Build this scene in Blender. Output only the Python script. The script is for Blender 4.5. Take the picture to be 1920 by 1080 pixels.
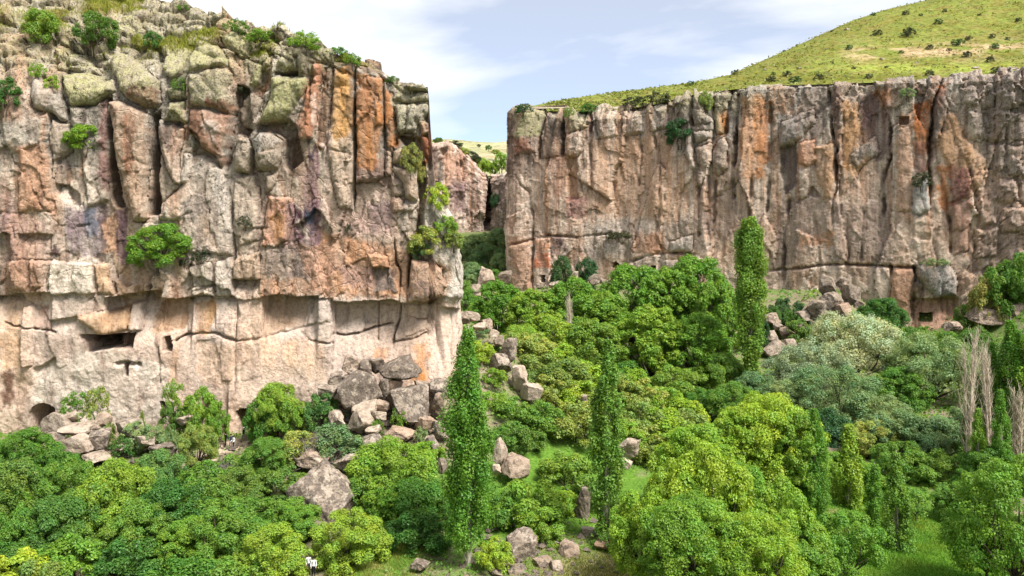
import bpy, bmesh, math, random
import numpy as np
from mathutils import Vector, Matrix

for o in list(bpy.data.objects): bpy.data.objects.remove(o, do_unlink=True)
SC = bpy.context.scene
COL = SC.collection
R = math.radians

# ---------------------------------------------------------------- camera, sky, sun, exposure
CZ = 34.0            # camera height above the valley floor
FPX = 1600.0         # focal length in 1920-wide pixels
HOR = 400.0          # image row of the horizon
cam = bpy.data.cameras.new('camera'); cam_ob = bpy.data.objects.new('camera', cam); COL.objects.link(cam_ob)
cam.sensor_width = 36.0; cam.lens = 36.0 * FPX / 1920.0
cam.shift_y = -(540.0 - HOR) / 1920.0
cam.clip_start = 0.5; cam.clip_end = 6000
cam_ob.location = (0, 0, CZ); cam_ob.rotation_euler = (R(90), 0, 0)
SC.camera = cam_ob

SUN_DIR = Vector((0.50, -0.47, 0.92)).normalized()      # towards the sun
world = bpy.data.worlds.new('World'); SC.world = world; world.use_nodes = True
nt = world.node_tree; N = nt.nodes; L = nt.links; N.clear()
w_out = N.new('ShaderNodeOutputWorld'); w_bg = N.new('ShaderNodeBackground')
sky = N.new('ShaderNodeTexSky'); sky.sky_type = 'NISHITA'; sky.sun_disc = False
sky.sun_elevation = math.asin(SUN_DIR.z); sky.sun_rotation = math.atan2(SUN_DIR.x, SUN_DIR.y)
sky.altitude = 3000; sky.air_density = 0.25; sky.dust_density = 0.1; sky.ozone_density = 1.0
tc = N.new('ShaderNodeTexCoord'); mp = N.new('ShaderNodeMapping'); mp.inputs['Scale'].default_value = (1.7, 1.7, 6.0)
mp.inputs['Location'].default_value = (5.7, 2.2, 1.7)
L.new(tc.outputs['Generated'], mp.inputs['Vector'])
cn = N.new('ShaderNodeTexNoise'); cn.inputs['Scale'].default_value = 1.25; cn.inputs['Detail'].default_value = 7; cn.inputs['Roughness'].default_value = 0.5
cn.inputs['Distortion'].default_value = 0.25
L.new(mp.outputs['Vector'], cn.inputs['Vector'])
cr = N.new('ShaderNodeValToRGB'); cr.color_ramp.elements[0].position = 0.42; cr.color_ramp.elements[1].position = 0.58
cr.color_ramp.elements[0].color = (0.46, 0.46, 0.46, 1); cr.color_ramp.elements[1].color = (1, 1, 1, 1)
L.new(cn.outputs['Fac'], cr.inputs['Fac'])
mx = N.new('ShaderNodeMix'); mx.data_type = 'RGBA'
mx.inputs['B'].default_value = (3.5, 3.56, 3.6, 1)     # sunlit thin cloud
L.new(cr.outputs['Color'], mx.inputs['Factor']); tint = N.new('ShaderNodeMix'); tint.data_type = 'RGBA'; tint.blend_type = 'MULTIPLY'; tint.inputs['Factor'].default_value = 1.0; tint.inputs['B'].default_value = (0.80, 1.06, 1.12, 1)
L.new(sky.outputs['Color'], tint.inputs['A']); L.new(tint.outputs['Result'], mx.inputs['A'])
L.new(mx.outputs['Result'], w_bg.inputs['Color']); w_bg.inputs['Strength'].default_value = 0.15
L.new(w_bg.outputs['Background'], w_out.inputs['Surface'])

sun = bpy.data.lights.new('sun', 'SUN'); sun.energy = 3.7; sun.angle = R(20); sun.color = (1.0, 0.95, 0.87)
sun_ob = bpy.data.objects.new('sun', sun); COL.objects.link(sun_ob); sun_ob.location = (60, -60, 120)
sun_ob.rotation_euler = (-SUN_DIR).to_track_quat('-Z', 'Y').to_euler()

SC.view_settings.view_transform = 'Standard'; SC.view_settings.look = 'None'
SC.view_settings.exposure = 1.2; SC.view_settings.gamma = 1.0; SC.view_settings.use_curve_mapping = False
try:
    SC.cycles.max_bounces = 4; SC.cycles.diffuse_bounces = 2; SC.cycles.transmission_bounces = 3; SC.cycles.transparent_max_bounces = 4
except Exception: pass

# ---------------------------------------------------------------- helpers
def P(px, py, Y):
    return Vector(((px - 960.0) / FPX * Y, Y, CZ + (HOR - py) / FPX * Y))
def lin(c, k=1.0):
    c = np.asarray(c, float) / 255.0
    return np.where(c <= 0.04045, c / 12.92, ((c + 0.055) / 1.055) ** 2.4) * k
ALB = 0.70
def rock(c): return lin(c, ALB)
def smooth(a, b, x):
    t = np.clip((x - a) / (b - a), 0, 1); return t * t * (3 - 2 * t)
def tag(o, label=None, cat=None, group=None, kind=None):
    if label: o['label'] = label
    if cat: o['category'] = cat
    if group: o['group'] = group
    if kind: o['kind'] = kind
    return o
def link(name, data, parent=None):
    o = bpy.data.objects.new(name, data); COL.objects.link(o)
    if parent is not None: o.parent = parent
    return o
def make_mesh(name, verts, faces, mat=None, smooth_shade=True, attrs=None):
    """verts (N,3) array, faces (M,k) int array (k 3 or 4)"""
    verts = np.asarray(verts, np.float32); faces = np.asarray(faces, np.int32)
    me = bpy.data.meshes.new(name)
    nv, nf, k = len(verts), len(faces), faces.shape[1]
    me.vertices.add(nv); me.vertices.foreach_set('co', verts.ravel())
    me.loops.add(nf * k); me.loops.foreach_set('vertex_index', faces.ravel())
    me.polygons.add(nf)
    me.polygons.foreach_set('loop_start', np.arange(nf, dtype=np.int32) * k)
    try: me.polygons.foreach_set('loop_total', np.full(nf, k, np.int32))
    except Exception: pass
    me.update(calc_edges=True)
    me.polygons.foreach_set('use_smooth', np.full(nf, smooth_shade, bool))
    for an, arr in (attrs or {}).items():
        arr = np.asarray(arr, np.float32)
        if arr.shape[1] == 3: arr = np.concatenate([arr, np.ones((len(arr), 1), np.float32)], 1)
        ca = me.color_attributes.new(an, 'FLOAT_COLOR', 'POINT'); ca.data.foreach_set('color', arr.ravel())
    if mat is not None: me.materials.append(mat)
    return me

# numpy noise --------------------------------------------------------
_rs = np.random.RandomState(7)
_PT = _rs.permutation(4096).astype(np.int32); _PV = _rs.rand(4096).astype(np.float32)
def _h(ix, iy, seed):
    return _PV[(_PT[(_PT[(ix + seed * 131) & 4095] + iy + seed * 57) & 4095] + seed) & 4095]
def vnoise(x, y, seed=0):
    x = np.asarray(x, np.float32); y = np.asarray(y, np.float32)
    x0 = np.floor(x); y0 = np.floor(y); fx = x - x0; fy = y - y0
    fx = fx * fx * (3 - 2 * fx); fy = fy * fy * (3 - 2 * fy)
    x0 = x0.astype(np.int32); y0 = y0.astype(np.int32)
    a = _h(x0, y0, seed); b = _h(x0 + 1, y0, seed); c = _h(x0, y0 + 1, seed); d = _h(x0 + 1, y0 + 1, seed)
    return (a + (b - a) * fx) + ((c + (d - c) * fx) - (a + (b - a) * fx)) * fy
def fbm(x, y, oct=4, seed=0, gain=0.5):
    a = 1.0; s = 0.0; t = 0.0
    cs, sn = 0.8, 0.6
    x = np.asarray(x, np.float32); y = np.asarray(y, np.float32)
    for o in range(oct):
        s = s + a * vnoise(x + 17.3 * o, y - 9.1 * o, seed + o); t += a; a *= gain
        x, y = 2.03 * (cs * x - sn * y), 2.03 * (sn * x + cs * y)
    return s / t * 2 - 1
def fbm_v(x, y, oct=4, seed=0, gain=0.5):
    """unrotated, keeps its vertical grain"""
    a = 1.0; s = 0.0; t = 0.0
    for o in range(oct):
        f = 2.03 ** o; s = s + a * vnoise(x * f + 17.3 * o, y * f - 9.1 * o, seed + o); t += a; a *= gain
    return s / t * 2 - 1
def worley(u, v, seed=0):
    u = np.asarray(u, np.float32); v = np.asarray(v, np.float32)
    iu = np.floor(u).astype(np.int32); iv = np.floor(v).astype(np.int32)
    f1 = np.full(u.shape, 9.0, np.float32); f2 = f1.copy(); hid = np.zeros_like(f1); bu = np.zeros_like(f1); bv = np.zeros_like(f1)
    for i in (-1, 0, 1):
        for j in (-1, 0, 1):
            cu = iu + i; cv = iv + j
            du = u - (cu + _h(cu, cv, seed)); dv = v - (cv + _h(cu, cv, seed + 101)); d = np.sqrt(du * du + dv * dv)
            near = d < f1
            f2 = np.where(near, f1, np.minimum(f2, d))
            hid = np.where(near, _h(cu, cv, seed + 202), hid)
            bu = np.where(near, du, bu); bv = np.where(near, dv, bv); f1 = np.where(near, d, f1)
    return hid, f1, f2, bu, bv
def facet(u, v, seed, tilt):
    h, f1, f2, du, dv = worley(u, v, seed)
    tu = ((h * 91.7) % 1 - 0.5) * 2; tv = ((h * 57.3) % 1 - 0.5) * 2
    return (h - 0.5) * 2 + tilt * (tu * du + tv * dv), f2 - f1

def sdf_poly(px, py, poly):
    """signed distance in pixels, positive inside"""
    poly = np.asarray(poly, float); n = len(poly)
    d = np.full(px.shape, 1e9); inside = np.zeros(px.shape, bool)
    for i in range(n):
        ax, ay = poly[i]; bx, by = poly[(i + 1) % n]
        ex, ey = bx - ax, by - ay
        t = np.clip(((px - ax) * ex + (py - ay) * ey) / (ex * ex + ey * ey + 1e-9), 0, 1)
        d = np.minimum(d, np.hypot(px - ax - t * ex, py - ay - t * ey))
        c = ((ay > py) != (by > py)) & (px < (bx - ax) * (py - ay) / (by - ay + 1e-12) + ax)
        inside ^= c
    return np.where(inside, d, -d)
def dist_line(px, py, pts):
    pts = np.asarray(pts, float); d = np.full(px.shape, 1e9); tt = np.zeros(px.shape)
    n = len(pts) - 1
    for i in range(n):
        ax, ay = pts[i]; bx, by = pts[i + 1]; ex, ey = bx - ax, by - ay
        t = np.clip(((px - ax) * ex + (py - ay) * ey) / (ex * ex + ey * ey + 1e-9), 0, 1)
        dd = np.hypot(px - ax - t * ex, py - ay - t * ey); m = dd < d
        d = np.where(m, dd, d); tt = np.where(m, (i + t) / n, tt)
    return d, tt

# node helpers --------------------------------------------------------
class NT:
    def __init__(s, name):
        s.m = bpy.data.materials.new(name); s.m.use_nodes = True; s.t = s.m.node_tree; s.t.nodes.clear()
        s.out = s.n('ShaderNodeOutputMaterial')
    def n(s, typ, **kw):
        nd = s.t.nodes.new(typ)
        for k, v in kw.items():
            if k in nd.inputs: nd.inputs[k].default_value = v
            else: setattr(nd, k, v)
        return nd
    def l(s, a, b): s.t.links.new(a, b)
    def noise(s, vec, scale, detail=4, rough=0.55, dist=0.0):
        nd = s.n('ShaderNodeTexNoise'); nd.inputs['Scale'].default_value = scale; nd.inputs['Detail'].default_value = detail
        nd.inputs['Roughness'].default_value = rough; nd.inputs['Distortion'].default_value = dist
        if vec is not None: s.l(vec, nd.inputs['Vector'])
        return nd.outputs['Fac']
    def ramp(s, fac, stops):
        nd = s.n('ShaderNodeValToRGB'); e = nd.color_ramp.elements
        while len(e) < len(stops): e.new(0.5)
        for i, (p, c) in enumerate(stops):
            e[i].position = p; e[i].color = tuple(c) + (1,) if len(c) == 3 else c
        s.l(fac, nd.inputs['Fac']); return nd.outputs['Color']
    def mapr(s, fac, a, b, c, d):
        nd = s.n('ShaderNodeMapRange'); nd.inputs[1].default_value = a; nd.inputs[2].default_value = b
        nd.inputs[3].default_value = c; nd.inputs[4].default_value = d; s.l(fac, nd.inputs[0]); return nd.outputs[0]
    def math(s, op, a, b):
        nd = s.n('ShaderNodeMath'); nd.operation = op
        for i, v in enumerate((a, b)):
            if hasattr(v, 'is_linked'): s.l(v, nd.inputs[i])
            else: nd.inputs[i].default_value = v
        return nd.outputs[0]
    def mix(s, fac, a, b, blend='MIX'):
        nd = s.n('ShaderNodeMix'); nd.data_type = 'RGBA'; nd.blend_type = blend
        for k, v in (('Factor', fac), ('A', a), ('B', b)):
            sock = [i for i in nd.inputs if i.name == k and (i.type == ('VALUE' if k == 'Factor' else 'RGBA'))][0]
            if hasattr(v, 'is_linked'): s.l(v, sock)
            else: sock.default_value = v if k == 'Factor' else (tuple(v) + (1,) if len(v) == 3 else v)
        return [o for o in nd.outputs if o.type == 'RGBA'][0]
    def bump(s, h, strength, dist):
        nd = s.n('ShaderNodeBump'); nd.inputs['Strength'].default_value = strength; nd.inputs['Distance'].default_value = dist
        s.l(h, nd.inputs['Height']); return nd.outputs['Normal']
    def bsdf(s, color, rough=0.9, normal=None, spec=0.2):
        b = s.n('ShaderNodeBsdfPrincipled')
        if hasattr(color, 'is_linked'): s.l(color, b.inputs['Base Color'])
        else: b.inputs['Base Color'].default_value = tuple(color) + (1,)
        b.inputs['Roughness'].default_value = rough; b.inputs['Specular IOR Level'].default_value = spec
        if normal is not None: s.l(normal, b.inputs['Normal'])
        s.l(b.outputs[0], s.out.inputs['Surface']); return b

def cliff_material(name, sc=1.0):
    t = NT(name)
    g = t.n('ShaderNodeNewGeometry'); pos = g.outputs['Position']
    col = t.n('ShaderNodeVertexColor'); col.layer_name = 'Col'
    msk = t.n('ShaderNodeVertexColor'); msk.layer_name = 'Msk'
    sep = t.n('ShaderNodeSeparateColor'); t.l(msk.outputs['Color'], sep.inputs[0])
    st = t.n('ShaderNodeMapping'); st.inputs['Scale'].default_value = (1, 1, 0.22); t.l(pos, st.inputs['Vector'])
    n1 = t.noise(st.outputs[0], 1.1 * sc, 4, 0.6)                     # vertical stain streaks
    n2 = t.noise(pos, 2.6 * sc, 4, 0.65)
    c = t.mix(1.0, col.outputs['Color'], t.ramp(n1, [(0.28, (0.62, 0.57, 0.55)), (0.46, (1, 1, 1)), (0.72, (1.22, 1.19, 1.14))]), 'MULTIPLY')
    c = t.mix(1.0, c, t.ramp(n2, [(0.33, (0.66, 0.65, 0.64)), (0.5, (1, 1, 1)), (0.70, (1.15, 1.15, 1.15))]), 'MULTIPLY')
    # lichen, pale yellow green crust
    ln = t.noise(pos, 1.5 * sc, 4, 0.7)
    lf = t.math('MULTIPLY', t.mapr(ln, 0.36, 0.56, 0, 1), sep.outputs[0])
    ln2 = t.noise(pos, 5.0 * sc, 2, 0.7)
    c = t.mix(lf, c, t.ramp(ln2, [(0.3, lin((124, 120, 88), ALB)), (0.5, lin((184, 180, 128), ALB)), (0.7, lin((204, 198, 160), ALB))]))
    # black lichen speckle
    kn = t.noise(pos, 3.4 * sc, 3, 0.75)
    kf = t.math('MULTIPLY', t.mapr(kn, 0.53, 0.60, 0, 1), sep.outputs[1])
    c = t.mix(kf, c, lin((70, 62, 58), ALB))
    bn = t.noise(pos, 1.9 * sc, 5, 0.72)
    dn = t.n('ShaderNodeTexNoise'); dn.inputs['Scale'].default_value = 0.7 * sc; dn.inputs['Detail'].default_value = 3; t.l(pos, dn.inputs['Vector'])
    wv = t.mix(0.10, pos, dn.outputs['Color'], 'LINEAR_LIGHT')
    vm = t.n('ShaderNodeMapping'); vm.inputs['Scale'].default_value = (1, 1, 0.6); t.l(wv, vm.inputs['Vector'])
    vo = t.n('ShaderNodeTexVoronoi'); vo.feature = 'DISTANCE_TO_EDGE'; vo.inputs['Scale'].default_value = 0.55 * sc; t.l(vm.outputs[0], vo.inputs['Vector'])
    edge = t.mapr(vo.outputs['Distance'], 0.0, 0.035, 0, 1)
    hgt = t.math('ADD', bn, t.math('MULTIPLY', t.math('MULTIPLY', edge, sep.outputs[2]), 0.30))
    nrm = t.bump(hgt, 0.8, 0.40 / sc)
    t.bsdf(c, 0.92, nrm, 0.15)
    return t.m
M_CLIFF = cliff_material('cliff_rock')
M_CLIFF_FAR = cliff_material('cliff_rock_distant', 0.6)
# ---------------------------------------------------------------- terrain
GP = []       # (X, Y, z) control points of the valley floor and slopes
def gp(px, py, Y): p = P(px, py, Y); GP.append((p.x, p.y, p.z))
for a in [(-150, 815, 100), (0, 822, 106), (60, 822, 106), (150, 822, 106), (240, 820, 106), (340, 820, 106), (440, 822, 106), (520, 812, 106), (60, 815, 110), (240, 812, 110), (440, 815, 110), (560, 785, 107), (640, 745, 108), (700, 742, 108), (780, 735, 109), (850, 715, 110),
          (905, 628, 122), (940, 640, 121), (1000, 705, 121), (1080, 735, 122), (1160, 752, 122), (1240, 785, 122), (1320, 822, 123), (870, 600, 128),
          (300, 850, 101), (150, 878, 97), (420, 855, 101), (50, 880, 97), (600, 850, 99), (700, 850, 99), (800, 850, 99), (890, 800, 104),
          (600, 985, 86), (520, 1000, 86), (400, 1020, 86), (200, 1030, 86), (0, 1030, 86), (300, 950, 92), (100, 955, 92), (430, 920, 94), (700, 1062, 77), (740, 1020, 81), (560, 1075, 76), (430, 1110, 77), (300, 1110, 77), (100, 1110, 77), (0, 1110, 77), (1070, 1010, 83), (1110, 1062, 77), (950, 905, 95), (1080, 930, 95), (1010, 790, 110), (1110, 830, 110), (1180, 900, 103),
          (-300, 1080, 80), (1730, 1080, 77.5), (1720, 985, 90), (1560, 960, 94), (1540, 850, 117), (1650, 850, 117), (1900, 850, 117), (1350, 860, 113), (1350, 740, 150), (1150, 730, 152), (1500, 740, 150), (1800, 730, 152), (2100, 740, 150),
          (1450, 608, 196), (1500, 596, 200), (1560, 556, 205), (1600, 556, 206), (1640, 595, 200), (1450, 680, 172), (1560, 672, 176), (1672, 632, 200), (1700, 642, 197), (1740, 646, 195), (1790, 642, 193), (1730, 640, 203), (1770, 640, 200), (1700, 648, 188), (1760, 650, 187), (1820, 645, 189), (1740, 672, 175),
          (1850, 600, 194), (1860, 545, 199), (1885, 500, 199), (1940, 470, 194), (2100, 480, 190), (1860, 636, 186), (1930, 640, 178),
          (1300, 565, 218), (1200, 540, 228), (1100, 535, 238), (1000, 545, 244), (960, 556, 243), (1200, 640, 180), (1050, 625, 185),
          (900, 438, 342), (850, 440, 345), (940, 440, 342), (905, 500, 285), (880, 560, 222), (930, 565, 222), (910, 600, 190), (930, 680, 155), (980, 690, 160)]: gp(*a)
for a in [(-160, 62, 2.5), (-60, 62, 2), (0, 60, 1.5), (60, 60, 1), (160, 60, 2), (-100, 4, 32), (0, 3, 32.2), (100, 4, 32), (0, -60, 36), (-150, -60, 36), (150, -60, 36), (200, 120, 3), (-200, 100, 8), (220, 180, 12),
          (40, 80, 1), (80, 85, 1), (110, 110, 1.2), (70, 120, 1.5)]: GP.append(a)
GP = np.array(GP, float)
_A = np.hypot(GP[:, None, 0] - GP[None, :, 0], GP[:, None, 1] - GP[None, :, 1])
_W = np.linalg.solve(_A + 1e-6 * np.eye(len(GP)), GP[:, 2] - 6.0)
def ground0(x, y):
    x = np.asarray(x, float); y = np.asarray(y, float); r = np.full(x.shape, 6.0)
    for i in range(len(GP)): r += _W[i] * np.hypot(x - GP[i, 0], y - GP[i, 1])
    return r
def ground(x, y):
    x = np.asarray(x, float); y = np.asarray(y, float)
    b = np.clip(ground0(x, y), -1.0, 60)
    return b + 0.45 * fbm(x * 0.14, y * 0.14, oct=4, seed=5) + 0.12 * fbm(x * 0.7, y * 0.7, oct=2, seed=9)
def gz(x, y): return float(ground(np.array([x]), np.array([y]))[0])

def ground_material():
    t = NT('valley_ground')
    g = t.n('ShaderNodeNewGeometry'); pos = g.outputs['Position']
    a = t.n('ShaderNodeVertexColor'); a.layer_name = 'Col'
    sep = t.n('ShaderNodeSeparateColor'); t.l(a.outputs['Color'], sep.inputs[0])
    n1 = t.noise(pos, 0.5, 6, 0.65); n2 = t.noise(pos, 3.0, 6, 0.7); n3 = t.noise(pos, 0.16, 4, 0.6)
    earth = t.ramp(n2, [(0.3, (0.10, 0.08, 0.05)), (0.55, (0.22, 0.18, 0.125)), (0.75, (0.36, 0.31, 0.23))])
    grass = t.ramp(n2, [(0.3, (0.045, 0.095, 0.014)), (0.55, (0.10, 0.20, 0.025)), (0.75, (0.19, 0.27, 0.05))])
    dry = t.ramp(n2, [(0.3, (0.16, 0.14, 0.05)), (0.6, (0.36, 0.30, 0.14)), (0.8, (0.46, 0.39, 0.22))])
    f = t.mapr(t.math('ADD', n1, sep.outputs[0]), 0.85, 1.15, 0, 1)
    c = t.mix(f, earth, grass)
    fd = t.mapr(t.math('ADD', n1, sep.outputs[1]), 0.90, 1.15, 0, 1)
    c = t.mix(fd, c, dry)
    c = t.mix(t.mapr(t.math('ADD', n1, sep.outputs[2]), 0.95, 1.1, 0, 1), c, t.ramp(n2, [(0.3, (0.34, 0.26, 0.19)), (0.7, (0.52, 0.42, 0.33))]))
    t.bsdf(c, 0.95, t.bump(n2, 0.6, 0.2), 0.1)
    return t.m
M_GROUND = ground_material()
_xs = np.concatenate([np.linspace(-2200, -170, 14)[:-1], np.linspace(-170, 190, 300), np.linspace(190, 2200, 14)[1:]])
_ys = np.concatenate([np.linspace(-2000, -60, 10)[:-1], np.linspace(-60, 60, 40)[:-1], np.linspace(60, 250, 190)[:-1], np.linspace(250, 400, 60)])
GX, GY = np.meshgrid(_xs, _ys, indexing='ij')
GZ = ground(GX, GY)
pxg = 960 + FPX * GX / np.maximum(GY, 1); pyg = HOR - FPX * (GZ - CZ) / np.maximum(GY, 1)
g_grass = 0.45 + 0.30 * fbm(GX * 0.03, GY * 0.03, seed=21); g_dry = np.zeros_like(GX); g_path = np.zeros_like(GX)
def gblob(cx, cy, rx, ry): return np.exp(-(((GX - cx) / rx) ** 2 + ((GY - cy) / ry) ** 2))
m = gblob(38, 84, 9, 14); g_grass += 0.9 * m; g_grass += 0.5 * gblob(38, 95, 10, 14)
g_dry += 0.75 * gblob(8, 77, 7, 4.5) + 0.6 * gblob(35.5, 94, 2.4, 3) + 0.45 * gblob(-12, 76, 4, 5) + 0.35 * gblob(-10, 97, 6, 4)
g_grass += 0.5 * gblob(-12.5, 79, 3.5, 5) + 0.55 * gblob(6, 97, 14, 15)
for (x0, y0, r) in [(-38.5, 104, 2.2), (-37.2, 102, 1.8), (-36, 100.4, 1.6), (-35, 103.5, 2.2), (-42, 104.5, 2.5), (-48, 104.5, 3), (-55, 104.8, 3), (-33.5, 104, 2.0), (-20.5, 75.5, 1.2), (-19, 73, 1.6)]:
    g_path += 0.8 * gblob(x0, y0, r, r * 0.7)
g_grass -= 0.7 * g_path + 0.35 * gblob(-15, 103, 14, 6)
nx, ny = GX.shape
V = np.stack([GX, GY, GZ], -1).reshape(-1, 3)
ii = (np.arange(nx - 1)[:, None] * ny + np.arange(ny - 1)[None, :]).ravel()
F = np.stack([ii, ii + ny, ii + ny + 1, ii + 1], 1)
me = make_mesh('ground', V, F, M_GROUND, True, {'Col': np.clip(np.stack([g_grass, g_dry, g_path], -1), 0, 1).reshape(-1, 3)})
tag(link('ground', me), 'valley floor of grass, pale earth and dry patches between the cliffs', 'ground', kind='structure')
# ---------------------------------------------------------------- cliffs
class Cliff:
    def __init__(s, plan, ds, rows, shoulder, rim, base_drop=3.0, corner='right', lean=0.8, cap=(30, 1.5), ramp_in=0.5, base_y=None, rimn=0.5, coarse=None):
        pl = np.array(plan, float)
        seg = np.hypot(*np.diff(pl, axis=0).T); cum = np.concatenate([[0], np.cumsum(seg)])
        n = int(cum[-1] / ds); sv = np.linspace(0, cum[-1], n)
        x = np.interp(sv, cum, pl[:, 0]); y = np.interp(sv, cum, pl[:, 1])
        k = max(3, int(2.4 / ds)) | 1; ker = np.hanning(k + 2)[1:-1]; ker /= ker.sum()
        def sm(a): return np.convolve(np.pad(a, k // 2, mode='edge'), ker, 'valid')
        x, y = sm(x), sm(y)
        if coarse:                                                     # sparse columns where the wall turns out of sight
            keep = np.ones(n, bool); far = (sv < coarse[0]) | (sv > coarse[1]); keep[far] = (np.arange(n)[far] % 7) == 0; x, y, sv = x[keep], y[keep], sv[keep]; n = len(sv)
        tx, ty = np.gradient(x), np.gradient(y); l = np.hypot(tx, ty); nxn, nyn = ty / l, -tx / l
        px = 960 + FPX * x / y
        if corner == 'right':
            ic = int(np.argmax(px)); pxe = px.copy(); pxe[ic:] = px[ic]
        elif corner == 'left':
            ic = int(np.argmin(px)); pxe = px.copy(); pxe[:ic] = px[ic]
        else: pxe = px
        ysh = np.interp(pxe, *zip(*shoulder)); yr = np.interp(pxe, *zip(*rim))
        zsh = CZ + (HOR - ysh) / FPX * y
        zr = CZ + (HOR - yr) / FPX * y
        for _ in range(3):
            inr = ramp_in + np.maximum(zr - zsh, 0) * lean
            zr = CZ + (HOR - yr) / FPX * (y + inr)
        zr = zr + rimn * fbm(sv * 0.35, sv * 0, oct=4, seed=88); zsh = np.minimum(zsh, zr - 0.1)
        zb = ground(x, y) - base_drop
        if base_y is not None: zb = np.minimum(zb, CZ + (HOR - base_y) / FPX * y)
        n1, n2, n3 = rows
        inw = np.zeros((n, n1 + n2 + n3)); Z = inw.copy(); up = inw.copy()
        t1 = np.linspace(0, 1, n1, endpoint=False); t2 = np.linspace(0, 1, n2, endpoint=False); t3 = np.linspace(0, 1, n3)
        inw[:, :n1] = ramp_in * 0.5 * t1 ** 3; Z[:, :n1] = zb[:, None] + (zsh - zb)[:, None] * t1
        inw[:, n1:n1 + n2] = ramp_in * 0.5 + (inr - ramp_in * 0.5)[:, None] * t2; Z[:, n1:n1 + n2] = zsh[:, None] + (zr - zsh)[:, None] * t2
        inw[:, n1 + n2:] = inr[:, None] + cap[0] * (t3 ** 1.6); Z[:, n1 + n2:] = zr[:, None] + cap[1] * t3 - 0.4 * smooth(0, 0.15, t3)
        up[:, n1:n1 + n2] = 0.35 * t2 ** 0.7; up[:, n1 + n2:] = 0.35 + 0.65 * smooth(0, 0.2, t3)
        s.n, s.m = inw.shape
        s.X = x[:, None] - nxn[:, None] * inw; s.Y = y[:, None] - nyn[:, None] * inw; s.Z = Z
        s.nx = nxn[:, None] * (1 - up); s.ny = nyn[:, None] * (1 - up); s.nz = up
        l = np.sqrt(s.nx ** 2 + s.ny ** 2 + s.nz ** 2); s.nx, s.ny, s.nz = s.nx / l, s.ny / l, s.nz / l
        s.S = np.repeat(sv[:, None], s.m, 1)
        s.px = 960 + FPX * s.X / s.Y; s.py = HOR - FPX * (s.Z - CZ) / s.Y
        facing = -(nxn * x + nyn * y) / np.hypot(x, y)
        s.vis = np.repeat((facing > 0.12)[:, None], s.m, 1) & (np.arange(s.m)[None, :] < n1 + n2 + 8)
        s.mpp = float(np.median(y)) / FPX
        s.D = np.zeros((s.n, s.m)); s.C = np.zeros((s.n, s.m, 3)); s.lich = np.zeros((s.n, s.m)); s.blk = np.zeros((s.n, s.m)); s.frac = 0.25 + 0.75 * smooth(-0.1, 0.4, fbm(np.zeros((s.n, s.m)) + s.S * 0.12 + 33, s.Z * 0.12, oct=3, seed=97))
        s.cid = np.zeros((s.n, s.m), np.int32); s.names = {}; s.nid = 0
        s.cave = np.zeros((s.n, s.m), bool)
        s.wob = fbm(s.S * 0.5, s.Z * 0.5, oct=3, seed=77)             # ragged edges for every outline
        s.wob3 = fbm(s.S * 0.22 + 50, s.Z * 0.22, oct=2, seed=79)
        s.wob2 = fbm(s.S * 1.7, s.Z * 1.1, oct=3, seed=78)
    def box(s, pts, mar):
        p = np.asarray(pts, float); x0, y0 = p.min(0) - mar; x1, y1 = p.max(0) + mar
        return s.vis & (s.px > x0) & (s.px < x1) & (s.py > y0) & (s.py < y1)
    def cell(s, poly, h, r=8.0, gap=0.9, gw=2.6, keep=0.45, name='rock_block', col=None, lich=None, blk=None, flat=False, ragged=2.2, part=True, tilt=(0, 0)):
        b = s.box(poly, 14); 
        if not b.any(): return
        d = sdf_poly(s.px[b], s.py[b], poly) + 1.5 * ragged * s.wob[b] + 0.9 * ragged * s.wob2[b]
        q = np.clip(d / r, 0, 1)
        if flat: prof = smooth(0, 1, np.clip(d / min(r, 3.0), 0, 1))
        else:
            q2 = np.clip(d / (2.6 * r), 0, 1)
            prof = 0.62 * np.sqrt(np.clip(1 - (1 - q) ** 2, 0, 1)) + 0.38 * np.sqrt(np.clip(1 - (1 - q2) ** 2, 0, 1))
        ins = d > 0
        D = s.D[b]
        k2 = keep + (1 - keep) * 0.6
        Dc = k2 * D + (0.68 if not flat else 0.9) * h * prof + 0.12 * s.wob2[b]
        if tilt != (0, 0):
            c = np.asarray(poly, float).mean(0); Dc = Dc + tilt[0] * (s.px[b] - c[0]) * s.mpp + tilt[1] * (s.py[b] - c[1]) * s.mpp
        D = np.where(ins, Dc, D)
        gm = 0.12 + 0.88 * smooth(-0.25, 0.35, s.wob3[b])
        gw = gw * 0.62
        D = D - 0.5 * gap * gm * np.exp(-((d - 0.3) / gw) ** 2) * np.where(ins, 0.5, 1.0)
        s.D[b] = D
        if part:
            s.nid += 1; s.names[s.nid] = name
            cc = s.cid[b]; cc[ins] = s.nid; s.cid[b] = cc
        w = smooth(-4, 7, d + 6 * s.wob2[b] * 0.8)
        if col is not None: s.C[b] = s.C[b] * (1 - w[:, None] * 0.68) + rock(col) * w[:, None] * 0.68
        if lich is not None: s.lich[b] = s.lich[b] * (1 - w) + lich * w
        if blk is not None: s.blk[b] = s.blk[b] * (1 - w) + blk * w
    def crack(s, pts, depth, w=2.2, ragged=2.0):
        b = s.box(pts, w * 4 + 6)
        if not b.any(): return
        d, t = dist_line(s.px[b] + ragged * s.wob[b], s.py[b] + ragged * 0.7 * s.wob2[b], pts)
        w2 = 0.80 * w * (0.7 + 0.7 * (s.wob2[b] + 0.4))
        s.D[b] -= depth * (0.25 + 0.75 * smooth(-0.35, 0.2, s.wob3[b])) * np.exp(-(d / w2) ** 2) * smooth(0, 0.06, t + 0.02) * smooth(1.02, 0.94, t)
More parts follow.
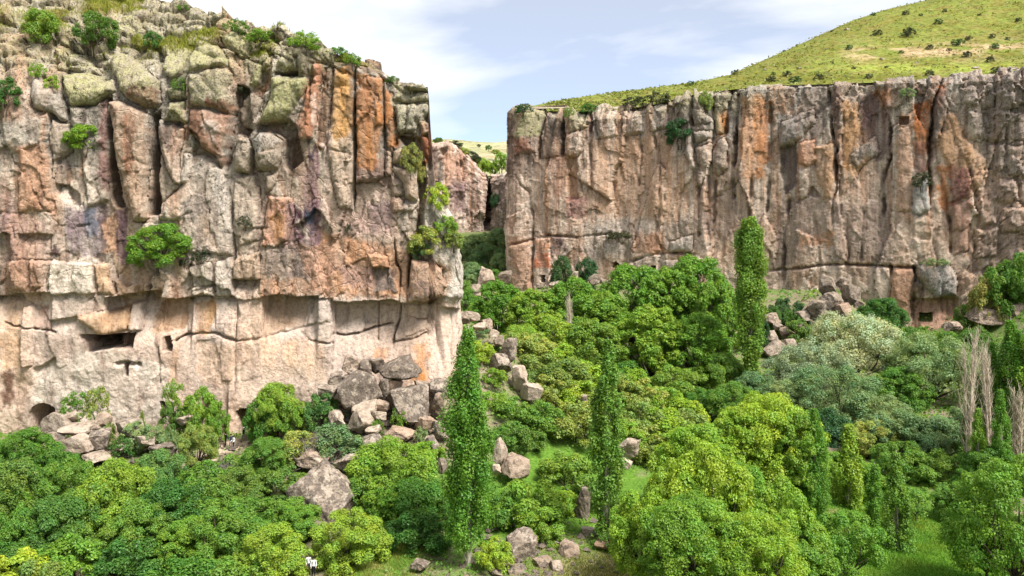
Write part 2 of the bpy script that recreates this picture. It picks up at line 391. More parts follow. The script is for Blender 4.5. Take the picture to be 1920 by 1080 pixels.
    def step(s, line, dep, fall=80.0, name=None, x0=None, x1=None, edge=3.0):
        """everything below the line recedes by dep, fading back over fall pixels"""
        line = np.asarray(line, float); lx, ly = line[:, 0], line[:, 1]
        b = s.vis & (s.px > lx.min() - 3) & (s.px < lx.max() + 3) & (s.py > ly.min() - 12)
        yl = np.interp(s.px[b], lx, ly) + 1.6 * s.wob2[b] + 1.5 * s.wob[b]
        u = s.py[b] - yl
        side = smooth(lx.min() - 2, lx.min() + edge, s.px[b]) * smooth(lx.max() + 2, lx.max() - edge, s.px[b])
        s.D[b] -= dep * smooth(-0.8, 0.8, u) * (1 - smooth(0, fall, u)) * side
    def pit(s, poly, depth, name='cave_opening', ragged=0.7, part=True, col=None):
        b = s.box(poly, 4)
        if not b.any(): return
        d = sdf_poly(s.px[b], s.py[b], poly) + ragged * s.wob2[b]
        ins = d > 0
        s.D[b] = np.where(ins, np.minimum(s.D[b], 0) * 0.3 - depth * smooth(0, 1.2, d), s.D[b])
        wz = (smooth(1.0, 3.0, d) * 0.75)[:, None] if depth > 2.5 else 0.0; s.C[b] = s.C[b] * (1 - wz) + rock((92, 76, 66)) * wz      # deep rooms painted dark: their inner shade put into the rock colour, with soot
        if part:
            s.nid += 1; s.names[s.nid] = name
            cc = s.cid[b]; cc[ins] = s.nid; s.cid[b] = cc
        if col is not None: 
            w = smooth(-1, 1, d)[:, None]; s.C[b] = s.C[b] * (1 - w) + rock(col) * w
    def paint(s, poly, col, soft=10.0, k=0.85, streak=0.0, lich=None, blk=None, rag=6.0):
        b = s.box(poly, soft + 12)
        if not b.any(): return
        d = sdf_poly(s.px[b], s.py[b], poly) + 1.3 * rag * (s.wob[b] + 0.9 * s.wob2[b]) + 2.5 * np.clip(s.f3[b], -1, 1)
        w = smooth(-0.6 * soft, 0.6 * soft, d) * min(1.0, 1.15 * k) * (0.85 + 0.25 * np.clip(s.f2[b], -1, 1))
        if streak:
            st = vnoise(s.S[b] * 1.6, s.Z[b] * 0.10, 31) * 0.6 + vnoise(s.S[b] * 4.2, s.Z[b] * 0.2, 32) * 0.4
            w = w * (1 - streak + streak * smooth(0.28, 0.66, st) * 1.3)
        w = np.clip(w, 0, 1)
        s.C[b] = s.C[b] * (1 - w[:, None]) + rock(col) * w[:, None]
        if lich is not None: s.lich[b] = s.lich[b] * (1 - w) + lich * w
        if blk is not None: s.blk[b] = s.blk[b] * (1 - w) + blk * w
    def weather(s, k=1.0, lowk=None):
        """each rock face has weathered to its own tint"""
        a = np.clip(s.f1, -1, 1); b = np.clip(s.f2, -1, 1); d = np.clip(s.f3, -1, 1)
        kk = (k if lowk is None else k * lowk)
        w = (np.clip(0.55 * b + 0.35 * d + 0.35 * s.wob, 0, 1) * kk)[..., None]; s.C[:] = s.C * (1 - 0.75 * w) + rock((236, 222, 206)) * 0.75 * w
        w = (np.clip(-0.55 * b - 0.35 * d - 0.1 + 0.35 * s.wob, 0, 1) * kk)[..., None]; s.C[:] = s.C * (1 - 0.8 * w) + rock((128, 110, 100)) * 0.8 * w
        w = (np.clip(0.6 * a - 0.5 * b - 0.15 + 0.4 * s.wob3, 0, 1) * kk)[..., None]; s.C[:] = s.C * (1 - 0.7 * w) + rock((200, 156, 126)) * 0.7 * w
        w = (np.clip(-0.6 * a + 0.4 * d - 0.2 - 0.4 * s.wob3, 0, 1) * kk)[..., None]; s.C[:] = s.C * (1 - 0.7 * w) + rock((166, 156, 146)) * 0.7 * w
    def streaks(s, y0, y1, k=1.0, seed=300):
        m = smooth(y0 - 30, y0 + 10, s.py + 14 * s.wob) * smooth(y1 + 60, y1 - 60, s.py + 40 * s.wob)
        for sc, th, colr, kk, sd in [(0.55, 0.60, (176, 140, 120), 0.5, 0), (1.3, 0.66, (140, 122, 116), 0.5, 1), (2.6, 0.58, (236, 220, 204), 0.6, 2), (0.8, 0.66, (200, 150, 112), 0.6, 3), (3.8, 0.68, (112, 98, 92), 0.4, 4)]:
            wp = s.S * sc + 0.25 * s.wob
            n = 0.65 * vnoise(wp, s.Z * 0.035, seed + sd) + 0.35 * vnoise(wp * 2.7, s.Z * 0.12, seed + sd + 20)
            w = (smooth(th - 0.07, th + 0.07, n) * kk * k * m)[..., None]
            s.C[:] = s.C * (1 - w) + rock(colr) * w
    def finish(s, name, mat, label, partlabels=None):
        s.D = s.D * (1 - 0.8 * smooth(0.4, 0.8, s.nz)); X = s.X + s.nx * s.D; Y = s.Y + s.ny * s.D; Z = s.Z + s.nz * s.D
        jx = 0.3 * s.mpp * 0
        V = np.stack([X, Y, Z], -1).reshape(-1, 3)
        C = np.clip(s.C, 0.005, 0.8).reshape(-1, 3)
        K = np.clip(np.stack([s.lich, s.blk, s.frac], -1), 0, 1).reshape(-1, 3)
        m = s.m
        i0 = (np.arange(s.n - 1)[:, None] * m + np.arange(m - 1)[None, :])
        F = np.stack([i0, i0 + m, i0 + m + 1, i0 + 1], -1).reshape(-1, 4)
        fc = np.maximum(s.cid[:-1, :-1], s.cid[1:, 1:]).reshape(-1)
        def sub(mask):
            f = F[mask]; u, inv = np.unique(f, return_inverse=True)
            return V[u], inv.reshape(f.shape), C[u], K[u]
        v, f, c, k = sub(fc == 0)
        root = link(name, make_mesh(name, v, f, mat, True, {'Col': c, 'Msk': k}))
        tag(root, label, 'cliff', kind='structure')
        for i in range(1, s.nid + 1):
            mk = fc == i
            if mk.sum() < 3: continue
            v, f, c, k = sub(mk)
            o = link(s.names[i], make_mesh(s.names[i], v, f, mat, True, {'Col': c, 'Msk': k}), root)
        s.Xf, s.Yf, s.Zf = X, Y, Z
        s.pxf = 960 + FPX * X / Y; s.pyf = HOR - FPX * (Z - CZ) / Y
        return root
    def surf(s, px, py):
        """point of the finished surface seen at a pixel"""
        d = np.where(s.vis, np.hypot(s.pxf - px, s.pyf - py), 1e9); best = d.min()
        d = np.where(d < best + 2.0, s.Yf, 1e9); i = np.unravel_index(np.argmin(d), d.shape)
        return Vector((s.Xf[i], s.Yf[i], s.Zf[i]))

def base_relief(c, rough, big=1.0):
    S, Z = c.S, c.Z
    wu = 0.5 * fbm(S * 0.16, Z * 0.12, oct=5, seed=41); wv = 0.7 * fbm(S * 0.16 + 9, Z * 0.16, oct=5, seed=42)
    c.D += big * 0.9 * fbm_v(S * 0.07, Z * 0.04, oct=3, seed=1)
    on = smooth(-0.1, 0.35, fbm(S * 0.12, Z * 0.09, oct=3, seed=43))                       # joints come and go
    f, e = facet(S / 5.2 + wu, Z / 15.0 + wv * 0.5, 11, 1.1); c.f1 = f; c.D += rough * (0.55 * f - 0.35 * on * np.exp(-(e / 0.018) ** 2))
    f, e = facet(S / 2.2 + wu * 1.4, Z / 4.6 + wv, 12, 1.5); c.f2 = f; c.D += rough * (0.20 * f - 0.22 * (1 - on) * np.exp(-(e / 0.03) ** 2))
    f, e = facet(S / 0.85 + wu * 2.2, Z / 1.3 + wv * 2, 13, 1.6); c.f3 = f; c.D += rough * 0.085 * f
    rid = 1 - np.abs(fbm_v(S * 0.5, Z * 0.12, oct=4, seed=6)) * 2
    c.D += rough * (0.22 * rid + 0.16 * fbm(S * 0.9, Z * 0.6, oct=4, seed=2)) + (0.03 + 0.05 * rough) * fbm(S * 2.6, Z * 2.0, oct=3, seed=3, gain=0.65)

# ================= the cliff on the left
LC = Cliff([(-112, 95), (-86, 104), (-66, 108), (-40, 109.5), (-20, 109.5), (-12, 109.8), (-9, 110.3), (-7.0, 112.2), (-6.4, 116), (-8, 128), (-14, 160), (-24, 210), (-36, 280)],
           0.145, (350, 78, 24),
           [(-400, 190), (0, 185), (120, 175), (200, 170), (300, 150), (450, 112), (560, 104), (620, 112), (667, 120), (717, 140), (740, 158), (803, 162), (811, 290), (816, 345), (845, 405), (862, 480), (868, 555)],
           [(-400, -120), (0, -60), (120, -30), (200, -12), (300, 6), (400, 36), (450, 52), (560, 78), (640, 103), (700, 124), (717, 136), (740, 152), (803, 157), (811, 285), (816, 340), (845, 400), (862, 475), (868, 550)], lean=0.85, coarse=(30, 116))
c = LC
low = smooth(556, 572, c.py)                      # carved pale lower wall
rough = (1 - 0.80 * low) * (1 + 0.2 * smooth(330, 200, c.py) + 0.5 * smooth(130, 60, c.py))
base_relief(c, rough)
tw = smooth(175, 95, c.py + 0.05 * np.clip(c.px - 450, 0, 400) * -1 + 20 * c.wob)
hh_, e1_, e2_, _, _ = worley(c.S / 3.4 + 0.45 * fbm(c.S * 0.2, c.Z * 0.2, seed=141), (c.Z * 1.0 + (c.Y - 108) * 0.5) / 3.0 + 0.45 * fbm(c.S * 0.2 + 9, c.Z * 0.2, seed=142), 61)
c.D += tw * (1.5 * np.sqrt(np.clip((e2_ - e1_) / 0.55, 0, 1)) + 0.9 * (hh_ - 0.5) - 0.9)
g1 = smooth(280, 380, c.py + 40 * c.wob)[..., None]; g2 = smooth(520, 570, c.py + 15 * c.wob)[..., None]
c.C[:] = rock((174, 163, 150)) * (1 - g1) + rock((216, 196, 178)) * g1
c.C[:] = c.C * (1 - g2) + rock((228, 204, 188)) * g2
tone = fbm(c.S * 0.11, c.Z * 0.06, oct=4, seed=51)[..., None]
c.C *= 1 + 0.22 * tone
hue = fbm(c.S * 0.16 + 40, c.Z * 0.05, oct=4, seed=52)
c.C *= 1 + np.stack([0.05 * hue, -0.05 * hue, -0.16 * hue], -1)
c.lich[:] = 0.6 * smooth(190, 90, c.py + 30 * c.wob) * (c.px < 640) ; c.blk[:] = 0.8 * smooth(300, 170, c.py + 30 * c.wob)
c.blk[:] = np.maximum(c.blk, 0.28 * (1 - low))
c.frac *= 1 - 0.75 * low
gt = smooth(0.1, 0.5, fbm(c.S * 0.22, c.Z * 0.3, oct=4, seed=53) + 0.3 * smooth(90, 10, c.py)) * smooth(120, 60, c.py + c.px * -0.06)
c.weather(1.0, 1 - 0.75 * low)
c.streaks(300, 540, 0.6)
# --- stains and colours
ORA, TAN, PUR, DRK, PAL, GRY, PNK = (196, 128, 82), (214, 176, 140), (136, 108, 110), (92, 78, 74), (232, 216, 200), (176, 166, 154), (206, 164, 144)
c.paint([(0, 60), (60, 60), (60, 200), (30, 230), (0, 230)], (190, 150, 125), 14, 0.6, 0.5)
c.paint([(30, 270), (90, 270), (105, 400), (60, 398), (20, 440), (30, 350)], (206, 160, 130), 12, 0.75)
c.paint([(0, 340), (35, 380), (30, 470), (0, 560)], (160, 130, 126), 14, 0.7, 0.3)
c.paint([(20, 400), (90, 405), (95, 490), (6, 490)], (186, 152, 138), 12, 0.7, 0.4)
c.paint([(0, 490), (95, 487), (85, 545), (0, 552)], (190, 150, 128), 9, 0.8, 0.35)
c.paint([(92, 470), (112, 450), (114, 480), (100, 482)], (120, 96, 94), 6, 0.8)
c.paint([(125, 385), (186, 380), (190, 480), (130, 480)], (172, 158, 160), 8, 0.85, 0.3)
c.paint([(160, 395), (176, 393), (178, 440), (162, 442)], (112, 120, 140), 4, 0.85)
c.paint([(128, 410), (150, 400), (156, 470), (130, 472)], (150, 128, 132), 6, 0.8, 0.5)
c.paint([(186, 380), (200, 385), (198, 470), (188, 470)], (110, 88, 90), 4, 0.85)
c.paint([(212, 392), (232, 395), (240, 500), (214, 490)], (118, 94, 98), 6, 0.85, 0.3)
c.paint([(195, 400), (212, 405), (212, 470), (198, 470)], (200, 160, 130), 4, 0.8)
c.paint([(103, 350), (160, 330), (195, 360), (190, 380), (130, 390)], PAL, 9, 0.75)
c.paint([(100, 490), (180, 485), (180, 548), (92, 550)], (236, 222, 206), 8, 0.85)
c.paint([(176, 498), (206, 498), (216, 550), (184, 550)], (222, 184, 150), 6, 0.75)
c.paint([(222, 500), (300, 505), (300, 552), (226, 552)], (206, 170, 140), 7, 0.7, 0.6)
c.paint([(182, 190), (203, 180), (203, 360), (190, 360)], (150, 118, 112), 5, 0.8, 0.3)
c.paint([(345, 380), (385, 355), (400, 395), (375, 410), (345, 412)], (112, 96, 94), 8, 0.85, blk=0.9)
c.paint([(380, 300), (430, 340), (436, 420), (405, 380)], (196, 186, 176), 10, 0.7, blk=0.95)
c.paint([(340, 290), (436, 290), (440, 500), (340, 490)], (206, 194, 182), 12, 0.6)
c.paint([(506, 370), (552, 372), (556, 420), (540, 458), (495, 460), (495, 420)], (206, 156, 128), 8, 0.85)
c.paint([(512, 408), (536, 405), (536, 445), (514, 450)], (206, 150, 96), 5, 0.8)
c.paint([(536, 380), (562, 380), (566, 470), (520, 470), (540, 440)], (150, 124, 128), 7, 0.75, 0.5)
c.paint([(566, 330), (600, 260), (606, 380), (612, 470), (570, 470)], (150, 118, 124), 8, 0.85, 0.35)
c.paint([(573, 265), (592, 250), (590, 300), (574, 305)], (100, 84, 96), 4, 0.9)
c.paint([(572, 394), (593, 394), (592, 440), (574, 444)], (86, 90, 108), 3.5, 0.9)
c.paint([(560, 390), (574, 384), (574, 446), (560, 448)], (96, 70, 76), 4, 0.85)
c.paint([(535, 260), (572, 240), (575, 330), (540, 330)], (116, 92, 76), 7, 0.8, 0.4)
c.paint([(615, 330), (740, 330), (745, 470), (630, 480)], (206, 182, 166), 14, 0.7)
c.paint([(600, 430), (760, 470), (830, 500), (836, 560), (600, 556)], (212, 162, 128), 14, 0.85, 0.25)
c.paint([(630, 395), (730, 395), (740, 440), (640, 440)], (206, 174, 162), 12, 0.7)
c.paint([(690, 380), (740, 380), (735, 430), (700, 430)], (160, 134, 138), 12, 0.7, 0.3)
c.paint([(668, 310), (720, 300), (735, 345), (672, 345)], (140, 112, 104), 10, 0.75, 0.3)
c.paint([(640, 505), (700, 500), (705, 540), (645, 535)], (190, 158, 150), 10, 0.6)
c.paint([(700, 503), (735, 503), (740, 545), (704, 548)], (146, 132, 124), 4, 0.85)
c.paint([(500, 470), (585, 460), (590, 520), (500, 520)], (170, 152, 142), 10, 0.75, blk=0.6)
c.paint([(540, 490), (580, 485), (580, 520), (545, 522)], (120, 102, 98), 9, 0.7)
c.paint([(490, 520), (600, 525), (590, 556), (490, 556)], (196, 152, 122), 7, 0.8, 0.3)
c.paint([(560, 460), (625, 455), (622, 556), (590, 556)], (214, 168, 142), 8, 0.75)
c.paint([(815, 350), (862, 420), (868, 560), (838, 560), (836, 500), (805, 480), (790, 400)], (232, 222, 210), 7, 0.9)
c.paint([(770, 490), (830, 505), (834, 555), (772, 560)], (184, 158, 138), 6, 0.8)
c.paint([(785, 515), (808, 530), (800, 550), (775, 535)], (150, 126, 116), 6, 0.8)
# lower wall
c.paint([(285, 560), (343, 560), (343, 625), (288, 630)], (190, 154, 124), 4, 0.85)
c.paint([(363, 562), (394, 560), (398, 600), (390, 628), (364, 626)], (206, 164, 124), 5, 0.85)
c.paint([(492, 562), (566, 560), (568, 610), (500, 626)], (190, 162, 140), 4, 0.85)
c.paint([(622, 570), (700, 570), (700, 600), (640, 610)], (206, 184, 166), 10, 0.6)
c.paint([(144, 590), (236, 575), (236, 622), (180, 626)], (218, 180, 146), 7, 0.8)
c.paint([(0, 560), (35, 560), (30, 640), (0, 640)], (206, 172, 142), 8, 0.7)
c.paint([(0, 640), (38, 640), (42, 690), (0, 700)], (226, 186, 152), 8, 0.7)
c.paint([(0, 690), (28, 690), (18, 760), (0, 770)], (140, 108, 92), 9, 0.85)
c.paint([(60, 570), (90, 570), (88, 620), (62, 618)], (190, 156, 140), 4, 0.7)
c.paint([(60, 690), (200, 650), (330, 700), (330, 790), (60, 790)], (232, 218, 204), 18, 0.8)
c.paint([(370, 640), (440, 650), (440, 720), (372, 720)], (222, 190, 164), 8, 0.65)
c.paint([(322, 650), (340, 640), (335, 720), (318, 720)], (206, 166, 134), 4, 0.7)
c.paint([(490, 640), (600, 640), (615, 720), (490, 700)], (228, 194, 166), 12, 0.7, 0.4)
c.paint([(775, 650), (800, 648), (805, 715), (778, 715)], (214, 150, 90), 6, 0.85, 0.3)
c.paint([(700, 660), (725, 660), (722, 690), (700, 690)], (220, 160, 116), 6, 0.7)
c.paint([(440, 690), (600, 690), (600, 750), (470, 770), (440, 740)], (222, 200, 182), 12, 0.6)
# upper stains
c.paint([(626, 128), (665, 124), (666, 240), (640, 290), (626, 280)], (212, 164, 108), 7, 0.9, 0.3)
c.paint([(655, 130), (667, 124), (667, 240), (657, 240)], (110, 88, 70), 3.5, 0.75, 0.4)
c.paint([(669, 138), (717, 150), (720, 250), (700, 320), (670, 310)], (196, 138, 92), 7, 0.9, 0.25)
c.paint([(670, 150), (700, 148), (705, 230), (672, 240)], (150, 106, 78), 8, 0.6, 0.7)
c.paint([(585, 118), (608, 118), (604, 200), (595, 265), (560, 262), (572, 190)], (190, 134, 104), 6, 0.9, 0.2)
c.paint([(590, 190), (602, 170), (596, 262), (586, 262)], (226, 196, 180), 3, 0.85)
c.paint([(608, 130), (624, 128), (624, 200), (610, 290), (598, 280)], (136, 108, 88), 5, 0.85, 0.4)
c.paint([(618, 270), (664, 260), (662, 380), (622, 370)], (206, 184, 164), 9, 0.75, 0.3)
c.paint([(610, 270), (622, 250), (618, 420), (604, 420)], (220, 194, 180), 4, 0.7)
c.paint([(720, 160), (742, 190), (746, 270), (726, 290)], (196, 136, 88), 6, 0.85, 0.3)
c.paint([(625, 95), (700, 120), (716, 140), (668, 128), (625, 126)], (140, 118, 96), 5, 0.8, blk=0.5)
c.paint([(788, 256), (812, 256), (811, 300), (795, 310)], (176, 112, 78), 6, 0.8, 0.4)
c.paint([(738, 160), (805, 162), (808, 225), (745, 250)], (190, 182, 166), 5, 0.85, lich=0.4, blk=0.75)
c.paint([(740, 150), (806, 160), (804, 195), (738, 190)], (170, 160, 140), 5, 0.7, lich=0.7, blk=0.7)
# --- big relief first: recesses
c.cell([(279, 212), (300, 204), (302, 240), (300, 330), (304, 400), (276, 405), (282, 320)], -5.5, 6, 0.3, 2, 0.2, part=False, flat=True, col=(150, 136, 124))
c.cell([(200, 182), (209, 182), (213, 290), (222, 340), (232, 390), (214, 388), (203, 370), (203, 290)], -5.5, 5, 0.3, 2, 0.2, part=False, flat=True, col=(150, 134, 122))
c.cell([(436, 205), (447, 160), (470, 165), (478, 240), (470, 258), (446, 252), (436, 300), (424, 330), (418, 312), (434, 240)], -1.8, 6, 0.2, 2, 0.3, part=False, flat=True, col=(140, 126, 114))
c.cell([(488, 232), (545, 224), (560, 240), (572, 300), (545, 325), (532, 310), (534, 262), (510, 246), (482, 250)], -2.4, 6, 0.2, 2, 0.3, part=False, flat=True)
c.cell([(745, 252), (790, 256), (797, 305), (800, 345), (797, 400), (790, 480), (770, 482), (786, 385), (782, 330), (776, 300), (760, 276)], -2.6, 6, 0.2, 2, 0.5, part=False, flat=True, col=(170, 150, 124))
c.cell([(784, 390), (812, 345), (846, 402), (862, 478), (868, 560), (838, 560), (836, 510), (800, 484)], 0.9, 10, 0.2, 2, 0.4, name='rock_slab')
# --- overhangs
c.step([(-60, 558), (0, 556), (30, 552), (60, 550), (97, 547)], 1.6, 80)
c.step([(198, 558), (225, 554), (262, 548), (301, 544)], 3.2, 110); c.step([(301, 560), (330, 561), (357, 559)], 2.2, 120); c.step([(357, 556), (377, 551), (402, 559)], 1.0, 90); c.step([(402, 561), (441, 560)], 0.9, 90)
c.step([(441, 563), (490, 561)], 0.5, 90); c.step([(490, 557), (522, 553), (560, 558), (594, 556)], 2.6, 140); c.step([(594, 560), (622, 560)], 0.7, 120)
c.step([(622, 566), (660, 568), (696, 565), (738, 563), (750, 570), (797, 567), (837, 556)], 2.9, 170)
c.step([(828, 576), (868, 579)], 1.0, 120)
c.step([(434, 524), (487, 524)], 1.2, 36); c.step([(697, 503), (728, 503)], 0.9, 50); c.step([(36, 438), (98, 440)], 0.9, 60); c.step([(104, 345), (125, 347), (148, 366)], 1.1, 45)
c.step([(90, 601), (120, 597), (144, 592)], 0.8, 40); c.step([(62, 692), (80, 684), (103, 670)], 0.7, 40); c.step([(150, 628), (190, 629), (250, 625)], 1.0, 14)
# --- traced blocks
B = c.cell
B([(30, 60), (80, 112), (100, 150), (62, 146), (58, 200), (90, 215), (97, 260), (104, 340), (98, 398), (60, 396), (34, 400), (36, 290), (12, 272), (4, 200), (10, 80)], 1.1, 14, 0.8, name='rock_buttress', keep=0.7)
B([(113, 139), (134, 133), (176, 137), (192, 148), (215, 148), (216, 171), (201, 178), (176, 194), (130, 198), (116, 171)], 2.2, 16, 1.2, col=(190, 180, 150), lich=1.0, blk=0.5, name='rock_block')
B([(126, 200), (176, 197), (201, 181), (203, 290), (200, 375), (166, 388), (152, 300), (133, 250)], 1.3, 10, 0.8, name='rock_column', keep=0.7)
B([(61, 148), (79, 144), (97, 160), (116, 192), (123, 225), (109, 226), (93, 212), (67, 206), (60, 185)], 2.3, 18, 1.2, name='rounded_rock', keep=0.1, col=(196, 184, 174), lich=0.1, blk=0.25, ragged=1)
B([(90, 214), (112, 230), (126, 230), (131, 285), (106, 302), (103, 345), (92, 270)], 1.6, 12, 1.0, name='rounded_rock', keep=0.3, col=(190, 170, 152))
B([(105, 92), (130, 88), (160, 108), (190, 140), (165, 132), (130, 130), (108, 134)], 1.3, 9, 0.9, lich=0.9)
B([(106, 37), (139, 53), (148, 67), (157, 100), (139, 95), (110, 80)], 1.6, 9, 0.9, lich=0.7)
B([(0, 20), (20, 5), (55, 5), (52, 14), (25, 12), (24, 28), (30, 50), (0, 45)], 1.6, 8, 1.2, col=(190, 150, 120))
B([(205, 78), (230, 66), (262, 80), (272, 60), (255, 34), (225, 26), (205, 36)], 1.6, 12, 1.0, lich=0.9)
B([(207, 120), (225, 97), (255, 113), (279, 134), (293, 153), (300, 192), (293, 204), (269, 201), (246, 190), (225, 171), (221, 153)], 2.8, 18, 1.3, lich=0.85, blk=0.5, col=(186, 172, 152), keep=0.25, name='rounded_rock')
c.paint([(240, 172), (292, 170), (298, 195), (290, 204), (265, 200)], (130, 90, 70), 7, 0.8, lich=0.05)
B([(206, 190), (225, 188), (245, 197), (268, 207), (279, 216), (281, 260), (279, 330), (275, 370), (277, 410), (265, 418), (250, 415), (245, 390), (232, 350), (232, 330), (222, 310), (215, 280), (212, 240)], 2.6, 14, 1.6, name='rock_pillar', col=(200, 170, 146), keep=0.35, lich=0.0, blk=0.15)
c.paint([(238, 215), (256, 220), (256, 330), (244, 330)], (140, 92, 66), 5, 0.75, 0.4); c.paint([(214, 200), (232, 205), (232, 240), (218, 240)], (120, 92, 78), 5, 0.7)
B([(302, 86), (348, 83), (360, 97), (339, 137), (323, 148), (309, 139)], 2.0, 12, 1.2, lich=0.95, blk=0.5, col=(196, 186, 160))
B([(311, 162), (355, 167), (353, 186), (316, 188)], 1.5, 8, 0.9, lich=0.9)
B([(316, 189), (353, 189), (357, 231), (330, 229), (304, 229)], 2.0, 10, 1.0, lich=0.75, col=(190, 182, 160))
B([(299, 234), (327, 230), (350, 243), (348, 262), (341, 289), (341, 345), (332, 345), (320, 324), (304, 289)], 2.0, 11, 1.2, name='rock_pillar', col=(200, 176, 158), lich=0.0)
c.paint([(326, 232), (342, 240), (336, 290), (326, 290)], (222, 182, 160), 4, 0.8); c.paint([(300, 236), (322, 234), (320, 270), (306, 275)], (130, 112, 104), 5, 0.7)
B([(346, 139), (362, 104), (380, 90), (413, 86), (427, 104), (431, 125), (399, 130), (367, 137)], 2.2, 14, 1.2, lich=1.0, blk=0.5, col=(186, 178, 150))
B([(360, 143), (397, 134), (431, 130), (440, 140), (431, 165), (443, 204), (438, 216), (397, 204), (360, 200)], 2.2, 14, 1.2, lich=0.6, blk=0.65, col=(182, 170, 154))
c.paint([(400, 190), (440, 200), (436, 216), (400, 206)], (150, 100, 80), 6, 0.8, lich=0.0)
B([(360, 204), (397, 206), (436, 218), (434, 240), (420, 310), (415, 315), (406, 296), (378, 278), (362, 250)], 1.9, 13, 1.2, name='rock_column', col=(178, 134, 110), lich=0.0, blk=0.2)
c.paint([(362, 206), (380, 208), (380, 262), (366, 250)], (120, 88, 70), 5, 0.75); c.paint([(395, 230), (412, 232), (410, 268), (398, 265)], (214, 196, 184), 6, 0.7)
B([(348, 289), (385, 287), (408, 306), (420, 331), (431, 382), (438, 430), (438, 480), (345, 472), (335, 412), (300, 412), (297, 387), (340, 350)], 1.1, 12, 0.9, name='rock_slab', keep=0.7)
B([(472, 159), (476, 131), (490, 99), (502, 96), (513, 113), (511, 126), (495, 136), (493, 157), (479, 166)], 1.8, 9, 1.1, lich=1.0, col=(190, 184, 146))
B([(414, 73), (446, 64), (479, 82), (467, 108), (453, 110), (444, 101), (423, 94)], 1.8, 11, 1.1, lich=1.0, col=(190, 184, 146))
B([(493, 87), (509, 78), (530, 94), (525, 113), (511, 101), (495, 94)], 1.6, 8, 1.0, lich=1.0)
B([(525, 117), (539, 103), (562, 113), (562, 133), (539, 136), (525, 129)], 1.9, 9, 1.3, lich=0.9)
c.pit([(519, 136), (540, 139), (562, 136), (563, 143), (540, 145), (521, 143)], 2.0, part=False)
B([(513, 147), (562, 146), (585, 150), (576, 170), (550, 212), (530, 228), (490, 233), (493, 219), (511, 182)], 2.4, 16, 1.2, lich=1.0, blk=0.45, col=(178, 176, 136), name='rock_slab')
B([(548, 94), (571, 87), (608, 113), (604, 118), (585, 120), (580, 145), (567, 140), (560, 117)], 1.6, 11, 0.9, lich=0.35, blk=0.6, col=(150, 136, 118))
B([(497, 140), (510, 130), (512, 150), (505, 175), (488, 182), (476, 172), (490, 160)], -0.6, 6, 0.6, col=(176, 122, 88), part=False)
B([(470, 172), (490, 185), (500, 190), (488, 235), (480, 245), (460, 240), (446, 225), (452, 185)], 1.0, 9, 1.0, col=(176, 160, 142), blk=0.5)
B([(585, 120), (608, 120), (608, 140), (604, 160), (600, 200), (593, 262), (580, 268), (563, 265), (558, 235), (575, 180), (588, 150)], 1.6, 9, 0.9, name='rock_column', keep=0.5, lich=0.0, blk=0.1)
B([(609, 140), (622, 133), (625, 180), (615, 260), (606, 300), (598, 262), (604, 180)], 0.5, 5, 0.8, keep=0.4, lich=0.0, name='rock_column')
B([(626, 128), (655, 120), (666, 124), (666, 242), (663, 330), (660, 395), (640, 388), (622, 330), (620, 270), (626, 190)], 1.4, 9, 0.8, keep=0.55, lich=0.0, blk=0.05, name='rock_column')
B([(669, 130), (696, 128), (717, 150), (720, 256), (718, 330), (705, 342), (669, 342), (668, 250)], 1.8, 9, 1.2, keep=0.45, lich=0.0, blk=0.05, name='rock_column')
B([(721, 152), (735, 190), (745, 250), (740, 284), (727, 300), (721, 260)], 1.1, 8, 1.0, lich=0.0, blk=0.1, name='rock_column')
c.crack([(667, 118), (668, 242), (665, 330), (662, 402)], 1.6, 2.0, 0.8)
B([(750, 157), (793, 160), (804, 171), (768, 171)], 1.6, 6, 0.9, flat=True); B([(738, 172), (768, 173), (803, 175), (804, 191), (763, 193), (736, 186)], 1.2, 7, 0.9)
B([(740, 197), (764, 195), (805, 194), (807, 214), (782, 237), (780, 252), (759, 247), (747, 249)], 1.6, 10, 1.0, blk=0.8); B([(785, 230), (810, 226), (812, 251), (791, 254)], 1.5, 8, 1.0, col=(180, 140, 112))
B([(789, 257), (812, 257), (811, 288), (800, 302)], 0.9, 7, 0.8, col=(176, 116, 84), part=True); c.crack([(762, 195), (765, 225), (760, 250)], 1.0, 2)
B([(736, 284), (750, 277), (768, 284), (777, 302), (770, 311), (736, 307)], 2.0, 12, 1.2, name='rounded_rock', col=(196, 170, 142), keep=0.2, ragged=1)
B([(737, 310), (776, 321), (783, 345), (783, 378), (760, 371), (757, 345), (739, 324)], 2.1, 12, 1.2, name='rounded_rock', col=(200, 172, 148), keep=0.2, ragged=1)
B([(735, 329), (755, 345), (757, 368), (737, 366)], 1.3, 8, 1.0, col=(200, 176, 158)); B([(735, 370), (758, 372), (752, 395), (736, 398)], 0.9, 7, 0.8, col=(204, 168, 144)); B([(722, 290), (735, 296), (735, 328), (722, 330)], 1.0, 7, 0.9)
B([(760, 376), (780, 384), (772, 396), (752, 394)], 1.0, 6, 0.7)
B([(479, 262), (493, 249), (511, 249), (532, 264), (532, 296), (525, 317), (509, 322), (483, 320), (479, 294)], 3.2, 20, 1.4, name='rounded_rock', col=(190, 174, 156), keep=0.15, blk=0.35, ragged=1.2)
c.paint([(481, 262), (495, 250), (512, 250), (531, 266), (530, 282), (482, 285)], (176, 168, 158), 5, 0.8, blk=1.0)
B([(437, 292), (449, 255), (467, 259), (476, 276), (476, 299), (469, 326), (442, 322)], 2.6, 16, 1.3, name='rounded_rock', col=(200, 182, 162), keep=0.2, ragged=1.2, blk=0.4)
B([(435, 330), (479, 327), (486, 359), (488, 451), (448, 463), (442, 428), (430, 359)], 0.9, 10, 0.9, name='rock_slab', keep=0.8, col=(204, 186, 168))
